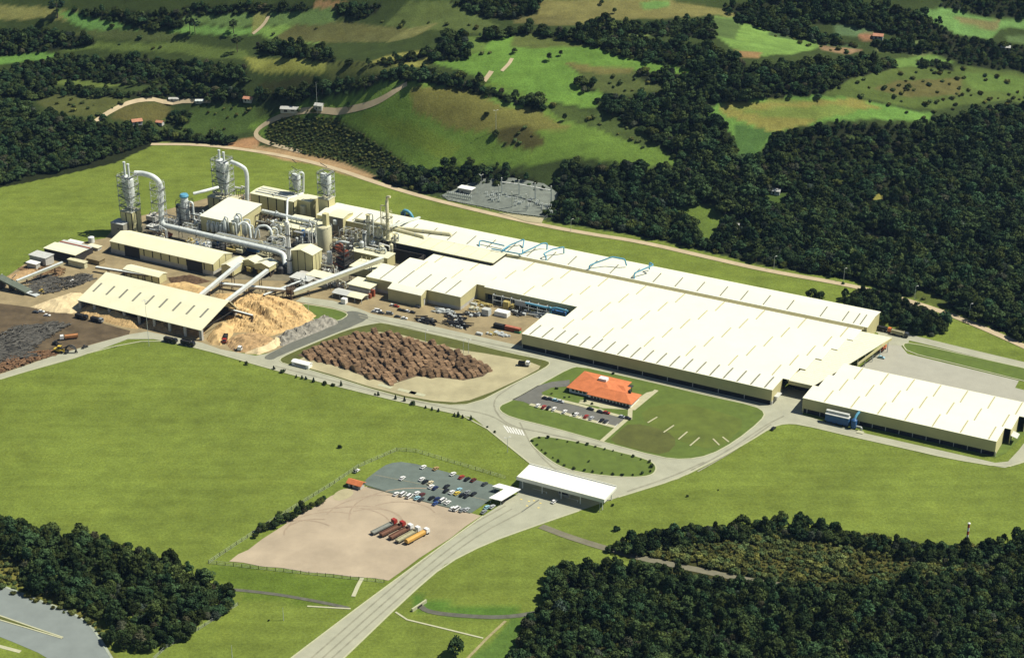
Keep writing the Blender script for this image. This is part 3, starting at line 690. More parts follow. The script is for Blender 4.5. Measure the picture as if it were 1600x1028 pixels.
# low scrub on the hills, along belts and on the far verge of the perimeter track
X, Y = jitter(-640, 680, 900, 2000, 7.0); Z = H(X, Y); px, py = PXA(X, Y, Z); w = np.zeros(len(X), bool)
SCP = [([(245,188),(330,168),(400,160),(398,200),(352,220),(290,212)], .55), ([(768,205),(820,196),(856,222),(830,234),(780,228)], .6), ([(850,165),(900,168),(960,190),(1045,220),(1050,258),(1000,232),(940,205),(880,185)], .5),
       ([(60,146),(205,158),(160,186),(60,172)], .35), ([(1300,124),(1500,104),(1640,140),(1600,164),(1440,190),(1300,150)], .35), ([(960,74),(1100,96),(1150,100),(1040,90)], .8), ([(670,90),(770,80),(790,90),(700,96)], .3),
       ([(935,118),(1000,122),(1050,146),(960,152)], .6), ([(440,172),(525,176),(520,184),(450,186)], .7), ([(1200,46),(1300,64),(1400,84),(1300,84),(1200,58)], .5), ([(400,60),(520,70),(520,40),(440,20)], .12), ([(100,60),(290,60),(390,90),(200,80)], .25),
       ([(600,10),(780,44),(680,50),(560,50)], .12), ]
for poly, dn in SCP: w |= inpoly(px, py, poly) & (RNG.uniform(0, 1, len(X)) < dn)
d_ = Y-np.interp(X, BX, BY); w |= (d_ > 6) & (d_ < 13) & (px > 590) & (RNG.uniform(0, 1, len(X)) < .75)
sub = [(640,290),(720,282),(800,284),(880,318),(870,350),(800,338),(690,312)]; w &= ~inpoly(px, py, sub)
X, Y, Z = X[w], Y[w], Z[w]; n = len(X)
s = np.stack([RNG.uniform(.45, 1.15, n)]*3, 1); scatter('hill_scrub', np.stack([X, Y, Z-.15], 1), s, PROT2, 4, 'low green scrub dotted over the hill pastures'); print('scrub', n)
X, Y = jitter(-300, 0, 1250, 1450, 2.6); Z = H(X, Y); px, py = PXA(X, Y, Z); w = inpoly(px, py, [(414,206),(428,190),(460,181),(525,184),(600,230),(645,266),(585,262),(480,243),(422,226)]); X, Y, Z = X[w], Y[w], Z[w]; n = len(X)
s = np.stack([RNG.uniform(.35, .6, n)]*3, 1); scatter('plantation', np.stack([X, Y, Z-.1], 1), s, PROT2, 4, 'dark green plantation triangle on the left flank of the middle hill')
# ---- lower right wood: near trees one by one, scrub between
def spots(poly, d, xr, yr):
    X, Y = jitter(*xr, *yr, d); px, py = PXA(X, Y, 0*X); w = inpoly(px, py, poly); return X[w], Y[w], px[w], py[w]
BR1 = [(770,1140),(785,1060),(815,995),(846,950),(858,908),(890,890),(960,892),(1010,902),(1100,917),(1240,930),(1330,926),(1420,905),(1520,905),(1660,900),(1720,1140)]
X, Y, px, py = spots(BR1, 10.6, (-40, 330), (610, 780)); n = 0
for x, y, a, b in zip(X, Y, px, py):
    if b > 1052 or a > 1625: continue
    lab = ('leafy tree in the thick wood filling the bottom edge of the picture' if b > 985 else 'leafy tree at the left edge of the lower right wood' if a < 950 else 'leafy tree lining the gravel track through the lower right wood' if a < 1260 else 'leafy tree in the dark lower right wood, near the right edge')
    q_ = random.uniform(.62, 1.12)*(1.05 if b > 960 else .88); sz = 'broad tall' if q_ > 1.0 else 'small' if q_ < .8 else 'mid-sized'; zx = ('below the left tip', 'below the gravel track', 'left of centre', 'under the scrubland', 'near the right edge')[min(4, max(0, int((a-790)/165)))]
    lab = '%s leafy tree in the lower right wood, %s, %s' % (sz, zx, 'front' if b > 1000 else 'middle depth' if b > 955 else 'far side')
    tree((x, y, -.2), q_, lab, 'trees of the lower right wood'); n += 1
for poly in ([(950,856),(1000,842),(1120,826),(1210,819),(1290,823),(1312,834),(1290,844),(1180,838),(1060,850),(1000,864)], [(1390,858),(1440,850),(1500,868),(1560,846),(1660,850),(1660,900),(1480,902),(1420,888)]):
    X, Y, px, py = spots(poly, 9.4, (40, 330), (690, 820))
    for x, y, a, b in zip(X, Y, px, py):
        if a > 1625: continue
        tree((x, y, -.2), random.uniform(.45, .85), 'dark bushy tree on the far rim of the lower right scrubland' if a < 1330 else 'dark tree at the right rim of the lower right scrubland', 'trees rimming the scrubland'); n += 1
print('BR trees', n)
X, Y, px, py = spots([(955,862),(1000,846),(1120,832),(1300,832),(1420,850),(1660,860),(1660,915),(1420,915),(1260,935),(1180,905),(1080,886),(1000,870)], 2.3, (30, 330), (680, 810))
w = ~inpoly(px, py, [(845,818),(1000,868),(1245,914),(1245,924),(1000,880),(840,828)]) & (RNG.uniform(0, 1, len(X)) < .9); X, Y = X[w], Y[w]; n = len(X)
s = np.stack([RNG.uniform(.3, 1.0, n)]*3, 1)*(1+.35*np.sin(X/9)*np.sin(Y/7))[:, None]; scatter('scrubland', np.stack([X, Y, 0*X-.1], 1), s, PROT2, 4, 'brown green scrub covering the clearing in the lower right')
# ---- lower left grove
GR = [(-60,800),(0,818),(40,824),(110,838),(165,852),(245,870),(285,888),(330,914),(368,938),(366,955),(330,970),(300,992),(255,1014),(190,1022),(168,1002),(172,978),(135,958),(60,928),(42,905),(32,882),(0,858),(-60,840)]
X, Y, px, py = spots(GR, 9.4, (-330, -120), (650, 820)); n = 0
for x, y, a, b in zip(X, Y, px, py):
    q_ = random.uniform(.65, 1.1); sz = 'broad tall' if q_ > 1.0 else 'small' if q_ < .82 else 'mid-sized'
    tree((x, y, -.2), q_, '%s dark tree in the lower left grove, %s, %s part' % (sz, 'carriageway side' if b > 930 else 'meadow side', 'left' if a < 130 else 'right' if a > 260 else 'middle'), 'trees of the lower left grove'); n += 1
print('grove', n)
# smaller trees closing the canopy between the big ones
US = []
RIM = [(945,862),(1000,845),(1120,828),(1210,821),(1290,825),(1316,838),(1400,856),(1440,852),(1500,866),(1560,850),(1660,850),(1660,890),(1480,890),(1400,872),(1290,848),(1180,842),(1060,856),(1000,870)]
for poly, xr, yr in (([(862,892),(960,884),(1010,893),(1100,908),(1250,924),(1250,936),(1100,922),(1000,905),(880,902)], (0, 330), (680, 800)), (RIM, (30, 330), (680, 820)), (BR1, (-40, 330), (560, 780)), (GR, (-330, -120), (650, 820)), ([(1312,470),(1350,458),(1400,474),(1440,488),(1484,508),(1478,522),(1450,526),(1400,512),(1335,492)], (180, 320), (900, 1080))):
    X, Y, px, py = spots(poly, 3.5, xr, yr); US.append(np.stack([X, Y], 1))
US = np.concatenate(US); n = len(US); s = np.stack([RNG.uniform(.38, .72, n)]*3, 1); s[:, 2] *= RNG.uniform(.75, 1.5, n); s[:, 0] *= RNG.uniform(.75, 1.4, n)
scatter('undergrowth', np.concatenate([US, np.full((n, 1), -.3)], 1), s, PROT, NK, 'lower trees and saplings filling the gaps of the near woods')
X, Y, px, py = spots([(-60,835),(30,870),(45,905),(135,955),(165,985),(175,1012),(140,975),(60,940),(-60,905)], 3.2, (-330, -120), (640, 800)); n = len(X)
s = np.stack([RNG.uniform(.3, .8, n)]*3, 1); scatter('roadside_scrub', np.stack([X, Y, 0*X-.1], 1), s, PROT2, 4, 'olive scrub on the verge between grove and carriageway')
# ---- grove behind the apron, on the edge of the lawn
X, Y, px, py = spots([(1312,470),(1350,458),(1400,474),(1440,488),(1484,508),(1478,522),(1450,526),(1400,512),(1335,492)], 9.0, (180, 320), (900, 1080)); n = 0
for x, y in zip(X, Y): tree((x, y, -.2), random.uniform(.75, 1.1), 'dark tree in the compact grove behind the loading apron', 'trees of the grove behind the apron'); n += 1
print('apron grove', n)
tree(P(1268,471), 1.0, 'taller of the two lone trees on the lawn behind the main hall', None); tree(P(1281,474), .78, 'smaller of the two lone trees on the lawn behind the main hall', None)
tree(P(712,1024), .85, 'lone dark tree beside the bottom edge, right of the entry road', None, k=1)
tree(hit(90,28), 1.5, 'big lone umbrella pine on the pale hill, top left', None, 'arauc', 'umbrella_pine')
for x, y, l in ((371,82,'tall slender pine standing above the belt of trees, upper left'), (297,54,'lone umbrella pine left of a pair, on the far pale field'), (305,54,'right one of two close umbrella pines on the far pale field'), (365,52,'umbrella pine beside the far tree row, top left')): tree(hit(x, y), 1.0, l, None, 'arauc', 'umbrella_pine')
for x, y, s, l in ((858,96,.6,'lone dark tree on the second green hill'), (876,88,.5,'small tree right of the lone tree on the second hill'), (804,84,.5,'lone tree near the left end of the second hill'), (940,8,.5,'small lone tree on the top brown field'), (960,22,.5,'small dark tree below another on the top brown field'),
                   (760,182,.45,'round bush standing alone on the middle hill'), (775,212,.6,'dark tree beside the bare scrub patch on the middle hill'), (790,226,.35,'little bush below the middle hill scrub patch'), (912,146,.7,'dark tree at the foot of the second hill'), (882,190,.5,'dark bush at the right foot of the middle hill'),
                   (630,40,.5,'lone tree on the broad far hill, top centre'), (545,172,.6,'dark tree beside the white farm shed'), (490,178,.7,'dark tree in front of the white farm shed'), (700,60,1.1,'tall dark tree on the ridge above the second hill'), (765,62,.9,'spreading tree on the crest of the second hill'),
                   (1278,155,.6,'pair of dark trees behind the ploughed right hill'), (1234,155,.4,'single bush on the crest of the ploughed right hill'), (1419,140,.5,'lone bush in the rough pasture, upper right'), (175,44,.6,'round tree on the far pasture, top left'), (162,188,.6,'dark tree beside the bend of the left farm track')):
    tree(hit(x, y), s, l, None)
# ================================================================== buildings
M_ROOF = mat('roof_white_sheet', (0.72, 0.71, 0.55), 0.55, 0.05, 0.05)
M_ROOFC = mat('roof_cream_sheet', (0.68, 0.66, 0.45), 0.55, 0.08, 0.08)
M_ROOFY = mat('roof_ribbed_cream', (0.70, 0.68, 0.50), 0.6, 0.06, 0.3)
M_CREAM = mat('wall_cream_sheet', (0.47, 0.43, 0.215), 0.6, 0.10, 0.12)
M_CREAM2 = mat('wall_cream_panel', (0.52, 0.48, 0.25), 0.6, 0.10, 0.15)
M_MASON = mat('wall_masonry', (0.42, 0.41, 0.36), 0.85, 0.15, 0.3)
M_DARKSHADE = mat('dark_paint_and_shade', (0.035, 0.032, 0.028), 0.9, 0.2, 0.4)  # near-black colour stands in for shade in open bays and recesses
M_SEAM_SHADE = mat('dark_joint_and_shade', (0.03, 0.028, 0.02), 0.8, 0.2, 0.4)
M_SKYG = mat('skylight_grey', (0.20, 0.20, 0.155), 0.4, 0.12, 0.3)
M_SKYP = mat('skylight_pale', (0.40, 0.375, 0.22), 0.4, 0.15, 0.3)
M_STEEL = mat('galvanised_steel', (0.46, 0.49, 0.47), 0.5, 0.2, 0.6, 0.1)
M_STEELD = mat('dark_steel', (0.05, 0.05, 0.048), 0.6, 0.3, 0.6, 0.2)
M_WHITE = mat('white_paint', (0.74, 0.74, 0.68), 0.5, 0.08, 0.5)
M_GLASS = mat('window_glass', (0.02, 0.025, 0.03), 0.08, 0.1, 0.5, 0, 0.6)
M_BLUEP = mat('blue_painted_duct', (0.10, 0.30, 0.42), 0.45, 0.15, 0.4)
M_BLUED = mat('deep_blue_paint', (0.03, 0.10, 0.24), 0.45, 0.2, 0.4)
M_TILE = mat('terracotta_tiles', (0.50, 0.155, 0.055), 0.8, 0.18, 0.35)
M_RUST = mat('rust_red_paint', (0.28, 0.075, 0.035), 0.7, 0.3, 0.4)
M_GREYR = mat('grey_roof_sheet', (0.46, 0.47, 0.43), 0.6, 0.15, 0.3)
def place(name, label, cat, u, v, group=None): return thing(name, label, cat, GW(u, v, 0), PSI, group)
def walls_box(u1, v1, z0, z1, t=0.3, sides='fblr'):
    mb = MB()
    if 'f' in sides: mb.box(0, u1, 0, t, z0, z1)
    if 'b' in sides: mb.box(0, u1, v1-t, v1, z0, z1)
    if 'l' in sides: mb.box(0, t, t, v1-t, z0, z1)
    if 'r' in sides: mb.box(u1-t, u1, t, v1-t, z0, z1)
    return mb
def gable_roof(u0, u1, v0, vr, v1, e0, rz, e1, th=0.35, over=0.5):
    mb = MB(); s0 = (rz-e0)/max(.01, vr-v0); s1 = (rz-e1)/max(.01, v1-vr)
    prof = [(v0-over, e0-s0*over), (vr, rz), (v1+over, e1-s1*over), (v1+over, e1-s1*over+th), (vr, rz+th), (v0-over, e0-s0*over+th)]
    return mb.prism(prof[::-1], u0-over, u1+over)
def gable(name, label, cat, u0, u1, v0, v1, eave, ridge, vr=None, wall=None, roof=None, panels=0, group=None, masonry=0, e1=None, over=.5, rname='roof'):
    """building with its ridge along the works' long axis"""
    r = place(name, label, cat, u0, v0, group); L, D = u1-u0, v1-v0; vr = D/2 if vr is None else vr-v0; e1 = eave if e1 is None else e1
    mb = MB(); prof = [(0, masonry), (D, masonry), (D, e1), (vr, ridge), (0, eave)]
    mb.prism(prof, 0, L); mb.build('walls', (M_SEAM_SHADE if panels else (wall or M_CREAM)), r)
    if masonry: MB().box(-.12, L+.12, -.12, D+.12, 0, masonry).build('plinth_wall', M_MASON, r)
    gable_roof(0, L, 0, vr, D, eave, ridge, e1, over=over).build(rname, roof or M_ROOFC, r)
    if panels:
        n = max(1, round(L/panels)); w = L/n
        for i in range(n): MB().box(i*w+.5, (i+1)*w-.5, -.16, 0, masonry+.05, eave-.15).build('wall_panel', wall or M_CREAM2, r)
        n = max(1, round(D/panels)); w = D/n
        for i in range(n):
            a, b = i*w+.3, (i+1)*w-.3
            zz = lambda v: eave+(ridge-eave)*v/vr if v < vr else e1+(ridge-e1)*(D-v)/(D-vr)
            q = [(L, a, masonry+.05), (L, b, masonry+.05), (L, b, zz(b)-.25)]+([(L, vr, ridge-.25)] if a < vr < b else [])+[(L, a, zz(a)-.25)]
            k = len(q); mb = MB(); mb.pts([(x+.16, y, z) for x, y, z in q]+[(x, y, z) for x, y, z in q], [tuple(range(k)), tuple(range(2*k-1, k-1, -1))]+[(j, j+k, (j+1) % k+k, (j+1) % k) for j in range(k)])
            mb.build('wall_panel', wall or M_CREAM2, r)
    return r
def add(r, name, m, *boxes):
    mb = MB()
    for b in boxes: mb.box(*b)
    return mb.build(name, m, r)
# ------------------------------------------------------------------ main production hall: six roof bays, 17 m each
BAY = 17.0; ST_ = 3.9
def bay_roof(L, e, rz, D=BAY, th=0.3):
    return MB().prism([(0, e), (D/2, rz), (D, e), (D, e+th), (D/2, rz+th), (0, e+th)][::-1], 0, L)
def sky_mesh(nm, m, D=BAY, w=0.9, e=9.8, rz=9.92):
    mb = MB(); a = 0.9
    z = lambda v: e+(rz-e)*(v/(D/2) if v < D/2 else (D-v)/(D/2))
    mb.prism([(a, z(a)), (D/2, z(D/2)), (D-a, z(D-a)), (D-a, z(D-a)+.14), (D/2, z(D/2)+.14), (a, z(a)+.14)][::-1], -w/2, w/2)
    return mb.mesh(nm, m)
SKG = sky_mesh('skylight_strip', M_SKYG, w=1.0); SKP = sky_mesh('skylight_strip', M_SKYP, w=0.8)
mh = place('main_hall', 'huge cream production hall with white multi-bay roof and dark open base', 'factory hall', 0, 0)
u0s = [0, 0, 12.5, -54, -110, -150]
for i in range(6):
    a = u0s[i]; b = 160.4+ST_*i; L = b-a
    rb = bay_roof(L, 9.5, 9.62).build('roof_bay', M_ROOF, mh); rb.location = (a, i*BAY, 0.002*i)
    if i == 0: us = [5+8.35*k for k in range(19)]; me = SKG
    else: us = [b-11.4-26.9*k+0.6*i for k in range(20)]; me = SKP
    for u in us:
        if a+3 < u < b-1.5 and not (i == 5 and u < -62): part('skylight_strip', me, rb, (u-a, 0, -.01))
    # stepped gable end of each bay
    mb = MB(); lo = 0.0 if i == 0 else 8.6
    mb.prism([(.05, lo+2.2 if i == 0 else lo), (BAY-.05, lo+2.2 if i == 0 else lo), (BAY-.05, 9.5), (BAY/2, 9.6), (.05, 9.5)], b-.5, b-.15)
    o = mb.build('gable_wall', M_CREAM, mh); o.location = (0, i*BAY, 0)
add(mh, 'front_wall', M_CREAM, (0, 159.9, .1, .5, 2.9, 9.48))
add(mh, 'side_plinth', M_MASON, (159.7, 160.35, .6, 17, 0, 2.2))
add(mh, 'loading_bay_shade', M_DARKSHADE, (0.6, 159.4, 1.6, 1.9, 0, 9.2), (.6, 1, .6, 1.6, 0, 9.2), (159.0, 159.4, .6, 1.6, 0, 9.2), (.3, 159.5, .2, 1.6, .14, .3))  # inner walls and floor strip painted near black to imitate the bay's shade
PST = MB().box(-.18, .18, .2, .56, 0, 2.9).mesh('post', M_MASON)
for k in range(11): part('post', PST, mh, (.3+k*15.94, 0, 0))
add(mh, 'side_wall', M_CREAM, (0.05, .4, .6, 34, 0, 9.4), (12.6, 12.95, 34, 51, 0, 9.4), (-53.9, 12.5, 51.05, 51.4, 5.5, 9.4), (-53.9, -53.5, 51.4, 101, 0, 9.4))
add(mh, 'recess_wall', M_DARKSHADE, (-53.9, 12.5, 55, 55.4, 0, 9.3), (-53, 12.5, 51.5, 55, 5.3, 5.45))
add(mh, 'back_wall', M_CREAM, (-149, 178, 101.6, 101.9, 0, 9.4))
add(mh, 'door', M_GLASS, (160.36, 160.5, 4.2, 8.2, 0, 3.4)); add(mh, 'door_canopy', M_GREYR, (160.4, 163.0, 3.4, 9.6, 4.0, 4.3))
# ------------------------------------------------------------------ back hall behind it
bh = gable('back_hall', 'long narrow cream hall with thin dark roof strips behind the main hall', 'factory hall', -216, 182.5, 103.2, 128.5, 11.3, 12.6, vr=117.5, roof=M_ROOF)
mb = MB().prism([(1.2, 11.78), (14.3, 12.96), (14.3, 13.1), (1.2, 11.92)][::-1], -.4, .4); SKB = mb.mesh('skylight_strip', M_SKYG)
for u in [70.6-15.2*k for k in range(18)]+[86.3, 100.1, 115.1, 130.7, 152.3, 166.4, 173.4, 177.7]:
    part('skylight_strip', SKB, bh, (u+216, 0, 0))
MB().prism([(-1.5, 10.0), (-.05, 10.0), (-.05, 11.4), (-.5, 11.4)], 151, 397).build('eave_flashing', mat('yellow_flashing', (.50, .45, .22), .6, .1, .2), bh)
# ------------------------------------------------------------------ raised press hall roof
ph = place('press_hall', 'long flat pale roof rising above the left part of the main hall', 'factory hall', -152, 83.6)
add(ph, 'walls', M_SEAM_SHADE, (.2, 86.5, .2, 17.6, 0, 11.6)); add(ph, 'roof', M_ROOFC, (0, 86.8, 0, 17.9, 11.62, 12.05))  # walls coloured dark to paint the shadow line under the raised roof
for k in range(1, 9): add(ph, 'roof_joint', M_SKYP, (k*9.6-.1, k*9.6+.1, .2, 17.6, 12.06, 12.14))
# ------------------------------------------------------------------ wing with annexes on the yard
wg = place('yard_wing', 'cream wing with slanting white roof facing the works yard', 'factory wing', -130, 31)
mb = MB().prism([(0, 2.4), (21, 2.4), (21, 10.0), (0, 9.0)], 0, 70); mb.build('walls', M_CREAM, wg)
add(wg, 'plinth_wall', M_MASON, (.1, 69.9, .1, 20.9, 0, 2.4))
mb = MB().prism([(-.4, 9.02), (21.1, 10.05), (21.1, 10.4), (-.4, 9.37)][::-1], -.3, 70.4); mb.build('roof', M_ROOF, wg)
mb = MB().prism([(.3, 9.38), (20.5, 10.37), (20.5, 10.5), (.3, 9.51)][::-1], -.45, .45); SKW = mb.mesh('skylight_strip', M_SKYG)
for u in (10, 24, 37, 48, 59): part('skylight_strip', SKW, wg, (u, 0, 0))
w2 = place('left_bay_roof', 'pale roof bay filling the corner left of the main hall', 'factory wing', -120, 52.2)
add(w2, 'walls', M_CREAM, (0.2, 66, .2, 16.4, 0, 9.7)); mb = MB().prism([(0, 9.75), (16.8, 10.15), (16.8, 10.45), (0, 10.05)][::-1], 0, 66); mb.build('roof', M_ROOF, w2)
mb = MB().prism([(.3, 10.06), (16.3, 10.44), (16.3, 10.56), (.3, 10.18)][::-1], -.3, .3); SKW2 = mb.mesh('skylight_strip', M_SKYP)
for u in (14, 41): part('skylight_strip', SKW2, w2, (u, 0, 0))
an = gable('workshop_annex', 'cream annex with pale gabled roof and a door in its end wall', 'annex', -109, -84.4, 23.2, 31.0, 8.0, 9.6, vr=29.0, e1=9.0, roof=M_ROOF, over=.25)
add(an, 'door', M_MASON, (24.62, 24.75, 3.2, 4.6, 0, 4.2)); add(an, 'door_frame', M_STEELD, (24.6, 24.7, 2.9, 5.0, 4.2, 4.6), (24.6, 24.7, 4.6, 5.0, 0, 4.2))
a2 = place('flat_annex', 'low pale building with flat overhanging cream roof left of the annex', 'annex', -139, 20.8)
add(a2, 'walls', M_MASON, (.8, 16.9, .8, 12.6, 0, 4.6)); add(a2, 'clerestory', M_SEAM_SHADE, (1.0, 16.7, 1.0, 12.4, 4.6, 5.6)); add(a2, 'roof', M_ROOFC, (0, 17.7, 0, 13.4, 5.6, 6.2))
# (two-gabled shelter beside the weighbridge)
sh = place('twin_gable_shelter', 'small open shelter with two white gabled roofs beside the yard road', 'shelter', -143, 9.5)
for k in range(2):
    mb = gable_roof(k*11.6, k*11.6+11.0, 0, 4.0, 8.0, 3.4, 4.3, 3.4, .2, .2); mb.build('roof', M_GREYR if k == 0 else M_ROOFC, sh)
    for a in (.3, 5.5, 10.7):
        for b in (.3, 7.7): add(sh, 'post', M_STEEL, (k*11.6+a-.15, k*11.6+a+.15, b-.15, b+.15, 0, 3.4))
add(sh, 'back_wall', M_MASON, (.5, 22, 7.9, 8.1, 0, 3.2))
# ------------------------------------------------------------------ link canopy between hall and warehouse
lc = place('link_canopy', 'ribbed cream canopy roof joining main hall and right warehouse', 'canopy', 160, 17.6)
q = [(2.6, 0, 9.0), (18.6, 0, 9.0), (39, 83, 9.3), (16, 83, 9.3)]
MB().slab(q, .35).build('roof', M_ROOFY, lc)
for k in range(34):
    t = (k+.5)/34; a = Vector(q[0]).lerp(Vector(q[3]), t); b = Vector(q[1]).lerp(Vector(q[2]), t); MB().bar(a+Vector((0, 0, .02)), b+Vector((0, 0, .02)), .2, .14).build('roof_rib', M_ROOFC, lc)
add(lc, 'front_beam', M_CREAM, (3.6, 18.6, -.02, .3, 6.6, 8.6))
add(lc, 'bay_shade', M_DARKSHADE, (3.8, 18.4, 9, 9.3, 0, 8.5), (22, 26, 38, 38.4, 0, 8.5))  # near-black walls stand for the shade under the canopy
for k in range(6):
    t = .47+k*.1; a = Vector(q[1]).lerp(Vector(q[2]), t); add(lc, 'post', M_STEEL, (a.x-.9, a.x-.5, a.y-.2, a.y+.2, 0, 8.8))
MB().slab([(31.4, 40, 8.9), (31.8, 40, 8.9), (39, 82.8, 9.2), (38.6, 82.8, 9.2)], 1.6).build('fascia', M_CREAM, lc)
# ------------------------------------------------------------------ right warehouse: three bays
wh = place('right_warehouse', 'long cream warehouse with white three-bay roof on the right', 'warehouse', 178.4, 0)
BW = 17.6
SKWH = sky_mesh('skylight_strip', M_SKYP, BW, .8, 9.3, 9.42)
for i in range(3):
    a = 3.2*i; b = 109.3+3.6*i
    rb = MB().prism([(0, 9.0), (BW/2, 9.12), (BW, 9.0), (BW, 9.3), (BW/2, 9.42), (0, 9.3)][::-1], a, b).build('roof_bay', M_ROOF, wh); rb.location = (0, i*BW, .002*i)
    for k in range(7):
        u = 12.4+15.4*k+2.9*i
        part('skylight_strip', SKWH, rb, (u, 0, -.01))
    mb = MB().prism([(.05, 0), (BW-.05, 0), (BW-.05, 9.0), (BW/2, 9.1), (.05, 9.0)], b-.5, b-.15); o = mb.build('gable_wall', M_CREAM2, wh); o.location = (0, i*BW, 0)
add(wh, 'front_wall', M_CREAM, (0.1, 109, .1, .5, 2.8, 8.98)); add(wh, 'corner_pier', M_CREAM, (0.05, 1.0, .08, .55, 0, 2.8))
add(wh, 'side_wall', M_CREAM, (.1, .5, .6, 17.5, 0, 8.9), (9.0, 9.4, 17.7, 52.6, 0, 8.9)); add(wh, 'back_wall', M_CREAM, (6.8, 116, 52.3, 52.7, 0, 8.95))
add(wh, 'base_shade', M_DARKSHADE, (.6, 108.6, 1.5, 1.8, 0, 8.8), (.3, 108.6, .2, 1.5, .24, .4))  # shade of the open base put into the wall and floor colour
for k in range(15): part('post', PST, wh, (3+k*7.6, 0, 0))
add(wh, 'end_door', M_GLASS, (112.75, 112.9, 18.5, 23, 0, 5)); 
MB().slab([(112.9, 17.8, 5.4), (116.5, 17.8, 4.4), (116.5, 24, 4.4), (112.9, 24, 5.4)], .2).build('door_canopy', M_GREYR, wh)
# ------------------------------------------------------------------ bark-side long shed, small shed, chip shed
db = gable('debarking_hall', 'long cream panelled shed with two black doorways on the left', 'shed', -317.5, -231.5, 2, 23, 8.4, 11.4, vr=14, panels=7.2, masonry=3.2)
for cx in (18.5, 71):
    add(db, 'doorway', M_DARKSHADE, (cx-6, cx+6, -.30, -.05, 0, 7.6)); add(db, 'doorway_frame', M_SEAM_SHADE, (cx-6.3, cx-6, -.34, -.02, 0, 7.9), (cx+6, cx+6.3, -.34, -.02, 0, 7.9), (cx-6, cx+6, -.34, -.02, 7.6, 7.9))
ss = gable('small_panelled_shed', 'small cream panelled shed behind the wood chip shed', 'shed', -284, -255, -25.5, -17.5, 4.8, 5.8, panels=5.5)
cs = place('chip_shed', 'open wood chip shed with one big sloping cream roof and grey skylights', 'shed', -274, -82.5)
CL = 96.5
mb = MB().prism([(-.6, 6.9), (29, 15.0), (38, 6.0), (38, 6.35), (29, 15.4), (-.6, 7.25)][::-1], -.4, CL+.3); mb.build('roof', M_ROOFC, cs)
mb = MB().prism([(9.6, 10.05), (18.4, 12.47), (18.4, 12.62), (9.6, 10.2)][::-1], -.7, .7); SKC = mb.mesh('skylight_panel', M_SKYG)
for k in range(9): part('skylight_panel', SKC, cs, (4.6+k*10.5, 0, .04))
CP = MB().box(-.8, .8, -.1, 1.0, 0, 6.8).mesh('post', M_MASON)
for k in range(9): part('post', CP, cs, (1+k*11.8, 0, 0))
add(cs, 'back_wall', M_DARKSHADE, (.2, CL-.4, 36.2, 36.7, 0, 6.2)); add(cs, 'left_wall', M_MASON, (.1, .5, 2, 36, 0, 6.6)); add(cs, 'right_pier', M_MASON, (CL-.9, CL+.1, 34.5, 36.8, 0, 5.6), (CL-.9, CL+.1, -.1, 1.6, 0, 6.8))
for k in range(9):
    u = 1+k*11.8; MB().bar((u, .6, 6.7), (u, 28.8, 14.6), .3, .6).bar((u, 28.8, 14.6), (u, 37, 6.2), .3, .6).bar((u, .6, 6.4), (u, 36.5, 6.4), .25, .4).build('truss', M_STEELD, cs)
# ------------------------------------------------------------------ entrance gate
gt = place('gate_canopy', 'white flat entrance gate canopy spanning the access road', 'gate', 76.5, -151.5)
MB().prism([(0, 5.6), (15, 6.4), (15, 8.1), (14.7, 8.1), (14.7, 7.5), (.3, 7.3), (0, 7.7)][::-1], 0, 50.5).build('roof', mat('gate_roof', (0.72, 0.72, 0.62), 0.5, 0.05, 0.2), gt)
for a in (2.5, 14, 25, 36, 48.5):
    for b in (2.2, 13): MB().cyl((a, b, 0), (a, b, 6.4), .28, n=10).build('column', M_WHITE, gt)
add(gt, 'guard_booth', M_MASON, (22, 28, 5, 10, 0.1, 3.2)); add(gt, 'booth_window', M_GLASS, (22.5, 27.5, 4.9, 4.99, 1.2, 2.5))
for a in (16, 34): MB().box(a-.2, a+.2, 3, 3.4, 0, 1.1).bar((a, 3.2, 1.0), (a-8, 3.2, 1.0), .12).build('barrier', M_WHITE, gt)
ls = place('gate_shelter', 'small angled flat-roofed shelter in front of the gate car park', 'shelter', 66.5, -171)
MB().pts([(0.2, 11.1, 3.4), (2, 15.5, 3.4), (14.7, 15.5, 3.4), (11.4, .4, 3.4), (4.3, 0, 3.4), (7.0, 11.4, 3.4)], [(0, 1, 2, 5), (5, 2, 3, 4)]).build('roof', M_WHITE, ls)
bpy.context.view_layer.update()
_r = ls.children[0]; _m = _r.modifiers.new('thickness', 'SOLIDIFY'); _m.thickness = 0.35; _m.offset = -1
for a, b in ((.9, 11.4), (2.6, 14.8), (13.6, 14.8), (10.8, 1), (5, .8), (7.4, 10.8)): MB().cyl((a, b, 0), (a, b, 3.1), .14, n=8).build('post', M_STEEL, ls)
add(ls, 'bench_wall', M_DARKSHADE, (10.9, 11.1, 2, 9, 0, 2.2))
hutr = place('orange_roof_hut', 'little hut with orange tiled roof at the corner of the truck park', 'hut', -2.8, -191)
add(hutr, 'walls', M_MASON, (.5, 8.2, .5, 4.4, 0, 2.6)); gable_roof(.2, 8.5, .3, 2.4, 4.7, 2.6, 3.8, 2.6, .2, .5).build('roof', M_TILE, hutr); add(hutr, 'door', M_DARKSHADE, (2, 3.2, .42, .52, 0, 2.1)); add(hutr, 'window', M_GLASS, (4.6, 6.8, .42, .5, 1, 2))
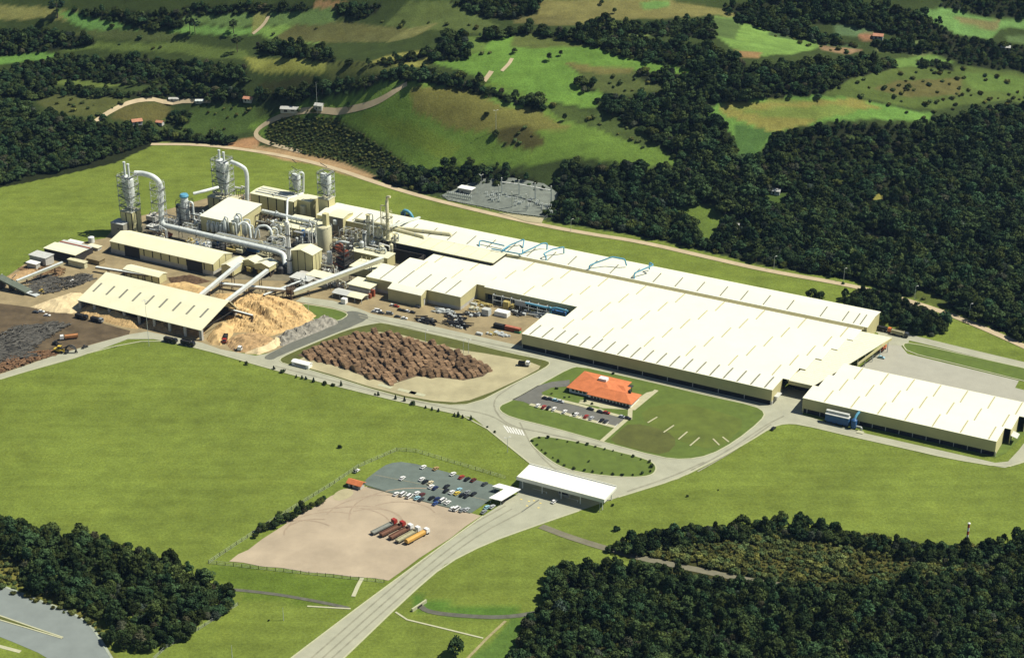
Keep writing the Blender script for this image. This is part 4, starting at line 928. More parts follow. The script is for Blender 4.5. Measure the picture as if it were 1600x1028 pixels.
# ------------------------------------------------------------------ office with tiled hip roofs
of = place('office', 'low office building with orange tiled hip roof and white skylight monitor', 'office', 50.2, -42.2)
add(of, 'walls', M_WHITE, (1.2, 29.5, 3.2, 24.8, 0, 3.4), (14.5, 41, 1.2, 13, 0, 3.3))
def hip(mb, x0, x1, y0, y1, z0, z1, ry=None):
    cy = (y0+y1)/2; k = (y1-y0)/2; k = min(k, (x1-x0)/2-.1)
    p = [(x0, y0, z0), (x1, y0, z0), (x1, y1, z0), (x0, y1, z0), (x0+k, cy, z1), (x1-k, cy, z1)]
    mb.pts(p+[(a, b, c-.25) for a, b, c in p[:4]], [(0, 1, 5, 4), (1, 2, 5), (2, 3, 4, 5), (3, 0, 4), (6, 7, 1, 0), (7, 8, 2, 1), (8, 9, 3, 2), (9, 6, 0, 3), (9, 8, 7, 6)])
    return mb
hip(MB(), 0, 30.5, 2, 26, 3.4, 6.8).build('roof', M_TILE, of); hip(MB(), 14, 42.2, -.2, 14, 3.35, 6.0).build('wing_roof', M_TILE, of); hip(MB(), 21, 33, 13, 19.5, 3.3, 4.8).build('rear_roof', M_TILE, of)
add(of, 'skylight_monitor', M_WHITE, (15, 20, 13.2, 16.6, 6.2, 7.9)); add(of, 'chimney', M_DARKSHADE, (36, 37.4, 8.5, 9.9, 4.6, 7))
for k in range(12): add(of, 'window', M_GLASS, (16+k*2.05, 17.5+k*2.05, 1.08, 1.19, 1, 2.7))
for k in range(5): add(of, 'window', M_GLASS, (3+k*2.4, 4.6+k*2.4, 3.08, 3.19, 1.2, 2.5))
add(of, 'veranda_painted_shade', M_DARKSHADE, (14.6, 40.9, 1.0, 1.15, 0, .9)); add(of, 'garage', M_DARKSHADE, (-.6, 1.1, 5, 12, 0, 3)); add(of, 'rear_pergola', M_STEELD, (22, 33, 20.5, 23.5, 2.6, 2.8), (22, 22.3, 20.5, 20.8, 0, 2.6), (32.7, 33, 20.5, 20.8, 0, 2.6))  # veranda shade painted as a near-black strip along the wall foot
# ------------------------------------------------------------------ blue filter house against the warehouse
fh = place('blue_filter_unit', 'blue dust filter unit with grey lid against the right warehouse', 'filter', 193, -7.6)
add(fh, 'casing', M_BLUED, (1, 14.5, 2, 5, 1.6, 5.4)); add(fh, 'lid', M_GREYR, (.8, 14.7, 1.9, 5.2, 5.4, 5.8), (.8, 14, 3.6, 5.4, 5.8, 7.2))
for k in range(4): add(fh, 'hopper', M_BLUED, (1.5+k*3.3, 4.2+k*3.3, 2.4, 4.6, .7, 1.6))
for a in (1.4, 7.5, 14): add(fh, 'leg', M_STEELD, (a, a+.25, 2.2, 2.45, 0, 1.6), (a, a+.25, 4.6, 4.85, 0, 1.6))
MB().lathe((17.4, 3, 0), [(1.7, .8), (1.7, 5.2), (1.0, 6.0), (.5, 6.2)], 14).build('fan_housing', M_BLUED, fh, True); MB().tube([(17.4, 3.2, 5), (17.6, 5, 7.2), (18.6, 7.4, 8.6)], .75, 10, 1.5).build('duct', M_BLUEP, fh, True)
MB().tube([(18.5, 2.6, 2), (22, 2.6, 2), (22, 2.6, .3)], .5, 8, .8).build('outlet_pipe', M_STEEL, fh, True); add(fh, 'slab', M_KERB, (-2, 22.5, .2, .8, .0, .35), (20.5, 24, -1.5, 1.4, .0, .5))
# ================================================================== process plant
M_GALV = mat('bright_galvanised', (0.62, 0.66, 0.62), 0.45, 0.18, 0.5, 0.08)
M_CREAMD = mat('cream_duct', (0.55, 0.52, 0.33), 0.5, 0.15, 0.4)
M_OCHRE = mat('ochre_machinery', (0.42, 0.34, 0.12), 0.7, 0.3, 0.5)
M_BROWN = mat('brown_steelwork', (0.10, 0.07, 0.045), 0.8, 0.3, 0.5)
def scaffold(r, w, z0, z1, step=4.5, m=None, t=0.28, d=None, diag=True, name='scaffold'):
    mb = MB(); d = d or w; a, b = w/2, d/2; cs_ = [(-a, -b), (a, -b), (a, b), (-a, b)]
    for x, y in cs_: mb.bar((x, y, z0), (x, y, z1), t)
    n = max(1, int((z1-z0)/step)); h = (z1-z0)/n
    for k in range(n+1):
        z = z0+k*h
        for i in range(4):
            p, q = cs_[i], cs_[(i+1) % 4]; mb.bar((*p, z), (*q, z), t*.8)
            if k < n and diag: mb.bar((*p, z), (*q, z+h), t*.6) if (k+i) % 2 else mb.bar((*q, z), (*p, z+h), t*.6)
            if k > 0: mb.bar((*p, z+1.1), (*q, z+1.1), t*.4)
    o = mb.build(name, m or M_STEEL, r)
    for k in range(1, n+1, 2):
        z = z0+k*h; MB().box(-a-.7, a+.7, -b-.7, -b+.5, z-.12, z).box(-a-.7, a+.7, b-.5, b+.7, z-.12, z).box(-a-.7, -a+.5, -b+.5, b-.5, z-.12, z).box(a-.5, a+.7, -b+.5, b-.5, z-.12, z).build('platform', M_STEELD, r)
    return o
def cyclone(r, x, y, z0, z1, R, m=None, name='cyclone'):
    H_ = z1-z0
    return MB().lathe((x, y, 0), [(R*.25, z0), (R*.35, z0+H_*.08), (R, z0+H_*.5), (R, z1-.8), (R*.8, z1-.2), (R*.3, z1)], 16).build(name, m or M_GALV, r, True)
def twin_tower(px, py, label, side, zb, zt, zs, wide=None, panels=2, base_m=None, dz=0):
    r = thing('cyclone_tower', label, 'tower', P(px, py, 0) if not dz else Vector((*P(px, py, dz).xy, dz)), PSI, 'cyclone towers of the plant'); W_ = wide or side
    if zb:
        MB().box(-W_/2, W_/2, -side/2, side/2, 0, zb).build('base_block', M_SEAM_SHADE, r)
        for i in range(panels): w = W_/panels; MB().box(-W_/2+i*w+.5, -W_/2+(i+1)*w-.5, -side/2-.15, -side/2, 0, zb-.3).build('wall_panel', M_CREAM2, r)
        for i in range(panels): w = side/panels; MB().box(W_/2, W_/2+.15, -side/2+i*w+.5, -side/2+(i+1)*w-.5, 0, zb-.3).build('wall_panel', M_CREAM2, r)
        MB().box(-W_/2-.2, W_/2+.3, -side/2-.3, side/2+.2, zb, zb+.4).build('base_roof', M_CREAMD, r)
    scaffold(r, side, zb+.4, zt, 3.6, t=.34)
    for s in (-1, 1):
        cyclone(r, s*side*.27, -s*side*.12, zb+2, zt-1, side*.29)
        if zs: MB().cyl((s*side*.25, -s*side*.1, zt-1), (s*side*.25, -s*side*.1, zs), .85, n=10).cyl((s*side*.25, -s*side*.1, zs), (s*side*.25, -s*side*.1, zs+.9), 1.0, n=10).build('stack', M_GALV, r, True)
    for k in range(5): MB().bar((-side*.5, -side*.35+k*.9, zb+5+k*5), (side*.5, -side*.5, zb+3+k*5.5), .35).build('stair_flight', M_STEELD, r)
    return r
T1 = twin_tower(207, 364, 'tall twin cyclone tower on a cream base, farthest left of the plant', 10, 17, 43, 51)
T4 = twin_tower(352, 328, 'tall twin cyclone tower with curved duct behind the central pale roof', 11, 10, 39, 44, wide=22, panels=4)
T5 = twin_tower(464, 303, 'short scaffolded tower with white pipe on the panelled building', 7, 0, 16, 0, dz=15)
T6 = twin_tower(512, 346, 'twin cyclone tower standing on a plain cream block', 8.6, 18, 37, 0, panels=1)
def pipe(name, label, pts, r, m, cat='duct', bend=3, n=12, sup=0, group=None):
    w = [P(x, y, z) for x, y, z in pts]; o = w[0].copy(); o.z = 0; t = thing(name, label, cat, o, 0, group)
    MB().tube([p-o for p in w], r, n, bend).build('pipe', m, t, True)
    for a, b in zip(w, w[1:]):
        L = (b-a).length
        if sup and L > sup and abs(a.z-b.z) < L*.6:
            k = int(L/sup)
            for i in range(k+1):
                p = a.lerp(b, (i+.5)/(k+1))-o; d = (b-a); d.z = 0; d.normalize(); s = Vector((-d.y, d.x, 0))*r
                MB().bar((p.x+s.x, p.y+s.y, 0), (p.x+s.x*.8, p.y+s.y*.8, p.z-r*.6), .3).bar((p.x-s.x, p.y-s.y, 0), (p.x-s.x*.8, p.y-s.y*.8, p.z-r*.6), .3).bar((p.x+s.x, p.y+s.y, p.z-r), (p.x-s.x, p.y-s.y, p.z-r), .35).build('support', M_STEELD, t)
                MB().tube([p-d*.25, p+d*.25], r*1.07, n).build('flange', M_STEEL, t)
    return t
pipe('exhaust_duct', 'huge grey duct running from the leftmost tower to the white chimney', [(210,271,42), (222,271,42), (240,276,42), (252,288,36), (252,352,6), (268,355,7), (432,393,7), (444,398,5), (446,416,1)], 1.9, M_GALV, bend=6, n=16, sup=16)
ds = thing('duct_scaffold', 'scaffold tower holding the vertical duct, second from the left', 'tower', P(252, 365), PSI); scaffold(ds, 7, 0, 38, 4.5)
pipe('curved_duct', 'white duct curving down from the central cyclone tower', [(361,253,38), (374,258,37), (386,266,33), (386,318,8)], 1.5, M_GALV, bend=8, n=14)
pipe('blue_top_duct', 'pale blue duct rising from the round dryer to the central tower', [(302,303,22), (318,299,23), (341,293,23)], 1.1, M_GALV)
pipe('roof_pipe', 'white pipe hooked over the short tower on the panelled building', [(468,270,31), (474,270,31), (474,302,15), (452,310,16), (449,312,16), (447,378,2)], .8, M_GALV, bend=2)
pipe('trestle_duct', 'grey duct on a brown trestle behind the silo', [(410,330,10), (494,349,10)], 1.5, M_GALV, sup=5)
pipe('cream_duct', 'upper of two long cream ducts above the left end of the back hall', [(556,343,13), (620,356,13), (704,366,13.5), (704,372,11)], 1.2, M_CREAMD, bend=1, sup=18)
pipe('cream_duct', 'lower of two long cream ducts above the left end of the back hall', [(612,357,13), (662,370,13), (663,376,11)], 1.2, M_CREAMD, bend=1, sup=14)
# round dryer with blue lid
dr = thing('round_dryer', 'round dryer vessel with dark galleries and a blue lid', 'dryer', P(291, 350), PSI)
MB().lathe((0, 0, 0), [(3.4, 0), (3.4, 15), (3.0, 16), (2.4, 21)], 18).build('vessel', M_GALV, dr, True); MB().lathe((0, 0, 0), [(3.1, 20.5), (3.3, 21.4), (2.6, 22.6), (.4, 23)], 18).build('lid', M_BLUEP, dr, True)
scaffold(dr, 8.6, 0, 18, 4, M_STEELD); MB().tube([(3, 1, 17), (6.4, 1, 17), (6.4, 1, 3)], .8, 10, 2).build('downpipe', M_GALV, dr, True); MB().lathe((-5, -1, 0), [(1.8, 0), (1.8, 14), (.5, 15)], 12).build('side_vessel', M_STEEL, dr, True)
# buildings of the plant
cb = place('central_building', 'large block with pale sloping roof at the heart of the plant', 'building', -285.5, 61)
MB().prism([(0, 0), (33, 0), (33, 14.6), (0, 12.2)], 0, 28).build('walls', M_CREAM2, cb); MB().prism([(-.6, 12.2), (33.6, 14.65), (33.6, 15.05), (-.6, 12.6)][::-1], -.6, 28.6).build('roof', M_ROOF, cb)
pb = gable('panelled_building', 'long panelled cream building with flat pale roof behind the central block', 'building', -277, -240, 109, 125, 14.6, 15.3, panels=7.5, masonry=0)
for k in range(3): add(pb, 'roof_walkway', M_GREYR, (2, 31, 3+k*3.5, 4.4+k*3.5, 15.4, 15.9))
pe = place('stair_block', 'plain cream block at the right end of the panelled building', 'building', -239.8, 112); add(pe, 'walls', M_CREAM2, (0, 10.5, 2, 14, 0, 14.6)); add(pe, 'roof', M_ROOFC, (-.2, 10.7, 1.8, 14.2, 14.6, 15.0)); MB().lathe((5, 1, 5.5), [(2.2, 0), (2.2, 6), (.4, 6.6)], 12).build('round_hopper', M_CREAMD, pe, True)
lr = place('low_shed', 'low white roof between the panelled building and the silo', 'shed', -236, 84); add(lr, 'walls', M_CREAM, (.5, 34, .5, 20, 0, 6.4)); MB().prism([(0, 6.4), (20.5, 7.6), (20.5, 7.9), (0, 6.7)][::-1], 0, 34.5).build('roof', M_ROOFC, lr)
fb = place('fan_house', 'tall gabled block with one grey wall beside the silo', 'building', -203.5, 99); mb = MB()
mb.prism([(0, 0), (13, 0), (13, 14.4), (6.5, 15.6), (0, 14.4)], 0, 11.5); o = mb.build('walls', M_CREAM2, fb); add(fb, 'grey_cladding', mat('grey_cladding', (.20, .185, .14), .7, .2, .3), (-.1, 11.4, -.14, -.02, 0, 14)); gable_roof(0, 11.5, 0, 6.5, 13, 14.4, 15.6, 14.4, .3, .5).build('roof', M_ROOFC, fb); MB().lathe((5.5, -.8, 9.5), [(1.5, 0), (1.5, 3), (.5, 3.4)], 12).build('fan_casing', M_GALV, fb, True)
for k in range(2): MB().tube([(3+k*5, -.6, 1), (3+k*5, -.6, 8)], .35, 8).build('downpipe', M_STEEL, fb)
lb = place('link_roof', 'flat pale roof in front of the back hall left end', 'shed', -188, 104); add(lb, 'walls', M_CREAM, (0, 40, .4, 8, 0, 8.5)); add(lb, 'roof', M_ROOFC, (-.3, 40.3, 0, 8.4, 8.5, 8.9))
def gable_v(name, label, u0, u1, v0, v1, eave, ridge, z0=0.0, panels=0, roof=None, cat='building', group=None):
    r = place(name, label, cat, u0, v0, group); W_, D = u1-u0, v1-v0
    p = [(0, z0), (W_, z0), (W_, eave), (W_/2, ridge), (0, eave)]; n = 5
    MB().pts([(x, 0, z) for x, z in p]+[(x, D, z) for x, z in p], [tuple(range(n)), tuple(range(2*n-1, n-1, -1))]+[(i, i+n, (i+1) % n+n, (i+1) % n) for i in range(n)]).build('walls', M_SEAM_SHADE if panels else M_CREAM2, r)
    if panels:
        w = W_/panels
        for i in range(panels):
            a, b = i*w+.28, (i+1)*w-.28; zz = lambda x: eave+(ridge-eave)*(1-abs(x-W_/2)/(W_/2))
            q = [(a, z0+.1), (b, z0+.1), (b, zz(b)-.3)]+([(W_/2, ridge-.3)] if a < W_/2 < b else [])+[(a, zz(a)-.3)]; k = len(q)
            MB().pts([(x, -.16, z) for x, z in q]+[(x, 0, z) for x, z in q], [tuple(range(k)), tuple(range(2*k-1, k-1, -1))]+[(j, j+k, (j+1) % k+k, (j+1) % k) for j in range(k)]).build('wall_panel', M_CREAM2, r)
        w = D/panels
        for i in range(panels): MB().box(W_, W_+.16, i*w+.28, (i+1)*w-.28, z0+.1, eave-.2).build('wall_panel', M_CREAM2, r)
    t = .3; o_ = .5; s = (ridge-eave)/(W_/2)
    pr = [(-o_, eave-s*o_), (W_/2, ridge), (W_+o_, eave-s*o_), (W_+o_, eave-s*o_+t), (W_/2, ridge+t), (-o_, eave-s*o_+t)]; n = 6
    MB().pts([(x, -o_, z) for x, z in pr]+[(x, D+o_, z) for x, z in pr], [tuple(range(n)), tuple(range(2*n-1, n-1, -1))]+[(i, i+n, (i+1) % n+n, (i+1) % n) for i in range(n)]).build('roof', roof or M_ROOFC, r)
    return r
gable_v('panelled_gable_house', 'tall cream gabled block with dark panel joints right of the chimney', -190.5, -173, 32.6, 44, 15.0, 17.2, panels=3)
gable_v('screen_house', 'leftmost of three low gabled cream houses above the conveyors', -227, -218, 5, 20, 7.6, 9.2, 1.5); gable_v('screen_house', 'middle of three low gabled cream houses above the conveyors', -218.6, -208.4, 17.6, 26, 8, 9.6, 4.5); gable_v('screen_house', 'rightmost of three low gabled cream houses above the conveyors', -208.2, -196.4, 16.2, 26, 8, 9.8, 4.5)
su = place('support_structure', 'dark steel structure carrying the low gabled houses', 'steelwork', -222, 6); mb = MB()
for a in (4.5, 10, 14, 20, 25): 
    for b in (12, 19): mb.bar((a, b, 0), (a, b, 4.4), .4)
    mb.bar((a, 12, 4.2), (a, 19, 4.2), .4).bar((a, 12, 0), (a, 19, 4.2), .25)
mb.bar((4.5, 12, 4.2), (25, 12, 4.2), .4).bar((4.5, 19, 4.2), (25, 19, 4.2), .4); mb.build('frame', M_BROWN, su); add(su, 'hopper', M_OCHRE, (8, 11, 9, 12, 2, 5), (17, 20, 9, 11.6, 2.5, 5))
add(su, 'dark_bins', M_DARKSHADE, (6, 24, 13, 18, 0, 4))
ct = place('control_building', 'low control building with overlapping white flat roofs before the gabled block', 'building', -180, 14.5)
add(ct, 'walls', M_MASON, (.6, 15, .8, 14, 0, 4.6), (9, 25, 6, 17.6, 0, 4.2)); add(ct, 'roof', M_GREYR, (0, 15.8, 0, 10, 4.6, 5.0)); add(ct, 'rear_roof', M_ROOFC, (8, 26, 8, 18, 5.02, 5.3)); add(ct, 'window_band', M_GLASS, (1, 14.6, .68, .79, 1.6, 3.4))
si = thing('silo', 'round cream silo with flat lid near the gabled block', 'silo', P(508, 390), PSI)
MB().lathe((0, 0, 0), [(5.1, 0), (5.1, 16.4), (4.7, 17.2), (.5, 17.9)], 28).build('shell', M_CREAMD, si, True); MB().box(-1.2, 2.2, 0, 3.4, 17.2, 26).build('elevator_head', M_CREAM2, si); mb = MB()
for k in range(14): a = 2*math.pi*k/14; mb.bar((5.1*math.cos(a), 5.1*math.sin(a), 16.4), (5.1*math.cos(a), 5.1*math.sin(a), 18), .12)
mb.tube([(5.1*math.cos(2*math.pi*k/24), 5.1*math.sin(2*math.pi*k/24), 18) for k in range(25)], .09, 5); mb.build('handrail', M_STEEL, si); MB().tube([(-5.4, -.5, 0), (-5.4, -.5, 20), (-2, 0, 22)], .3, 8, 1).build('fill_pipe', M_GALV, si)
ch = thing('chimney', 'tall white chimney beside the gabled block', 'chimney', P(453, 426), PSI)
MB().lathe((0, 0, 0), [(1.9, 0), (1.5, 10), (1.35, 36), (1.15, 36.6)], 18).build('shaft', M_WHITE, ch, True)
for z in (9, 18, 27): MB().lathe((0, 0, 0), [(2.3, z), (2.3, z+.25), (1.6, z+.25)], 18).build('ring_platform', M_STEELD, ch)
MB().bar((1.5, -.6, 1), (1.45, -.6, 35), .25).build('ladder', M_STEEL, ch)
MB().lathe((-5, -3, 0), [(3, 0), (3, 4), (1, 6)], 14).build('flue_box', M_STEELD, ch, True)
# rows of filters and vessels between duct and central block
for i, (x, y, R_, z, mm) in enumerate(((326,366,1.1,9,0),(333,368,1.1,9,0),(340,369,1.1,9,0),(347,371,1.2,10,0),(353,373,1.5,15,0),(366,378,1.2,13,1),(372,372,2.2,17,0),(384,375,2.4,14,0),(392,378,1.4,11,1),(400,377,1.6,8,1),(426,378,2.4,9,1),(431,370,2.0,8,1))):
    t = thing('filter_vessel', ORD[i]+' vessel from the left in the row of grey filters before the central block', 'vessel', P(x, y), PSI, 'filters in front of the central block')
    MB().lathe((0, 0, 0), [(R_*.3, z*.2), (R_, z*.38), (R_, z*.92), (R_*.4, z)], 14).build('shell', (M_GALV, M_CREAMD)[mm], t, True)
    mb = MB()
    for a in range(4): c_, s_ = math.cos(a*math.pi/2+.6)*R_*.9, math.sin(a*math.pi/2+.6)*R_*.9; mb.bar((c_, s_, 0), (c_, s_, z*.5), .22)
    mb.build('legs', M_STEELD, t); MB().tube([(0, 0, z), (0, 0, z+1.2), (R_*1.5, R_*.4, z+1.2), (R_*1.7, R_*.5, z*.4)], .35+.1*R_, 8, 1).build('outlet', M_GALV, t, True)
for nm, pts, r_ in (('looped duct arching over the filters, left one', [(372,352,14), (380,346,16), (390,352,14), (392,372,6)], .8), ('looped duct arching over the filters, right one', [(398,372,4), (402,354,12), (416,352,13), (424,360,10), (425,374,4)], .9)):
    pipe('looped_duct', nm, pts, r_, M_GALV, bend=3)
pr_ = thing('pipe_rack', 'dark pipe rack with brown legs between the big duct and the filters', 'pipe rack', GW(-262, 46), PSI); mb = MB()
for k in range(9):
    for b in (0, 7): mb.bar((k*8, b, 0), (k*8, b, 7), .4)
    mb.bar((k*8, 0, 6.6), (k*8, 7, 6.6), .4).bar((k*8, 0, 3.6), (k*8, 7, 3.6), .35).bar((k*8, 0, 0), (k*8, 7, 6.6), .2)
mb.bar((0, 0, 6.8), (64, 0, 6.8), .35).bar((0, 7, 6.8), (64, 7, 6.8), .35); mb.build('frame', M_BROWN, pr_)
for k in range(5): MB().tube([(-2, 1+k*1.3, 7.3), (66, 1+k*1.3, 7.3)], .28+.08*(k % 2), 8).build('pipe', (M_GALV, M_STEEL, M_CREAMD)[k % 3], pr_)
# machinery between debarking hall and big duct
for i, (x, y, w, d, h, m, l) in enumerate(((298,384,5,4,5,M_OCHRE,'yellow machine on legs behind the debarking hall'), (295,394,5,3,2.4,M_BLUED,'small blue machine behind the debarking hall'), (365,394,8,6,4,M_OCHRE,'ochre debarker machine behind the low gabled houses'), (377,397,5,5,5,M_CREAMD,'cream hopper machine next to the ochre debarker'), (398,396,9,5,5.5,M_BLUED,'dark blue chipper unit under the big duct'), (414,400,10,7,2.5,M_CREAMD,'cream conveyor table below the big duct elbow'), (262,370,6,4,3,M_RUST,'rust brown skip under the big duct'), (240,348,8,6,7,M_MASON,'grey tank house left of the vertical duct'), (243,358,12,6,3,M_GREYR,'low white roofed pump house by the leftmost tower'), (320,388,6,4,4,M_CREAMD,'cream pump block under the big duct'), (345,392,7,4,3.4,M_STEELD,'dark motor block under the big duct'))):
    t = thing('machine', l, 'machine', P(x, y), PSI); MB().box(-w/2, w/2, -d/2, d/2, h*.35, h*.8).build('housing', m, t); MB().box(-w/2+.4, w/2-.4, -d/2+.4, d/2-.4, 0, h*.35).build('base', M_STEELD, t); MB().lathe((w*.2, 0, h*.8), [(w*.2, 0), (w*.2, h*.3), (w*.05, h*.42)], 12).build('drum', m, t, True); MB().bar((-w*.4, 0, h*.8), (-w*.2, 0, h*1.2), .5).build('chute', m, t)
gt_ = place('transformer_house', 'grey windowless block left of the leftmost tower', 'building', -337, 26); add(gt_, 'walls', mat('grey_block', (.27, .26, .20), .8, .15, .3), (0, 11, 0, 9, 0, 10)); add(gt_, 'roof', M_GREYR, (-.2, 11.2, -.2, 9.2, 10, 10.3)); add(gt_, 'vent', M_DARKSHADE, (6, 7, -.1, .02, 6, 7))
# steel hopper structure, red and dark
st = thing('reject_tower', 'dark open steel tower with rust red hoppers right of the gabled block', 'steel tower', P(535, 418), PSI)
scaffold(st, 11, 0, 17, 4, M_STEELD, .4); MB().lathe((-2, 0, 9), [(.6, 0), (2.6, 4), (2.6, 7), (1, 8)], 10).build('hopper', M_RUST, st); MB().lathe((2.6, 1, 6), [(.5, 0), (2, 3), (2, 6), (.6, 7)], 10).build('hopper', M_RUST, st); MB().tube([(-4, 0, 17), (0, 0, 19), (5, 2, 18)], .8, 8, 2).build('pipe', M_GALV, st)
add(st, 'dark_core', M_DARKSHADE, (-3, 4, -3, 4, 0, 8)); MB().cyl((-5.5, -6.5, 0), (-5.5, -6.5, 13), 1.8, n=12).build('grey_column', M_STEEL, st, True)
for k in range(6): MB().bar((4.5, -5.5, k*2.8), (-3.5, -5.8, k*2.8+2.4), .35).build('stair_flight', M_RUST if k % 2 else M_STEELD, st)
# refiner columns
rf = thing('refiner_column', 'tallest slender column of the refiner group with bent top pipe', 'column', P(607, 400), PSI, 'refiner columns')
MB().lathe((0, 0, 0), [(1.5, 0), (1.5, 20), (1.1, 22), (1.1, 40), (.4, 41)], 14).build('shaft', M_CREAMD, rf, True); MB().tube([(.2, 0, 40), (.2, 0, 43), (2.8, 0, 43.3)], .9, 10, 1.2).build('top_elbow', M_CREAMD, rf, True); MB().tube([(-.8, 0, 36), (-5, 0, 36), (-5, 0, 16)], .4, 8, 1.2).build('side_pipe', M_CREAMD, rf, True); scaffold(rf, 4.6, 0, 32, 4, M_CREAMD, .22)
for x, y, R_, z, l in ((577,396,1.3,28,'second tallest refiner column, left of the tallest'), (592,398,1.1,20,'short refiner column between the two tall ones'), (618,403,.9,17,'thin refiner column right of the tallest')):
    t = thing('refiner_column', l, 'column', P(x, y), PSI, 'refiner columns'); MB().lathe((0, 0, 0), [(R_*1.3, 0), (R_*1.3, z*.4), (R_, z*.45), (R_, z-1), (R_*.5, z)], 14).build('shaft', M_CREAMD, t, True); scaffold(t, R_*3.6, 0, z*.85, 4, M_STEEL, .2); MB().tube([(0, 0, z), (0, 0, z+1), (R_*2.5, 1, z+1), (R_*2.5, 1, z*.3)], .45, 8, 1).build('side_pipe', M_GALV, t, True)
    MB().lathe((0, 0, z), [(R_*1.3, 0), (R_*1.3, .4), (.3, 1)], 12).build('cap', M_CREAM2, t)
for i, (x, y, R_, z, m) in enumerate(((558,400,2.4,9,M_CREAMD), (566,404,1.6,12,M_STEEL), (584,401,1.9,11,M_GALV), (598,405,1.4,10,M_CREAMD), (612,408,1.3,12,M_CREAMD), (572,390,2.0,13,M_GALV))):
    t = thing('process_tank', ORD[i]+' tank among the refiner columns, counted from the left', 'tank', P(x, y), PSI, 'tanks around the refiner columns'); MB().lathe((0, 0, 0), [(R_, 0), (R_, z), (R_*.4, z+.8)], 16).build('shell', m, t, True); MB().lathe((0, 0, z*.7), [(R_*1.25, 0), (R_*1.25, .2), (R_, .2)], 14).build('gallery', M_STEELD, t)
mb = None
tr = place('terrace_roof', 'low pale terrace roof below the refiner columns', 'shed', -154, 47); add(tr, 'walls', M_CREAM, (.3, 22, .3, 14, 0, 5.6)); add(tr, 'roof', M_ROOFC, (0, 22.4, 0, 14.4, 5.6, 6))
for k in range(5): add(tr, 'vent_pipe', M_CREAMD, (3+k*3.4, 3.3+k*3.4, 11, 11.3, 6, 9.5))
tr2 = place('terrace_shed', 'pale shed roof between refiner columns and press hall', 'shed', -166, 66); add(tr2, 'walls', M_CREAM, (0.2, 30, .2, 10, 0, 7.4)); add(tr2, 'roof', M_ROOFC, (0, 30.4, 0, 10.4, 7.4, 7.8))
pit = place('courtyard_shade_wall', 'courtyard wall painted black as shade under the press hall', 'wall', -139, 72); add(pit, 'wall', M_DARKSHADE, (0, 24, 8, 8.6, 0, 9)); add(pit, 'side_wall', M_DARKSHADE, (23, 23.6, 0, 8, 0, 9))  # a dark hole built as near-black walls, shade put into their colour
# conveyors
def conveyor(label, p0, z0, p1, z1, w=2.2, h=1.8, m=None, legs=3, group='conveyors of the plant'):
    a = P(*p0, z0); b = P(*p1, z1); o = a.copy(); o.z = 0; t = thing('conveyor', label, 'conveyor', o, 0, group); d = b-a
    MB().bar(a-o, b-o, w, h).build('gallery', m or M_GREYR, t)
    up = Vector((0, 0, h*.5+.12)); s = Vector((-d.y, d.x, 0)).normalized()*w*.3
    MB().bar(a-o+up, b-o+up, w*1.12, .2).build('cover', M_GALV, t)
    for i in range(legs):
        p = a.lerp(b, (i+.7)/(legs+.3))-o
        if p.z > 2.5: MB().bar((p.x+s.x*2, p.y+s.y*2, 0), (p.x+s.x, p.y+s.y, p.z-h*.4), .35).bar((p.x-s.x*2, p.y-s.y*2, 0), (p.x-s.x, p.y-s.y, p.z-h*.4), .35).bar((p.x+s.x*1.5, p.y+s.y*1.5, p.z*.5), (p.x-s.x*1.5, p.y-s.y*1.5, p.z*.5), .25).build('trestle', M_BROWN, t)
    return t
conveyor('left one of two parallel conveyors rising from the chip shed roof', (312,463), 6, (374,412), 13)
conveyor('right one of two parallel conveyors rising from the chip shed roof', (352,473), 6, (418,423), 12)
conveyor('long cream conveyor gallery climbing right to the main buildings', (458,458), 4, (598,405), 12, 3.0, 2.6, M_CREAMD, 4)
conveyor('flat conveyor behind the chip pile, feeding the long gallery', (344,444), 3, (458,455), 5, 2.4, 1.4, M_MASON, 4)
conveyor('dark low conveyor between chip pile and control building', (412,462), 2, (470,440), 5, 1.6, 1.0, M_STEELD, 2)
conveyor('cream conveyor rising from the bark yard sorter on the far left', (26,440), 3, (98,411), 8, 2.0, 1.4, M_CREAMD, 3)
conveyor('dark belt conveyor crossing behind the chip shed', (150,418), 3, (240,432), 4, 1.8, 1.0, M_BROWN, 3)
conveyor('brown truss boom poking out of the chip shed gable', (358,484), 6, (395,494), 5.5, 1.2, 1.2, M_BROWN, 1)
tt = thing('transfer_tower', 'brown transfer tower at the foot of the long conveyor gallery', 'steel tower', P(455, 466), PSI); scaffold(tt, 4, 0, 7.5, 3.5, M_BROWN, .4); MB().box(-2, 2, -2, 2, 3.8, 6.6).build('housing', M_BROWN, tt)
tb = thing('boom_post', 'leaning dark post holding the boom before the chip shed gable', 'post', P(389, 512), PSI); MB().bar((0, 0, 0), (1.5, 3, 6.5), .8).bar((2, -1, 0), (1.5, 3, 6.5), .5).build('strut', M_BROWN, tb)
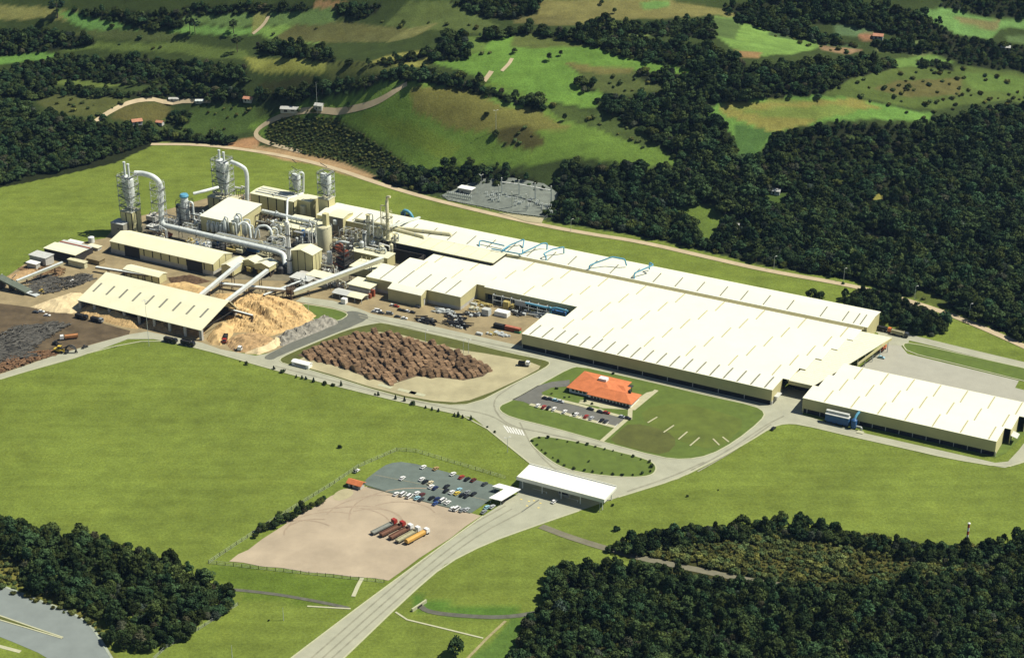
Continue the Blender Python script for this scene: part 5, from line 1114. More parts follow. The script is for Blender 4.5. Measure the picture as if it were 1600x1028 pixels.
# pipes over the back hall roof (blue)
for l, pts in (('first blue roof pipe from the left, lying low', [(749,386,11.5), (749,377,14.5), (753,376,14.7), (788,384,14.5)]), ('second blue roof pipe from the left, with a bent arm', [(785,391,13.5), (797,383,14), (819,374,17), (817,387,13)]), ('third blue roof pipe from the left, thin and arched', [(817,395,12.8), (847,380.5,17), (855,380,17), (854.5,391,12.5)]), ('fourth blue roof pipe from the left, starting at a hooked end', [(853.5,410,10.3), (853,400,14.5), (849,397,15), (862,390,16.5), (881,386,18), (881,396,13)]), ('fifth and largest blue roof pipe arching over the back hall', [(920,424.5,10.3), (921,415,14.5), (930,411,15.5), (957,401.5,19), (976,405,18.5), (979,415,14)]), ('rightmost blue roof pipe on the back hall', [(991,439,10.3), (991,427,15), (1021,414,18.5), (1015,410,19), (1014.5,421,14)]), ('pale low pipe between the first blue roof pipes', [(768,389,13.2), (816,397.5,13.2), (817,390,15.5)])):
    pipe('blue_roof_pipe', l, pts, .5, M_BLUEP, 'pipe', 1.2, 8, group='blue pipes over the back hall roof')
# blue arched portal and fan behind
ap = thing('blue_intake', 'blue half-round air intake beyond the back hall', 'duct', P(637, 347), PSI)
MB().tube([(-4, 0, 0), (-4, 0, 6), (-2.5, 0, 8.5), (1, 0, 8), (3.5, 0, 5.5), (4.6, 0, 2), (4, 0, 0)], 1.2, 10, 2).build('arch', M_BLUEP, ap, True); add(ap, 'dark_mouth', M_BLUED, (-4.8, -2.4, -1.6, 1.6, 0, 7)); add(ap, 'panel', M_GLASS, (-1.8, 1.8, -.2, .2, 1, 6))
conveyor('pale lattice boom leading to the blue air intake', (604,356), 18, (656,340), 12, 1.2, 1.0, M_GALV, 0)
bf = thing('blue_fan', 'small blue fan box behind the cream cyclone block', 'fan', P(532, 327), PSI); MB().box(-2.5, 2.5, -1.5, 1.5, 1.5, 4).build('casing', M_BLUEP, bf); MB().box(-2, 2, -1, 1, 0, 1.5).build('base', M_BLUED, bf); MB().tube([(2, 0, 3), (5.5, 0, 3), (5.5, 0, .3)], .5, 8, .8).build('outlet', M_BLUEP, bf)
# frames and cranes against the recess of the main hall
rc = place('recess_ducts', 'blue ducts and steel frames in the yard recess of the main hall', 'ducts', -50, 44); mb = MB()
for k in range(9): mb.bar((4+k*6.4, 4, 0), (4+k*6.4, 4, 7.2), .4).bar((4+k*6.4, 7, 0), (4+k*6.4, 7, 7.2), .4).bar((4+k*6.4, 4, 7), (4+k*6.4, 7, 7), .4)
mb.bar((4, 4, 7), (55, 4, 7), .4).bar((4, 4, 3.6), (55, 4, 3.6), .3); mb.build('frame', M_STEEL, rc)
MB().tube([(28, 3, 6.8), (44, 3, 6.6), (46, 2.4, 8), (46, 2.4, 0)], .7, 10, 1.5).build('blue_duct', M_BLUEP, rc, True); MB().tube([(46, 2.4, 7), (50, 2.6, 8.2), (58, 3, 7.4)], .65, 10, 2).build('blue_duct', M_BLUEP, rc, True); add(rc, 'blue_casing', M_BLUED, (46, 56, 3.4, 5.6, 1, 5.6)); add(rc, 'hopper', M_OCHRE, (13, 17, .8, 4, 0, 5.5), (18, 20, 1.5, 4, 0, 4)); add(rc, 'roller_door', M_GREYR, (20, 28, 3.5, 3.8, 3.6, 7))
# left service yard
for nm, l, cat, x, y, w, d, h, wm, rm in (('service_block', 'grey boxy building at the left edge of the process yard', 'building', 66, 411, 15, 9, 6, M_MASON, M_GREYR), ('service_annex', 'small white roofed lean-to left of the grey boxy building', 'annex', 53, 419, 9, 5, 4, M_MASON, M_WHITE), ('open_carport', 'open shed with wide pale roof on the left, its shade painted black', 'shed', 103, 402, 28, 12, 6, M_DARKSHADE, M_ROOFC), ('red_trim_shed', 'pale roof with a red ridge behind the open shed', 'shed', 118, 393, 26, 8, 4.5, M_DARKSHADE, M_GREYR), ('white_roof_hut', 'small black hut with white roof above the left sheds', 'hut', 117, 385, 12, 6, 3, M_DARKSHADE, M_WHITE), ('store_hut', 'low pale hut below the leftmost tower', 'hut', 148, 389, 10, 5, 2, M_MASON, M_ROOFC), ('trailer_tank', 'long pale tank beside the open shed on the left', 'tank', 122, 416, 15, 4, 4, M_CREAMD, M_CREAMD), ('bin_block', 'pale concrete bin block between tank and debarking hall', 'bin', 150, 410, 12, 7, 3, M_DIRT, M_DIRT)):  # the open shed's shade is painted as near-black walls
    t = thing(nm, l, cat, P(x, y), PSI); MB().box(-w/2+.5, w/2-.5, -d/2+.5, d/2-.5, 0, h).build('walls', wm, t); MB().box(-w/2, w/2, -d/2, d/2, h, h+.35).build('roof', rm, t)
    if nm == 'red_trim_shed': MB().box(-w/2-.1, w/2+.1, -.6, .6, h+.36, h+.7).build('ridge', M_RUST, t)
    if nm == 'service_block': MB().box(1, 4, -d/2+.2, -d/2+.45, 0, 3).build('door', M_STEELD, t)
wt = thing('water_tank', 'round pale blue tank near the leftmost tower', 'tank', P(143, 379), PSI); MB().lathe((0, 0, 0), [(2.2, 0), (2.2, 4), (.4, 4.8)], 16).build('shell', M_GALV, wt, True)
so_ = thing('log_sorter', 'sloping dark green log sorter deck on the far left edge', 'machine', P(26, 455), PSI); MB().slab([(-14, -3, 8), (10, -3, 2.5), (10, 3, 2.5), (-14, 3, 8)], 1.2).build('deck', mat('sorter_green', (.10, .12, .09), .7, .2, .4), so_); add(so_, 'frame', M_STEELD, (-12, -11, -2.6, 2.6, 0, 6), (-4, -3, -2.6, 2.6, 0, 4.6), (5, 6, -2.6, 2.6, 0, 2.4)); MB().bar((-14, 3, 8), (-18, 3, 3), .6).bar((-6, 3.4, 6.5), (-2, 3.4, 10), .4).build('arm', M_STEEL, so_); MB().slab([(8, -2, 2), (18, -2, .8), (18, 2, .8), (8, 2, 2)], .5).build('outfeed', M_STEEL, so_)

# small pipework filling the gaps between the big units
def pipework(label, x, y, w, d, h, seed, tone=0):
    rg = random.Random(seed); t = thing('pipework', label, 'pipework', P(x, y), PSI, 'pipework of the plant'); fr = MB(); nx_ = max(1, int(w/4))
    for i in range(nx_+1):
        for b in (-d/2, d/2): fr.bar((-w/2+i*w/nx_, b, 0), (-w/2+i*w/nx_, b, h), .25)
        for z in (h*.5, h): fr.bar((-w/2+i*w/nx_, -d/2, z), (-w/2+i*w/nx_, d/2, z), .25)
    for z in (h*.5, h):
        for b in (-d/2, d/2): fr.bar((-w/2, b, z), (w/2, b, z), .25)
    fr.build('frame', (M_BROWN, M_STEEL, M_STEELD)[seed % 3], t)
    for k in range(rg.randint(4, 7)):
        z = rg.choice((h*.25, h*.5+.5, h+.5)); b = rg.uniform(-d/2, d/2); x1 = rg.uniform(0, w/2); r_ = rg.uniform(.18, .5)
        MB().tube([(-w/2, b, z), (x1, b, z), (x1, b+rg.uniform(-2, 2), z+rg.uniform(1, 4)), (w/2, b, z+rg.uniform(0, 3)), (w/2, b, 0)], r_, 7, .8).build('pipe', rg.choice((M_GALV, M_STEEL, M_CREAMD, M_GALV, M_WHITE)), t, True)
    for k in range(rg.randint(2, 4)):
        R_ = rg.uniform(.6, 1.5); z = rg.uniform(2, h*.9); a, b = rg.uniform(-w*.4, w*.4), rg.uniform(-d*.4, d*.4)
        MB().lathe((a, b, .3), [(R_*.4, 0), (R_, R_*.5), (R_, z), (R_*.3, z+R_*.5)], 10).build('vessel', rg.choice((M_GALV, M_CREAMD, M_STEEL, M_BLUED)), t, True)
    MB().box(-w/2+.5, w/2-.5, -d/2+.3, d/2-.3, 0, h*.22).build('pump_base', M_STEELD, t)
    return t
for i, (l, x, y, w, d, h) in enumerate((('low pipework between leftmost tower and round dryer', 266, 352, 12, 6, 6), ('pipework right of the round dryer', 312, 352, 10, 5, 8), ('pipework behind the debarking hall, left end', 248, 372, 14, 6, 5), ('pipework behind the debarking hall, middle', 312, 388, 16, 6, 5), ('pipework under the big duct, middle', 338, 384, 14, 5, 5), ('pipework under the big duct near its elbow', 398, 392, 16, 6, 6), ('dense pipework left of the chimney', 436, 396, 12, 9, 11), ('dense pipework right of the chimney', 470, 385, 12, 9, 9), ('pipework between central block and trestle duct', 420, 356, 16, 8, 9), ('pipework behind the filters, right end', 440, 372, 12, 8, 10), ('pipework left of the silo', 484, 378, 10, 8, 12), ('pipework right of the silo', 530, 388, 12, 8, 10), ('pipework between silo and refiner columns', 550, 385, 14, 8, 12), ('pipework at the foot of the refiner columns', 590, 408, 16, 6, 9), ('pipework left of the refiner columns', 560, 392, 10, 8, 15), ('pipework below the cream ducts', 632, 374, 18, 6, 7), ('pipework beside the central cyclone tower', 376, 325, 12, 8, 14), ('pipework before the reject tower', 515, 428, 10, 5, 6), ('pipework behind the control building', 500, 420, 12, 5, 7), ('pipework beside the long conveyor foot', 470, 448, 8, 4, 4), ('tangled pale pipework below the long conveyor', 525, 448, 14, 5, 3.5), ('pipework on the left flank of the central block', 300, 362, 12, 5, 5))): pipework(l, x, y, w, d, h, 700+i)
# ================================================================== vehicles
M_TYRE = mat('tyre_rubber', (0.02, 0.02, 0.02), 0.8, 0.1, 2.0)
CARC = {'white': (.70, .70, .66), 'black': (.012, .012, .014), 'dark grey': (.05, .055, .06), 'red': (.30, .03, .02), 'maroon': (.10, .015, .012), 'navy': (.015, .025, .09), 'blue': (.03, .07, .22), 'light blue': (.28, .48, .55), 'yellow': (.60, .45, .06), 'cream': (.60, .52, .33), 'tan': (.36, .24, .10), 'silver': (.40, .42, .42), 'orange': (.50, .13, .03), 'grey': (.22, .24, .24)}
def paint(c): return mat('paint_'+c.replace(' ', '_'), CARC[c], 0.25, 0.04, 1.0, 0, 0.5)
WHEEL = MB().cyl((0, -.1, 0), (0, .1, 0), .31, n=12).mesh('wheel', M_TYRE)
def car_mesh(c, van=False):
    mb = MB(); hw = .84
    pr = [(-2.05, .3), (2.05, .3), (2.1, .62), (1.95, .8), (.95, .9), (-1.75, .92), (-2.05, .85)] if not van else [(-2.3, .35), (2.3, .35), (2.35, .8), (2.1, 1.1), (1.5, 1.15), (-2.3, 1.15)]
    n = len(pr); tp = .94
    mb.pts([(x, -hw*(1 if z < .7 else tp), z) for x, z in pr]+[(x, hw*(1 if z < .7 else tp), z) for x, z in pr], [tuple(range(n)), tuple(range(2*n-1, n-1, -1))]+[(i, i+n, (i+1) % n+n, (i+1) % n) for i in range(n)])
    body = mb.mesh('body', paint(c))
    g = [(.9, .9), (.25, 1.36), (-1.3, 1.36), (-1.75, .92)] if not van else [(1.5, 1.15), (1.0, 1.9), (-2.25, 1.95), (-2.3, 1.15)]; t = MB(); n = 4
    t.pts([(x, -.76 if z < 1.2 else -.62, z) for x, z in g]+[(x, .76 if z < 1.2 else .62, z) for x, z in g], [tuple(range(n)), tuple(range(2*n-1, n-1, -1))]+[(i, i+n, (i+1) % n+n, (i+1) % n) for i in range(n)])
    glass = t.mesh('windows', M_GLASS)
    x0, x1, zt = (-1.28, .22, 1.36) if not van else (-2.24, .98, 1.93)
    roof = MB().box(x0, x1, -.63, .63, zt, zt+.05).mesh('roof', paint(c))
    return body, glass, roof
CARM = {}
def heading(x, y, dx, dy):
    d = P(x+dx, y+dy)-P(x, y); return math.atan2(d.y, d.x)
def car(x, y, c, label, hd=(1, -.68), group=None, van=False, z=.25, rz=None, cat='car'):
    k = (c, van)
    if k not in CARM: CARM[k] = car_mesh(c, van)
    p = P(x, y); p.z = z; r = thing('van' if van else 'car', label, 'van' if van else cat, p, heading(x, y, *hd)+random.uniform(-.05, .05) if rz is None else rz, group)
    for nm, me in zip(('body', 'windows', 'roof'), CARM[k]): part(nm, me, r)
    for a in (-1.3, 1.3):
        for b in (-.74, .74): part('wheel', WHEEL, r, (a, b, .31))
    return r
GP = 'cars in the gate car park'
def row(cars, phrase, hd=(1, -.68), group=GP, fx=lambda a, b: (520+a/5, 690+b/5), z=.25):
    for i, (a, b, c, *v) in enumerate(cars):
        x, y = fx(a, b); car(x, y, c, '%s %s, %s from left, %s' % (c, 'van' if v else 'car', ORD[i], phrase), hd, group, bool(v), z)
row([(707,207,'white'),(805,219,'tan'),(938,261,'white'),(1005,286,'red'),(1050,301,'black'),(1098,309,'maroon'),(1187,339,'dark grey')], 'gate car park row along the grass')
row([(543,294,'white'),(695,302,'white'),(722,321,'black'),(763,330,'cream'),(768,360,'white'),(800,371,'navy')], 'left middle group of the gate car park')
row([(890,358,'black'),(885,392,'black'),(930,404,'white'),(970,412,'yellow'),(985,384,'light blue'),(1012,424,'black'),(1045,434,'black'),(1052,404,'grey'),(1100,417,'black')], 'right middle group of the gate car park')
row([(495,417,'white'),(550,420,'white',1),(600,436,'white',1),(656,412,'white'),(660,449,'light blue'),(690,459,'dark grey'),(697,424,'maroon'),(772,449,'black'),(802,491,'blue'),(815,457,'navy'),(862,469,'white',1),(897,484,'white'),(935,531,'white'),(970,534,'white',1),(1010,544,'grey'),(1045,539,'silver')], 'gate car park row along the gravel')
row([(1180,557,'grey'),(1205,522,'light blue'),(1245,517,'silver')], 'group under the angled gate shelter')
fo = lambda a, b: (740+a/4.672, 540+b/4.672)
OG = 'cars in the office car park'
row([(468,446,'white'),(512,456,'red'),(545,463,'black'),(587,470,'white'),(665,490,'white'),(748,510,'white'),(820,526,'red'),(860,538,'silver'),(935,553,'black'),(965,561,'dark grey')], 'near row of the office car park', (1, -1.0), OG, fo, .3)
row([(525,393,'black'),(560,398,'dark grey'),(600,408,'light blue'),(635,416,'silver'),(853,470,'black'),(925,491,'black'),(970,498,'red'),(1085,528,'silver'),(1125,538,'black')], 'far row of the office car park', (1, .25), OG, fo, .3)
fy = lambda a, b: (560+a/8, 440+b/8)
YG = 'vehicles parked in the works yard'
row([(205,385,'silver'),(245,376,'white',1),(285,402,'dark grey'),(392,412,'grey',1),(490,448,'dark grey'),(575,468,'white')], 'front row of the works yard', (1, .1), YG, fy, .1)
row([(430,308,'white'),(474,318,'red'),(525,365,'black'),(566,374,'black'),(620,382,'white'),(675,394,'black'),(740,324,'dark grey')], 'back row of the works yard by the annex', (1, .22), YG, fy, .1)
car(1208, 671, 'black', 'black car on the bend of the road near the right warehouse', (1, -.9), z=.18)
car(866, 785, 'white', 'white car stopped at the edge of the gate canopy shade', (1, -.7), z=.18)
car(557, 737, 'white', 'white car parked alone above the orange roof hut', (1, -.6), z=.1)
car(1377, 560, 'light blue', 'pale blue car on the loading apron beside the link canopy', (1, .2), z=.2)
# trucks
M_BED = {'grey': mat('truck_bed_grey', (.20, .21, .18), .7, .2, .8), 'brown': mat('truck_bed_brown', (.16, .08, .05), .8, .3, .8), 'ochre': mat('truck_tarp_ochre', (.52, .30, .07), .7, .12, .5), 'straw': mat('truck_bed_straw', (.34, .32, .20), .8, .25, .8), 'dark': mat('truck_dark', (.02, .02, .02), .7, .2, .6), 'rust': M_RUST, 'orange': mat('truck_load_orange', (.36, .16, .06), .8, .3, .5)}
def truck(x, y, hd, cab, bed, label, L=15.0, side=1.0, tarp=False, group=None, z=.2, cat='truck'):
    p = P(x, y); p.z = z; r = thing('truck', label, cat, p, heading(x, y, *hd), group); c = L/2
    mb = MB(); pr = [(c-2.4, .9), (c, .9), (c, 2.0), (c-.35, 3.0), (c-2.3, 3.1), (c-2.4, 2.9)]; n = 6
    mb.pts([(a, -1.2, b) for a, b in pr]+[(a, 1.2, b) for a, b in pr], [tuple(range(n)), tuple(range(2*n-1, n-1, -1))]+[(i, i+n, (i+1) % n+n, (i+1) % n) for i in range(n)]).build('cab', paint(cab), r)
    MB().pts([(c+.02, -1.05, 2.05), (c+.02, 1.05, 2.05), (c-.32, 1.05, 2.95), (c-.32, -1.05, 2.95)], [(0, 1, 2, 3)]).build('windscreen', M_GLASS, r)
    MB().box(-c, c-.5, -.5, .5, .65, .95).build('chassis', M_STEELD, r)
    if bed:
        m = M_BED[bed]; b0, b1 = -c, c-3.1; MB().box(b0, b1, -1.25, 1.25, 1.05, 1.3).build('bed', m, r)
        if side: MB().box(b0, b1, -1.28, -1.16, 1.3, 1.3+side).box(b0, b1, 1.16, 1.28, 1.3, 1.3+side).box(b0, b0+.12, -1.16, 1.16, 1.3, 1.3+side).box(b1-.12, b1, -1.16, 1.16, 1.3, 1.5+side).build('side_boards', m, r)
        if tarp: MB().prism([(-1.2, 1.4), (1.2, 1.4), (1.2, 2.4), (.5, 2.9), (-.5, 2.9), (-1.2, 2.4)], b0+.15, b1-.15).build('tarpaulin', m, r)
    xs = [c-1.2, c-4.0, -c+1.2, -c+2.4]+([-c+3.6] if L > 12 else [])
    for a in xs:
        for s in (-1, 1): part('wheel', WHEEL, r, (a, s*1.05, .5), sc=(1.6, 1.8, 1.6))
    return r
TG = 'lorries parked side by side on the truck park'
ft = lambda a, b: (560+a/10.28, 770+b/10.28)
for (t, h, cab, bed, side, tp, l) in (((240,672),(590,498),'red','grey',.5,False,'lorry with red cab and empty grey bed, leftmost of five'), ((380,708),(725,535),'red','brown',.9,False,'lorry with red cab and brown bed, second of five'), ((530,752),(850,580),'white','brown',.9,False,'lorry with white cab and brown bed, middle of five'), ((640,805),(970,620),'white','straw',.7,False,'lorry with white cab and straw coloured bed, fourth of five'), ((785,825),(1110,648),'white','ochre',1.0,True,'lorry with white cab under an ochre tarpaulin, rightmost of five')):
    (x0, y0), (x1, y1) = ft(*t), ft(*h); L = (P(x1, y1)-P(x0, y0)).length; truck((x0+x1)/2, (y0+y1)/2, (x1-x0, y1-y0), cab, bed, l, min(L+1.5, 21), side, tp, TG)
truck(108, 530, (-1, .12), 'white', 'orange', 'white cabbed truck with orange brown load in the bark yard', 11, 1.4, True, z=.12)
truck(267, 535, (1, .22), 'black', 'dark', 'black truck standing in for a shadow shape before the chip shed, left one of two', 9, 1.6, True, z=.18); truck(294, 540, (1, .22), 'black', 'dark', 'black truck standing in for a shadow shape before the chip shed, right one of two', 9.5, 1.9, True, z=.18)  # black trucks built where dark shadow shapes lie
truck(128, 498, (1, .24), 'black', 'dark', 'long black truck at the left corner of the chip shed', 9, 1.5, True, z=.12); truck(152, 503, (1, .24), 'grey', 'dark', 'black truck with grey cab behind the long black truck', 9, 1.5, True, z=.12)
truck(1382, 518, (1, .22), 'orange', 'dark', 'dark truck with orange cab behind the link canopy', 9, 1.6, True, z=.22); truck(1406, 525, (1, .24), 'dark grey', 'straw', 'long truck with pale top on the back road', 11, 1.8, True, z=.22)
truck(819, 572, (1, .1), 'white', 'dark', 'small truck with white cab at the right end of the log yard', 7, 1.2, False, z=.35)
truck(352, 533, (-.3, 1), 'red', 'dark', 'dark dump truck with red cab in the chip piles', 9, 1.8, True, z=.1); truck(372, 548, (1, .1), 'white', None, 'white tractor unit beside the chip piles', 5, 0, False, z=.1)
truck(1378, 548, (1, -.8), 'orange', 'rust', 'rust red truck parked under the edge of the link canopy', 8, 1.0, True, z=.2)
def loader(x, y, hd, m, label, sc=1.0, z=.1):
    p = P(x, y); p.z = z; r = thing('wheel_loader', label, 'loader', p, heading(x, y, *hd)); r.scale = (sc,)*3
    MB().box(-3, .6, -1.1, 1.1, .9, 2.2).build('engine_body', m, r); MB().box(-.8, .9, -.8, .8, 2.2, 3.6).build('cabin', M_GLASS, r); MB().box(-.9, 1, -.9, .9, 3.6, 3.75).build('cabin_roof', m, r)
    MB().bar((.6, -.8, 1.6), (3.2, -.8, 1.0), .3, .5).bar((.6, .8, 1.6), (3.2, .8, 1.0), .3, .5).build('lift_arms', m, r); MB().prism([(-1.4, .2), (1.4, .2), (1.4, 1.5), (-1.4, 1.5)], 3.2, 4.2).build('bucket', M_STEELD, r)
    for a in (-2, 1.4):
        for s in (-1, 1): part('wheel', WHEEL, r, (a, s*1.15, .8), sc=(2.5, 2.6, 2.5))
    return r
M_CATY = mat('machine_yellow', (.50, .36, .05), .5, .2, .8)
loader(94, 551, (1, .1), M_CATY, 'yellow log loader with big dark grapple in the bark yard', 1.2)
gr = thing('log_grapple', 'dark curved log grapple beside the yellow loader', 'grapple', P(111, 551), 0); MB().tube([(-2.6, 0, 0), (-3.2, 0, 2.6), (-1, 0, 5), (2, 0, 4.6), (3.4, 0, 2), (2.6, 0, .2)], .55, 8, 1.5).tube([(0, -1.2, 4.6), (3.2, -1.2, 3), (4.2, -1.2, .6)], .4, 8, 1).build('claw', M_STEELD, gr, True); MB().bar((-6, 0, 2), (-1, 0, 4.8), .5).build('boom', M_STEELD, gr)
loader(88, 539, (1, .3), M_STEELD, 'dark small loader with white cab above the yellow loader', .8); loader(132, 544, (1, -.4), M_STEELD, 'little dark loader at the verge of the bark yard', .55); loader(66, 458, (1, .2), M_CATY, 'small yellow loader among the logs behind the sorter', .7); loader(114, 443, (1, .2), M_WHITE, 'small white loader between sorter and chip shed', .7)
for i, (x, y, c) in enumerate(((56,489,'dark grey'), (65,488,'white'), (74,494,'white'))): car(x, y, c, '%s car, %s from the left, parked on the dark bark yard' % (c, ORD[i]), (1, .1), 'cars on the bark yard', z=.12)
# works yard: containers, skips and steel stock
def ybox(name, l, cat, x, y, w, d, h, m, top=None, rz=PSI):
    t = thing(name, l, cat, P(x, y), rz); MB().box(-w/2, w/2, -d/2, d/2, .15, h).build('shell', m, t); MB().box(-w/2+.1, w/2-.1, -d/2+.1, d/2-.1, h, h+.12).build('lid', top or m, t); MB().box(-w/2, w/2, -.2, .2, 0, .15).build('skid', M_STEELD, t)
    for k in range(int(w/1.2)): MB().box(-w/2+k*1.2+.2, -w/2+k*1.2+.5, -d/2-.08, -d/2, .3, h-.1).build('rib', m, t)
    return t
ybox('shipping_container', 'rust red container in the works yard left of the main hall', 'container', 800, 517, 11.8, 2.6, 2.8, M_RUST, mat('container_red', (.36, .12, .07), .7, .2, .5)); ybox('shipping_container', 'black container end to end with the rust red container', 'container', 781, 513, 8, 2.5, 2.8, M_BED['dark'])
ybox('site_cabin', 'grey boxy cabin in the middle of the works yard', 'cabin', 760, 492, 5, 4, 4.2, M_STEEL, M_GREYR); ybox('white_tent', 'white covered unit in the middle of the works yard', 'unit', 785, 493, 9, 5, 3, M_WHITE, M_WHITE); ybox('green_skip', 'small bright green skip near the left corner of the main hall', 'skip', 809, 520, 4, 2, 1.2, mat('skip_green', (.05, .22, .09), .6, .2, .5)); ybox('grey_crate', 'dark grey crate at the front of the works yard', 'crate', 749, 523, 4, 2, 1.4, M_STEEL, M_GREYR); ybox('orange_tank', 'orange tank standing against the flat annex wall', 'tank', 583, 463, 2.4, 1.6, 4.5, M_RUST); ybox('orange_tank', 'shorter orange tank left of the other orange tank', 'tank', 578, 466, 2, 1.6, 3, M_RUST); ybox('weighbridge_hut', 'small white hut on the weighbridge next to the twin gabled shelter', 'hut', 538, 474, 3.4, 3, 3.4, M_WHITE, M_WHITE)
def stock(l, x, y, n, L, m, seed, h=1.2, spread=5, group='steel stock heaps in the works yard'):
    rg = random.Random(seed); t = thing('stock_heap', l, 'heap', P(x, y), PSI, group); mb = MB()
    for k in range(n):
        a = rg.uniform(-.5, .5); p = Vector((rg.uniform(-spread, spread), rg.uniform(-spread*.5, spread*.5), rg.uniform(.1, h))); q = Vector((math.cos(a), math.sin(a), rg.uniform(-.1, .1)))*rg.uniform(.4, 1)*L/2; mb.bar(p-q, p+q, rg.uniform(.2, .8), rg.uniform(.2, .8))
    mb.build('beams', m, t); mb = MB()
    for k in range(n//3): x_, y_ = rg.uniform(-spread, spread), rg.uniform(-spread*.5, spread*.5); s = rg.uniform(.3, 1.1); mb.box(x_-s, x_+s, y_-s, y_+s, 0, s*1.4)
    mb.build('crates', M_STEEL, t); return t
for i, (l, x, y, n, L, m, h, sp) in enumerate((('dark heap of steel stock before the yard wing, nearest the road', 716, 508, 46, 9, M_BED['dark'], 2.2, 7), ('long dark heap standing in for a vehicle and its shadow beside the yard road', 666, 503, 34, 9, M_BED['dark'], 2.0, 5), ('grey heap of scaffold parts before the yard wing', 694, 488, 40, 5, M_STEEL, 1.5, 6), ('mixed dark heap below the yard wing corner', 712, 496, 34, 6, M_STEELD, 1.8, 6), ('ochre heap of machine parts in the recess corner', 752, 476, 30, 5, M_OCHRE, 1.6, 6), ('grey tangle of pipes left of the main hall roof', 846, 495, 40, 7, M_STEEL, 2.2, 6), ('ochre skip heap beside the grey tangle of pipes', 832, 487, 30, 5, M_OCHRE, 1.6, 5), ('dark machine heap under the blue ducts', 806, 490, 24, 5, M_STEELD, 1.6, 6), ('pale crates along the yard wing end wall', 742, 484, 20, 3, M_CREAMD, 1.4, 4), ('brown timber heap at the front right of the yard', 768, 522, 26, 4, M_OCHRE, 1.0, 3), ('pale pipes laid in the recess of the hall roof', 878, 484, 30, 6, M_GALV, 1.6, 4), ('dark crates in the middle of the yard', 738, 492, 26, 4, M_STEELD, 1.6, 5), ('grey long pipes beside the rust red container', 785, 523, 16, 8, M_STEEL, .7, 4))): stock(l, x, y, n, L, m, 900+i, h, sp)  # the long dark heap by the yard road stands for a vehicle's shadow
# ================================================================== timber and chip heaps
M_LOG = mat('log_bark', (.245, .158, .088), .9, .55, .4, rnd=.25); M_LOGE = mat('log_end', (.40, .29, .17), .9, .3, .9); M_LOGG = mat('old_log_bark', (.10, .095, .08), .9, .5, .35)
def log_mesh(seed, W_=10.0, H_=4.2, L=4.6, r=.27):
    rg = random.Random(seed); mb = MB(); n = 0; z = r
    while z < H_:
        half = W_/2*(1-(z/H_)**1.5*.75); x = -half
        while x < half:
            top = z+r*1.8 > H_*.85
            if rg.random() < (.72 if top else .97):
                rr = r*rg.uniform(.75, 1.3); d = rg.uniform(-.35, .35); a = rg.uniform(-.05, .05); lx = L*rg.uniform(.42, .55)
                A_ = Vector((x+rg.uniform(-.1, .1)-a*lx, -lx+d, z+rg.uniform(-.1, .1))); B_ = Vector((x+a*lx, lx+d, z+rg.uniform(-.1, .12)))
                mb.m = 0; mb.cyl(A_, B_, rr, rr*.9, 6, False); mb.m = 1; k = len(mb.v); mb.pts(mb.v[k-12:k-6], [(0, 1, 2, 3, 4, 5)]); mb.m = 0
            x += r*1.95
        z += r*1.72
    return mb.mesh('logs', [M_LOG, M_LOGE])
LOGS = [log_mesh(40+k, 7.0+1.3*(k % 3), 1.9+.5*(k % 4), 2.9, .22) for k in range(6)]
PILE = [(468,556),(500,540),(545,528),(590,522),(640,530),(700,546),(745,565),(765,578),(752,588),(722,594),(690,590),(650,588),(612,600),(575,590),(535,574),(500,566)]
sheet('pile_gap_shade', [(x+(x-612)*.02, y+(y-562)*.03) for x, y in PILE], .325, mat('gap_shade_brown', (.11, .075, .045), .95, .4, .3))  # dark brown sheet added so gaps between the stacks read as shade
rg = random.Random(5); dR = Vector((.45, -.9, 0)).normalized(); nR = Vector((.9, .45, 0)).normalized(); c0 = P(612, 560); rz0 = math.atan2(dR.y, dR.x); ns_ = 0
for i in range(-24, 25):
    hrow = rg.uniform(.8, 1.25); t = -70.0
    while t < 70:
        p = c0+nR*(i*3.7+rg.uniform(-.4, .4))+dR*t; a, b = PXA(p.x, p.y, 0); t += rg.uniform(5.0, 6.6)
        if not inpoly(np.array([a]), np.array([b]), PILE)[0] or rg.random() < .04: continue
        edge = 'near edge' if b > 574 else 'far edge' if b < 541 else 'middle'; side = 'left' if a < 560 else 'right' if a > 670 else 'centre'
        o = part('log_stack', LOGS[rg.randrange(6)], None, p+Vector((0, 0, .3)), rz0+rg.uniform(-.1, .1), (rg.uniform(.8, 1.1), rg.uniform(.8, 1.0), hrow*rg.uniform(.6, 1.2))); o.rotation_euler[0] = rg.uniform(-.08, .08); o.rotation_euler[1] = rg.uniform(-.1, .1)
        tag(o, 'ridge of brown logs in the %s of the big timber pile, %s part' % (edge, side), 'log stack', 'log stacks of the big timber pile'); ns_ += 1
print('stacks', ns_)
mb = MB(); rg = random.Random(3)
def loose(poly, n, m, name, label, r=.28, L=6, hz=1.6, seed=3):
    rg = random.Random(seed); mb = MB(); xs = [q[0] for q in poly]; ys = [q[1] for q in poly]; k = 0
    while k < n:
        x, y = rg.uniform(min(xs), max(xs)), rg.uniform(min(ys), max(ys))
        if not inpoly(np.array([x]), np.array([y]), poly)[0]: continue
        p = P(x, y); bump = hz*(.5+.5*math.sin(p.x/6.0)*math.sin(p.y/9.0+1)); a = rg.gauss(.3, .5); d = Vector((math.cos(a), math.sin(a), rg.uniform(-.12, .12)))*L*rg.uniform(.3, .6)
        p.z = .1+rg.uniform(0, max(.3, bump)); mb.cyl(p-d, p+d, r*rg.uniform(.6, 1.4), n=5, caps=False); k += 1
    o = mb.build(name, m); o['kind'] = 'stuff'; o['label'] = label; return o
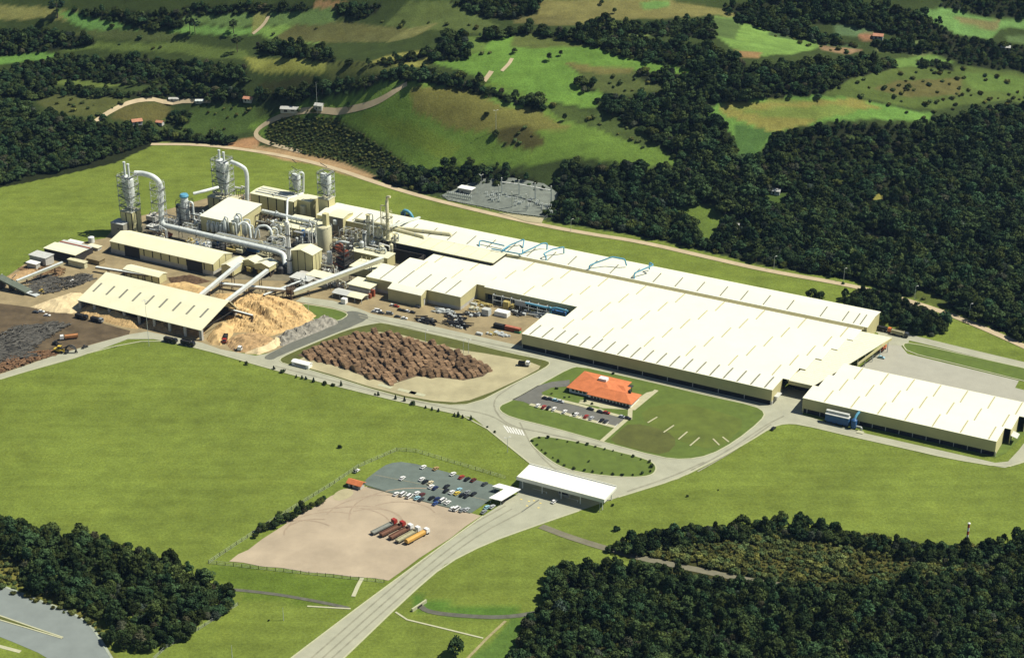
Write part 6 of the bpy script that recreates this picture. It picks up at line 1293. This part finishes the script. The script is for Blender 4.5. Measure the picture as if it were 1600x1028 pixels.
loose([(-60,545),(0,528),(30,510),(90,506),(108,508),(80,525),(50,545),(56,560),(0,568),(-60,585)], 1500, M_LOGG, 'old_logs', 'grey weathered logs strewn over the bark yard', .3, 6, 2.6, 3)
loose([(-60,582),(0,562),(50,552),(90,548),(84,556),(40,570),(0,583),(-60,600)], 500, mat('red_bark', (.20, .115, .06), .95, .4, .6), 'bark_heap', 'reddish bark and logs along the lower edge of the bark yard', .35, 4, 2.0, 4)
loose([(40,442),(70,430),(100,438),(130,428),(150,436),(120,448),(80,458),(50,462)], 500, M_LOGG, 'infeed_logs', 'dark logs lying around the conveyor infeed', .3, 5, 2.0, 6)
loose([(30,420),(50,412),(100,420),(96,432),(60,436)], 260, mat('brown_bark', (.22, .14, .07), .95, .4, .5), 'bark_strip', 'brown bark below the left conveyor', .3, 4, 1.4, 8)
M_CHIP = mat('wood_chips', (.50, .345, .155), .95, .4, .2); M_CHIPP = mat('pale_wood_chips', (.58, .47, .27), .95, .25, .2); M_RUB = mat('rubble', (.25, .235, .19), .95, .5, .5); M_CHIPB = mat('brown_chips', (.36, .24, .115), .95, .45, .3)
def mound(label, name, poly, h, m, seed, cat='pile', rough=.25, peak=.5, step=1.2):
    w = [P(x, y) for x, y in poly]; c = sum(w, Vector())/len(w); rg = np.random.default_rng(seed)
    x0, x1 = min(p.x for p in w), max(p.x for p in w); y0, y1 = min(p.y for p in w), max(p.y for p in w)
    xs = np.arange(x0-2, x1+2, step); ys = np.arange(y0-2, y1+2, step); X, Y = np.meshgrid(xs, ys)
    D = np.full(X.shape, 1e9); ins = inpoly(X, Y, [(p.x, p.y) for p in w]); n = len(w)
    for i in range(n):
        a, b = w[i], w[(i+1) % n]; dx, dy = b.x-a.x, b.y-a.y; t = np.clip(((X-a.x)*dx+(Y-a.y)*dy)/(dx*dx+dy*dy), 0, 1); D = np.minimum(D, np.hypot(X-a.x-t*dx, Y-a.y-t*dy))
    D = np.where(ins, D, 0); mx = D.max()
    ph_ = rg.uniform(0, 6, 6)
    nz = np.sin(X/3.1+ph_[0])*np.sin(Y/4.3+ph_[1])+.6*np.sin(X/1.7+ph_[2]+Y/2.1)+.5*np.sin(Y/1.3-X/2.9+ph_[3])
    Z = h*(D/mx)**.8*(1+rough*.5*nz)+np.where(D > 0, rg.normal(0, .12*rough*4, X.shape), 0)*np.minimum(1, D/2); Z = np.where(D > 0, np.maximum(Z, 0)+.1, -.3)
    ny, nx = X.shape; i = np.arange(ny*nx).reshape(ny, nx); q = np.stack([i[:-1, :-1], i[:-1, 1:], i[1:, 1:], i[1:, :-1]], -1).reshape(-1, 4)
    keep = (Z.ravel()[q] > -.2).any(1); mb = MB(); mb.pts(np.stack([X-c.x, Y-c.y, Z], -1).reshape(-1, 3).tolist(), [tuple(int(k) for k in f) for f in q[keep]])
    o = mb.build(name, m); o.location = (c.x, c.y, 0); tag(o, label, cat); return o
mound('large orange wood chip pile right of the chip shed', 'chip_pile', [(352,500),(360,472),(390,458),(430,462),(470,474),(495,494),(480,506),(440,520),(415,528),(390,520),(365,520)], 6.2, M_CHIP, 1, rough=.7, step=.9)
mound('lower brown chip heap in front of the large chip pile', 'chip_pile', [(350,535),(372,522),(400,520),(425,528),(440,536),(425,546),(395,552),(365,550)], 4, M_CHIPB, 2, rough=.5)
mound('pale sawdust tongue spreading towards the asphalt road', 'sawdust_pile', [(380,552),(410,540),(430,528),(440,535),(430,545),(405,554)], 2.2, M_CHIPP, 3)
mound('chip heap spilling from the open gable of the chip shed', 'chip_pile', [(322,530),(335,514),(352,506),(368,512),(360,528),(345,540),(330,538)], 5, M_CHIP, 4, rough=.4)
mound('grey rubble strip between chip pile and asphalt road', 'rubble_heap', [(425,530),(450,518),(480,506),(505,494),(526,500),(528,506),(500,518),(460,534),(440,542)], 3.2, M_RUB, 5, rough=.9)
mound('pale sawdust pile left of the chip shed', 'sawdust_pile', [(48,480),(80,468),(110,458),(128,458),(135,470),(132,486),(110,490),(80,488)], 4, M_CHIPP, 6)
mound('orange chip pile under the left half of the chip shed', 'chip_pile', [(122,486),(135,476),(170,482),(200,492),(222,500),(215,514),(190,510),(160,502),(130,494)], 4.5, M_CHIP, 7, rough=.4)
mound('dark chip pile inside the right half of the chip shed', 'chip_pile', [(215,512),(230,498),(280,508),(320,512),(318,526),(270,522)], 4, M_CHIPB, 8, rough=.4)
mound('orange chip patch behind the chip shed, under the conveyors', 'chip_pile', [(245,446),(290,440),(330,452),(330,462),(290,456)], 2.5, M_CHIP, 9); mound('chip patch below the right conveyor', 'chip_pile', [(335,460),(370,458),(392,470),(370,480),(345,474)], 3, M_CHIP, 10)
mound('brown earth bank left of the grey boxy building', 'earth_bank', [(0,436),(30,424),(60,418),(60,428),(30,438),(0,448)], 2, M_CHIPB, 11); mound('dark bark mound between small shed and conveyors', 'bark_mound', [(262,434),(300,430),(330,440),(300,446),(268,444)], 2.5, mat('dark_bark', (.09, .055, .03), .95, .4, .5), 12, rough=.5)
mound('bulging pale heap of chips beside the rubble strip', 'chip_pile', [(424,532),(436,526),(442,534),(434,542),(424,542)], 2.4, M_CHIPP, 13)  # paler chips than in the neighbouring heaps
ho = thing('timber_office', 'long white site hut at the left corner of the log yard', 'hut', P(472, 572), PSI); MB().box(-6, 6, -2, 2, 0, 2.6).build('walls', M_WHITE, ho); gable_roof(-6, 6, -2, 0, 2, 2.6, 3.3, 2.6, .15, .3).build('roof', M_WHITE, ho); MB().box(-4, 4, -2.06, -2.0, 1, 1.8).build('window_band', M_GLASS, ho)
for x, y, a, b in ((602,604,9,3), (636,612,12,3), (652,616,10,3), (616,595,5,2)): 
    t = MB().box(-a/2, a/2, -b/2, b/2, 0, .12).build('concrete_slab', M_KERB); t.location = P(x, y)+Vector((0, 0, .27)); t.rotation_euler = (0, 0, PSI); struct(t)
# ================================================================== substation, fences, poles, houses, planting
sheet('substation_pad', [(690,306),(720,299),(752,296),(800,300),(850,308),(872,316),(866,328),(852,340),(800,334),(745,322),(700,314)], 0.0, mat('substation_gravel', col(150,158,146), .95, .25, .3))
_s = bpy.data.objects['substation_pad']
for v in _s.data.vertices:
    h_ = BVH.ray_cast(Vector((v.co.x, v.co.y, 500)), Vector((0, 0, -1)))[0]; v.co.z = (h_.z if h_ else 0)+.5
SZ = .4
def sp(x, y): 
    h_ = hit(x, y); return Vector((h_.x, h_.y, h_.z))
ga = [(784,309), (811,312), (836,317), (861,323)]; gw = [sp(*q) for q in ga]; o0 = gw[0]
gn = thing('substation_gantry', 'tall pale gantry of four posts and beams over the substation', 'gantry', o0, 0)
for p in gw: MB().bar(p-o0+Vector((0, 0, -1)), Vector((p.x-o0.x, p.y-o0.y, 15.5)), .75).build('post', M_WHITE, gn)
for a, b in zip(gw, gw[1:]): MB().bar(Vector((a.x-o0.x, a.y-o0.y, 12)), Vector((b.x-o0.x, b.y-o0.y, 12)),   .6, .8).build('beam', M_WHITE, gn)
gb = [sp(779,317), sp(800,328), sp(822,332)]
for i, p in enumerate(gb):
    t = thing('substation_post', '%s of three single posts from the left in the substation' % ORD[i], 'post', p, 0, 'single posts in the substation'); MB().bar((0, 0, -1), (0, 0, 14), .65).build('mast', M_WHITE, t); MB().bar((-1.2, 0, 12.6), (1.2, 0, 12.6), .25).build('crossarm', M_GALV, t)
i = 0; rg = random.Random(11)
for k in range(52):
    x, y = (700+k*3.2, 309+k*.6) if k < 12 else (rg.uniform(760, 862), 0)
    if k >= 12: y = 306+(x-760)*.17+rg.uniform(0, 16)
    t = thing('insulator_stand', 'slim grey insulator stand among the substation switchgear', 'insulator', sp(x, y), 0, 'insulator stands of the substation')
    MB().bar((0, 0, -.5), (0, 0, 3), .35).bar((-1, 0, 3), (1, 0, 3), .35).build('stand', M_STEEL, t); MB().cyl((-.6, 0, 3), (-.6, 0, 5), .3, n=8).cyl((.6, 0, 3), (.6, 0, 5), .3, n=8).build('insulator', M_GALV, t)
for x, y, l in ((826,320,'dark grey transformer under the substation gantry'), (797,316,'smaller grey transformer in the middle of the substation')):
    t = thing('transformer', l, 'transformer', sp(x, y), PSI); MB().box(-2.4, 2.4, -1.4, 1.4, .2, 3).build('tank', M_STEELD, t); MB().cyl((-2, 0, 3.6), (2, 0, 3.6), .5, n=10).build('conservator', M_STEEL, t)
    for k in range(6): MB().box(-2.2+k*.8, -1.9+k*.8, 1.4, 2.2, .5, 2.7).build('radiator_fin', M_STEEL, t)
sh_ = thing('substation_house', 'small control house with white flat roof left of the substation', 'house', sp(729, 302), PSI); MB().box(-5, 5, -2.6, 2.6, -1, 4).build('walls', M_MASON, sh_); MB().box(-6, 6, -3.4, 3.4, 4, 4.5).build('roof', M_WHITE, sh_); MB().box(-3, -1.6, -2.7, -2.6, 0, 2.2).build('door', M_DARKSHADE, sh_)
def fence(label, pts, h=1.9, step=4.0, drape=False, m=None):
    w = [sp(*q) if drape else P(*q) for q in pts]; o = w[0].copy(); t = thing('wire_fence', label, 'fence', o, 0); pm = MB().box(-.11, .11, -.11, .11, -.4, h).mesh('post', m or M_STEELD); mb = MB()
    for a, b in zip(w, w[1:]):
        n = max(1, int((b-a).length/step))
        for k in range(n): part('post', pm, t, a.lerp(b, k/n)-o)
        for zz in (.15, h*.5, h-.1): mb.bar(a-o+Vector((0, 0, zz)), b-o+Vector((0, 0, zz)), .06)
    mb.build('wires', M_STEEL, t); return t
fence('dark wire fence around the truck park and gate car park', [(600,910),(470,896),(326,880),(420,818),(515,760),(560,730),(620,704),(650,706),(720,727),(790,748)], m=M_STEELD)
fence('pale fence along the front of the substation', [(688,308),(720,318),(760,328),(800,337),(850,343),(872,330),(872,318)], 2.2, 3.5, True, M_GALV); fence('wire fence along the right edge of the lower left grove', [(372,945),(340,965),(300,990),(260,1012),(240,1030)], 1.6, 4)
# lamp posts
def lamp(x, y, h, label, arms=1, ground_hit=False):
    p = sp(x, y) if ground_hit else P(x, y); t = thing('lamp_post', label, 'lamp post', p, 0, 'lamp posts'); MB().cyl((0, 0, 0), (0, 0, h), .16, .09, 8).build('pole', M_STEEL, t)
    for k in range(arms): a = k*math.pi*2/max(1, arms)+.4; MB().bar((0, 0, h), (1.4*math.cos(a), 1.4*math.sin(a), h+.25), .12).build('arm', M_STEEL, t); MB().box(1.4*math.cos(a)-.5, 1.4*math.cos(a)+.5, 1.4*math.sin(a)-.22, 1.4*math.sin(a)+.22, h+.2, h+.42).build('lamp_head', M_WHITE, t)
    return t
for x, y, h, l, a, g in ((233,541,30,'tall thin floodlight mast in front of the chip shed',4,0), (793,707,9,'dark lamp post on the lawn left of the oval island',2,0), (752,308,17,'tall lamp mast beside the substation',3,1), (1209,421,9,'lamp post on the perimeter track, farthest left of four',1,1), (1318,440,9,'lamp post on the perimeter track, second of four',1,1), (1429,468,9,'lamp post on the perimeter track near the grove',1,1), (1514,496,9,'lamp post on the perimeter track, farthest right',1,1), (892,362,9,'lamp post on the perimeter track before the dense trees',1,1), (724,553,9,'lamp post on the grass strip above the timber pile, left one',1,0), (732,553,9,'lamp post on the grass strip above the timber pile, right one',1,0), (665,536,8,'lamp post above the far edge of the timber pile',1,0), (443,969,7,'thin pole standing on the bottom meadow',0,0), (363,1028,7,'thin pole at the bottom edge near the lower left grove',0,0), (937,800,6,'pale pole at the right end of the gate canopy',0,0), (482,488,7,'white pole on the corner lawn by the chip pile',0,0), (496,178,26,'slender radio mast beside the white farm shed',0,1), (775,205,16,'lattice power pylon on the middle hill',2,1)): lamp(x, y, h, l, a, bool(g))
mk = thing('striped_marker', 'red and white striped marker post near the right edge of the lawn', 'marker', P(1510, 851), 0)
for k in range(6): MB().cyl((0, 0, k*2), (0, 0, k*2+2), .55, n=12).build('band', (M_WHITE, mat('marker_red', (.45, .06, .03), .6, .1, 1))[k % 2], mk)
MB().lathe((0, 0, 12), [(.7, 0), (.7, .5), (.1, .9)], 12).build('cap', M_WHITE, mk)
# farm houses
M_OLDW = mat('old_whitewash', (.42, .42, .38), .85, .2, .5)
def house(x, y, w, d, h, l, rm, wm=None, rz=-.3):
    w *= .78; d *= .78; h *= .8; wm = wm or M_OLDW; rm = M_OLDW if rm is M_WHITE else rm
    t = thing('farm_house', l, 'house', sp(x, y), rz); MB().prism([(-d/2, -1), (d/2, -1), (d/2, h), (0, h+d*.24), (-d/2, h)], -w/2, w/2).build('walls', wm or M_WHITE, t); gable_roof(-w/2, w/2, -d/2, 0, d/2, h, h+d*.25, h, .2, .5).build('roof', rm, t); MB().box(-w*.3, -w*.1, -d/2-.05, -d/2, 0, 1.9).build('door', M_DARKSHADE, t); MB().box(w*.1, w*.3, -d/2-.05, -d/2, .9, 1.9).build('window', M_GLASS, t); return t
M_OLDT = mat('old_clay_tiles', (.42, .20, .12), .85, .25, .5)
house(214, 193, 10, 7, 3, 'farmhouse with reddish roof at the edge of the left wood', M_OLDT, rz=.4); house(250, 194, 7, 5, 2.4, 'small clay roofed hut right of the left farmhouse', M_OLDT); house(388, 158, 9, 6, 3, 'little house with reddish roof among the left tree belts', M_OLDT); house(453, 174, 18, 7, 3.2, 'long white farm shed on the bend of the dirt track', M_WHITE, rz=-.15); house(499, 170, 8, 7, 4, 'tall white farm shed right of the long one', M_WHITE); house(272, 157, 10, 4, 2, 'white roofed shack on the left farm track', M_WHITE, rz=0); house(312, 160, 8, 4, 2, 'pale green roofed shack on the left farm track', M_GALV, rz=0); house(1524, 312, 12, 8, 4, 'white house in a gap of the big right forest', M_WHITE, rz=-.5); house(1212, 302, 8, 6, 3, 'white hut in the forest clearing behind the main hall', M_WHITE)
house(1142, 356, 14, 6, 3, 'low white farmhouse half hidden right of the forest clearing', M_WHITE, rz=-.2); house(1372, 60, 10, 7, 3, 'small house in a far clearing, upper right', M_OLDT); house(1571, 78, 9, 6, 3, 'tiny white house at the far right edge of the hills', M_WHITE)
# ---- planting on the site
ov = chaikin([P(x, y) for x, y in [(830,691),(836,686),(850,684),(900,692),(960,707),(1008,719),(1022,728),(1017,740),(990,744),(930,740),(884,730),(856,712)]], 3)
tot = sum((ov[i]-ov[i-1]).length for i in range(len(ov))); acc = 0; nxt = 0; stp = tot/30
for i in range(len(ov)):
    L_ = (ov[i]-ov[i-1]).length
    while nxt <= acc+L_:
        tree(ov[i-1].lerp(ov[i], (nxt-acc)/L_)+Vector((random.uniform(-.8, .8), random.uniform(-.8, .8), .2)), random.uniform(.34, .8), 'small round shrub in the ring planted around the oval island', 'shrubs ringing the oval island', 'bush', 'shrub'); nxt += stp
    acc += L_
for i, (x, y, s, k) in enumerate(((375,565,.5,'bush'),(385,570,1.1,'bush'),(428,577,.9,'cone'),(442,582,1.2,'bush'),(463,590,.7,'cone'),(472,592,.8,'cone'),(478,593,.8,'cone'),(490,597,.9,'cone'),(508,601,1.3,'bush'),(521,603,1.1,'bush'),(533,603,1.0,'cone'),(586,617,.8,'bush'),(591,618,.9,'cone'),(618,624,.8,'cone'),(632,627,.9,'cone'),(645,632,1.2,'bush'),(665,638,.7,'cone'),(675,641,.7,'cone'),(685,643,.8,'cone'),(710,650,.8,'cone'),(716,651,.9,'cone'),(723,653,.8,'cone'),(736,656,.8,'cone'))):
    tree(P(x, y), s*.85, '%s %s in the row along the meadow road, counted from the left' % ((ORD+['twenty-first', 'twenty-second', 'twenty-third'])[i], 'small conifer' if k == 'cone' else 'round bush'), 'bushes along the meadow road', k, 'conifer' if k == 'cone' else 'shrub')
for i in range(19):
    t_ = i/18; x = 396+t_*112+random.uniform(-3, 3); y = 838-t_*52+random.uniform(-3, 3); tree(P(x, y), random.uniform(.36, .5)+.12*math.sin(t_*3.1), '%s dark bush from the left in the hedge beside the truck park' % ORD[i], 'hedge of the truck park', name='hedge_bush')
for x, y, s, l in ((531,700,.8,'dark shrub alone in the middle of the big left meadow'), (1074,776,.5,'small shrub on the right meadow, left one'), (1122,766,.4,'small shrub on the right meadow, right one'), (555,738,.8,'dark shrub by the fence near the orange roof hut'), (896,648,.6,'shrub beside the office steps'), (882,622,.5,'shrub in the small office garden, left one'), (890,621,.5,'shrub in the small office garden, right one'), (1318,444,.8,'shrub beside the perimeter track left of the grove'), (957,790,.6,'shrub on the road edge right of the gate'), (882,728,.5,'shrub in the middle of the oval island'), (920,722,.5,'second shrub in the middle of the oval island'), (762,668,.5,'shrub at the road edge above the gate'), (773,676,.5,'shrub near the dark lamp post, on the road edge'), (915,628,.7,'shrub at the left end of the office terrace'), (925,632,.6,'shrub below the left end of the office terrace'), (870,608,.7,'shrub beside the office drive'), (958,585,.7,'shrub behind the office, nearest the main hall'), (862,616,.5,'shrub in the loop of the office drive'), (420,970,.4,'low shrub by the thin pole on the bottom meadow'), (965,830,1.3,'bushy clump at the left tip of the scrubland')): tree(P(x, y)+Vector((0, 0, .1)), s, l, None, 'bush', 'shrub')
# ---- ditch, culvert, markings
M_WET = mat('ditch_mud', (.10, .10, .075), .7, .3, .3)
ribbon('ditch', [P(330,918), P(420,926), P(500,940), P(545,950)], 2.2, M_WET, .10); ribbon('stream', [P(655,945), P(668,956), P(720,962), P(790,965), P(850,955)], 3.0, M_WET, .10)
cv = thing('culvert', 'white concrete culvert head at the roadside ditch', 'culvert', P(655, 948), .9); MB().box(-5, 5, -.4, .4, -.5, 1.6).build('headwall', M_KERB, cv); MB().box(-1.6, 1.6, -.55, -.41, 0, 1.2).build('opening', M_DARKSHADE, cv)
ribbon('drain_chute', [P(566,903), P(559,916), P(552,932)], 2.0, M_KERB, .2, smooth=0); ribbon('drain_channel', [P(480,947), P(548,951)], 1.0, M_KERB, .16, smooth=0); ribbon('drain_channel', [P(618,956), P(636,968), P(690,981), P(755,997)], 1.0, M_KERB, .16, smooth=0); ribbon('drain_channel', [P(725,1034), P(760,998), P(790,970)], 1.4, mat('dirty_channel', col(190,180,130), .9, .3, .5), .18, smooth=0)
M_MARK = mat('road_paint', (.58, .58, .52), .8, .1, .6); M_MARKY = mat('yellow_road_paint', (.62, .50, .16), .8, .15, .6)
for k in range(7):
    a = P(787+k*4.6, 665+k*1.2); b = P(795+k*4.0, 676+k*.8); ribbon('road_marking', [a, b], .8, M_MARK, .17, smooth=0)
for x, y in ((813,780), (825,783), (833,782), (843,786), (840,793), (822,790)): ribbon('road_marking', [P(x, y), P(x+3, y+.6)], .9, M_MARKY, .17, smooth=0)
ribbon('road_joint', [P(842,781), P(815,800)], .7, M_ASPH, .165, smooth=0)
for k in range(9): ribbon('parking_line', [P(848+k*14, 641+k*3.4), P(853+k*14, 636+k*3.4)], .3, M_MARK, .29, smooth=0)
ribbon('parking_edge', [P(574,761), P(735,802)], .8, mat('edge_stain', col(96,100,84), .9, .3, .5), .23, smooth=0); ribbon('parking_edge', [P(585,742), P(660,757), P(760,782)], .7, mat('seal_line', col(160,160,138), .9, .3, .5), .23, smooth=0)
# tyre marks worn into the concrete
M_WEAR = mat('tyre_wear', col(182, 180, 154), .8, .25, .2)
for pl in ([(497,1034),(615,928),(725,838),(800,795)], [(512,1034),(625,932),(735,842),(815,800)], [(484,1030),(604,925),(715,832),(790,790)], [(800,668),(760,645),(690,637),(560,606),(430,572)], [(1080,735),(1140,703),(1195,665),(1225,650)], [(1090,737),(1150,703),(1205,663)], [(836,580),(800,603),(765,628),(790,665),(850,676),(940,697)], [(560,492),(660,515),(830,550),(1000,592),(1180,634)], [(562,496),(660,519),(828,556)], [(980,768),(1050,745),(1100,722)], [(812,660),(835,705),(880,745),(960,762)]):
    ribbon('tyre_mark', [P(x, y) for x, y in pl], .9, M_WEAR, .145)
# kerbs along the open edges of the entry road
for pl in ([(228,1200),(455,1028),(590,926),(755,806)], [(358,1200),(537,1028),(639,930),(695,882),(760,849),(835,822),(905,798)], [(966,777),(1060,748),(1120,718),(1170,690),(1205,668),(1225,662),(1250,663),(1330,682),(1420,702),(1480,716),(1570,731),(1600,722)], [(828,724),(740,653),(667,637),(600,622),(500,597),(420,576),(310,544),(240,530),(160,545),(0,593)]):
    o = ribbon('edge_kerb', [P(x, y) for x, y in pl], .8, M_KERB, .24, smooth=1)
    m_ = o.modifiers.new('depth', 'SOLIDIFY'); m_.thickness = .22; m_.offset = -1 if o.data.polygons[0].normal.z > 0 else 1

# ================================================================== air
hz = MB().box(-4000, 4000, -300, 6500, -6, HC+25).build('haze', bpy.data.materials.new('haze')); hz['kind'] = 'stuff'
hm = hz.data.materials[0]; hm.use_nodes = True; ht = hm.node_tree; ht.nodes.remove(ht.nodes['Principled BSDF'])
pv = ht.nodes.new('ShaderNodeVolumePrincipled'); pv.inputs['Density'].default_value = 2.2e-5; pv.inputs['Color'].default_value = (.38, .63, 1.0, 1); pv.inputs['Anisotropy'].default_value = 0.2
ht.links.new(pv.outputs[0], ht.nodes['Material Output'].inputs['Volume'])
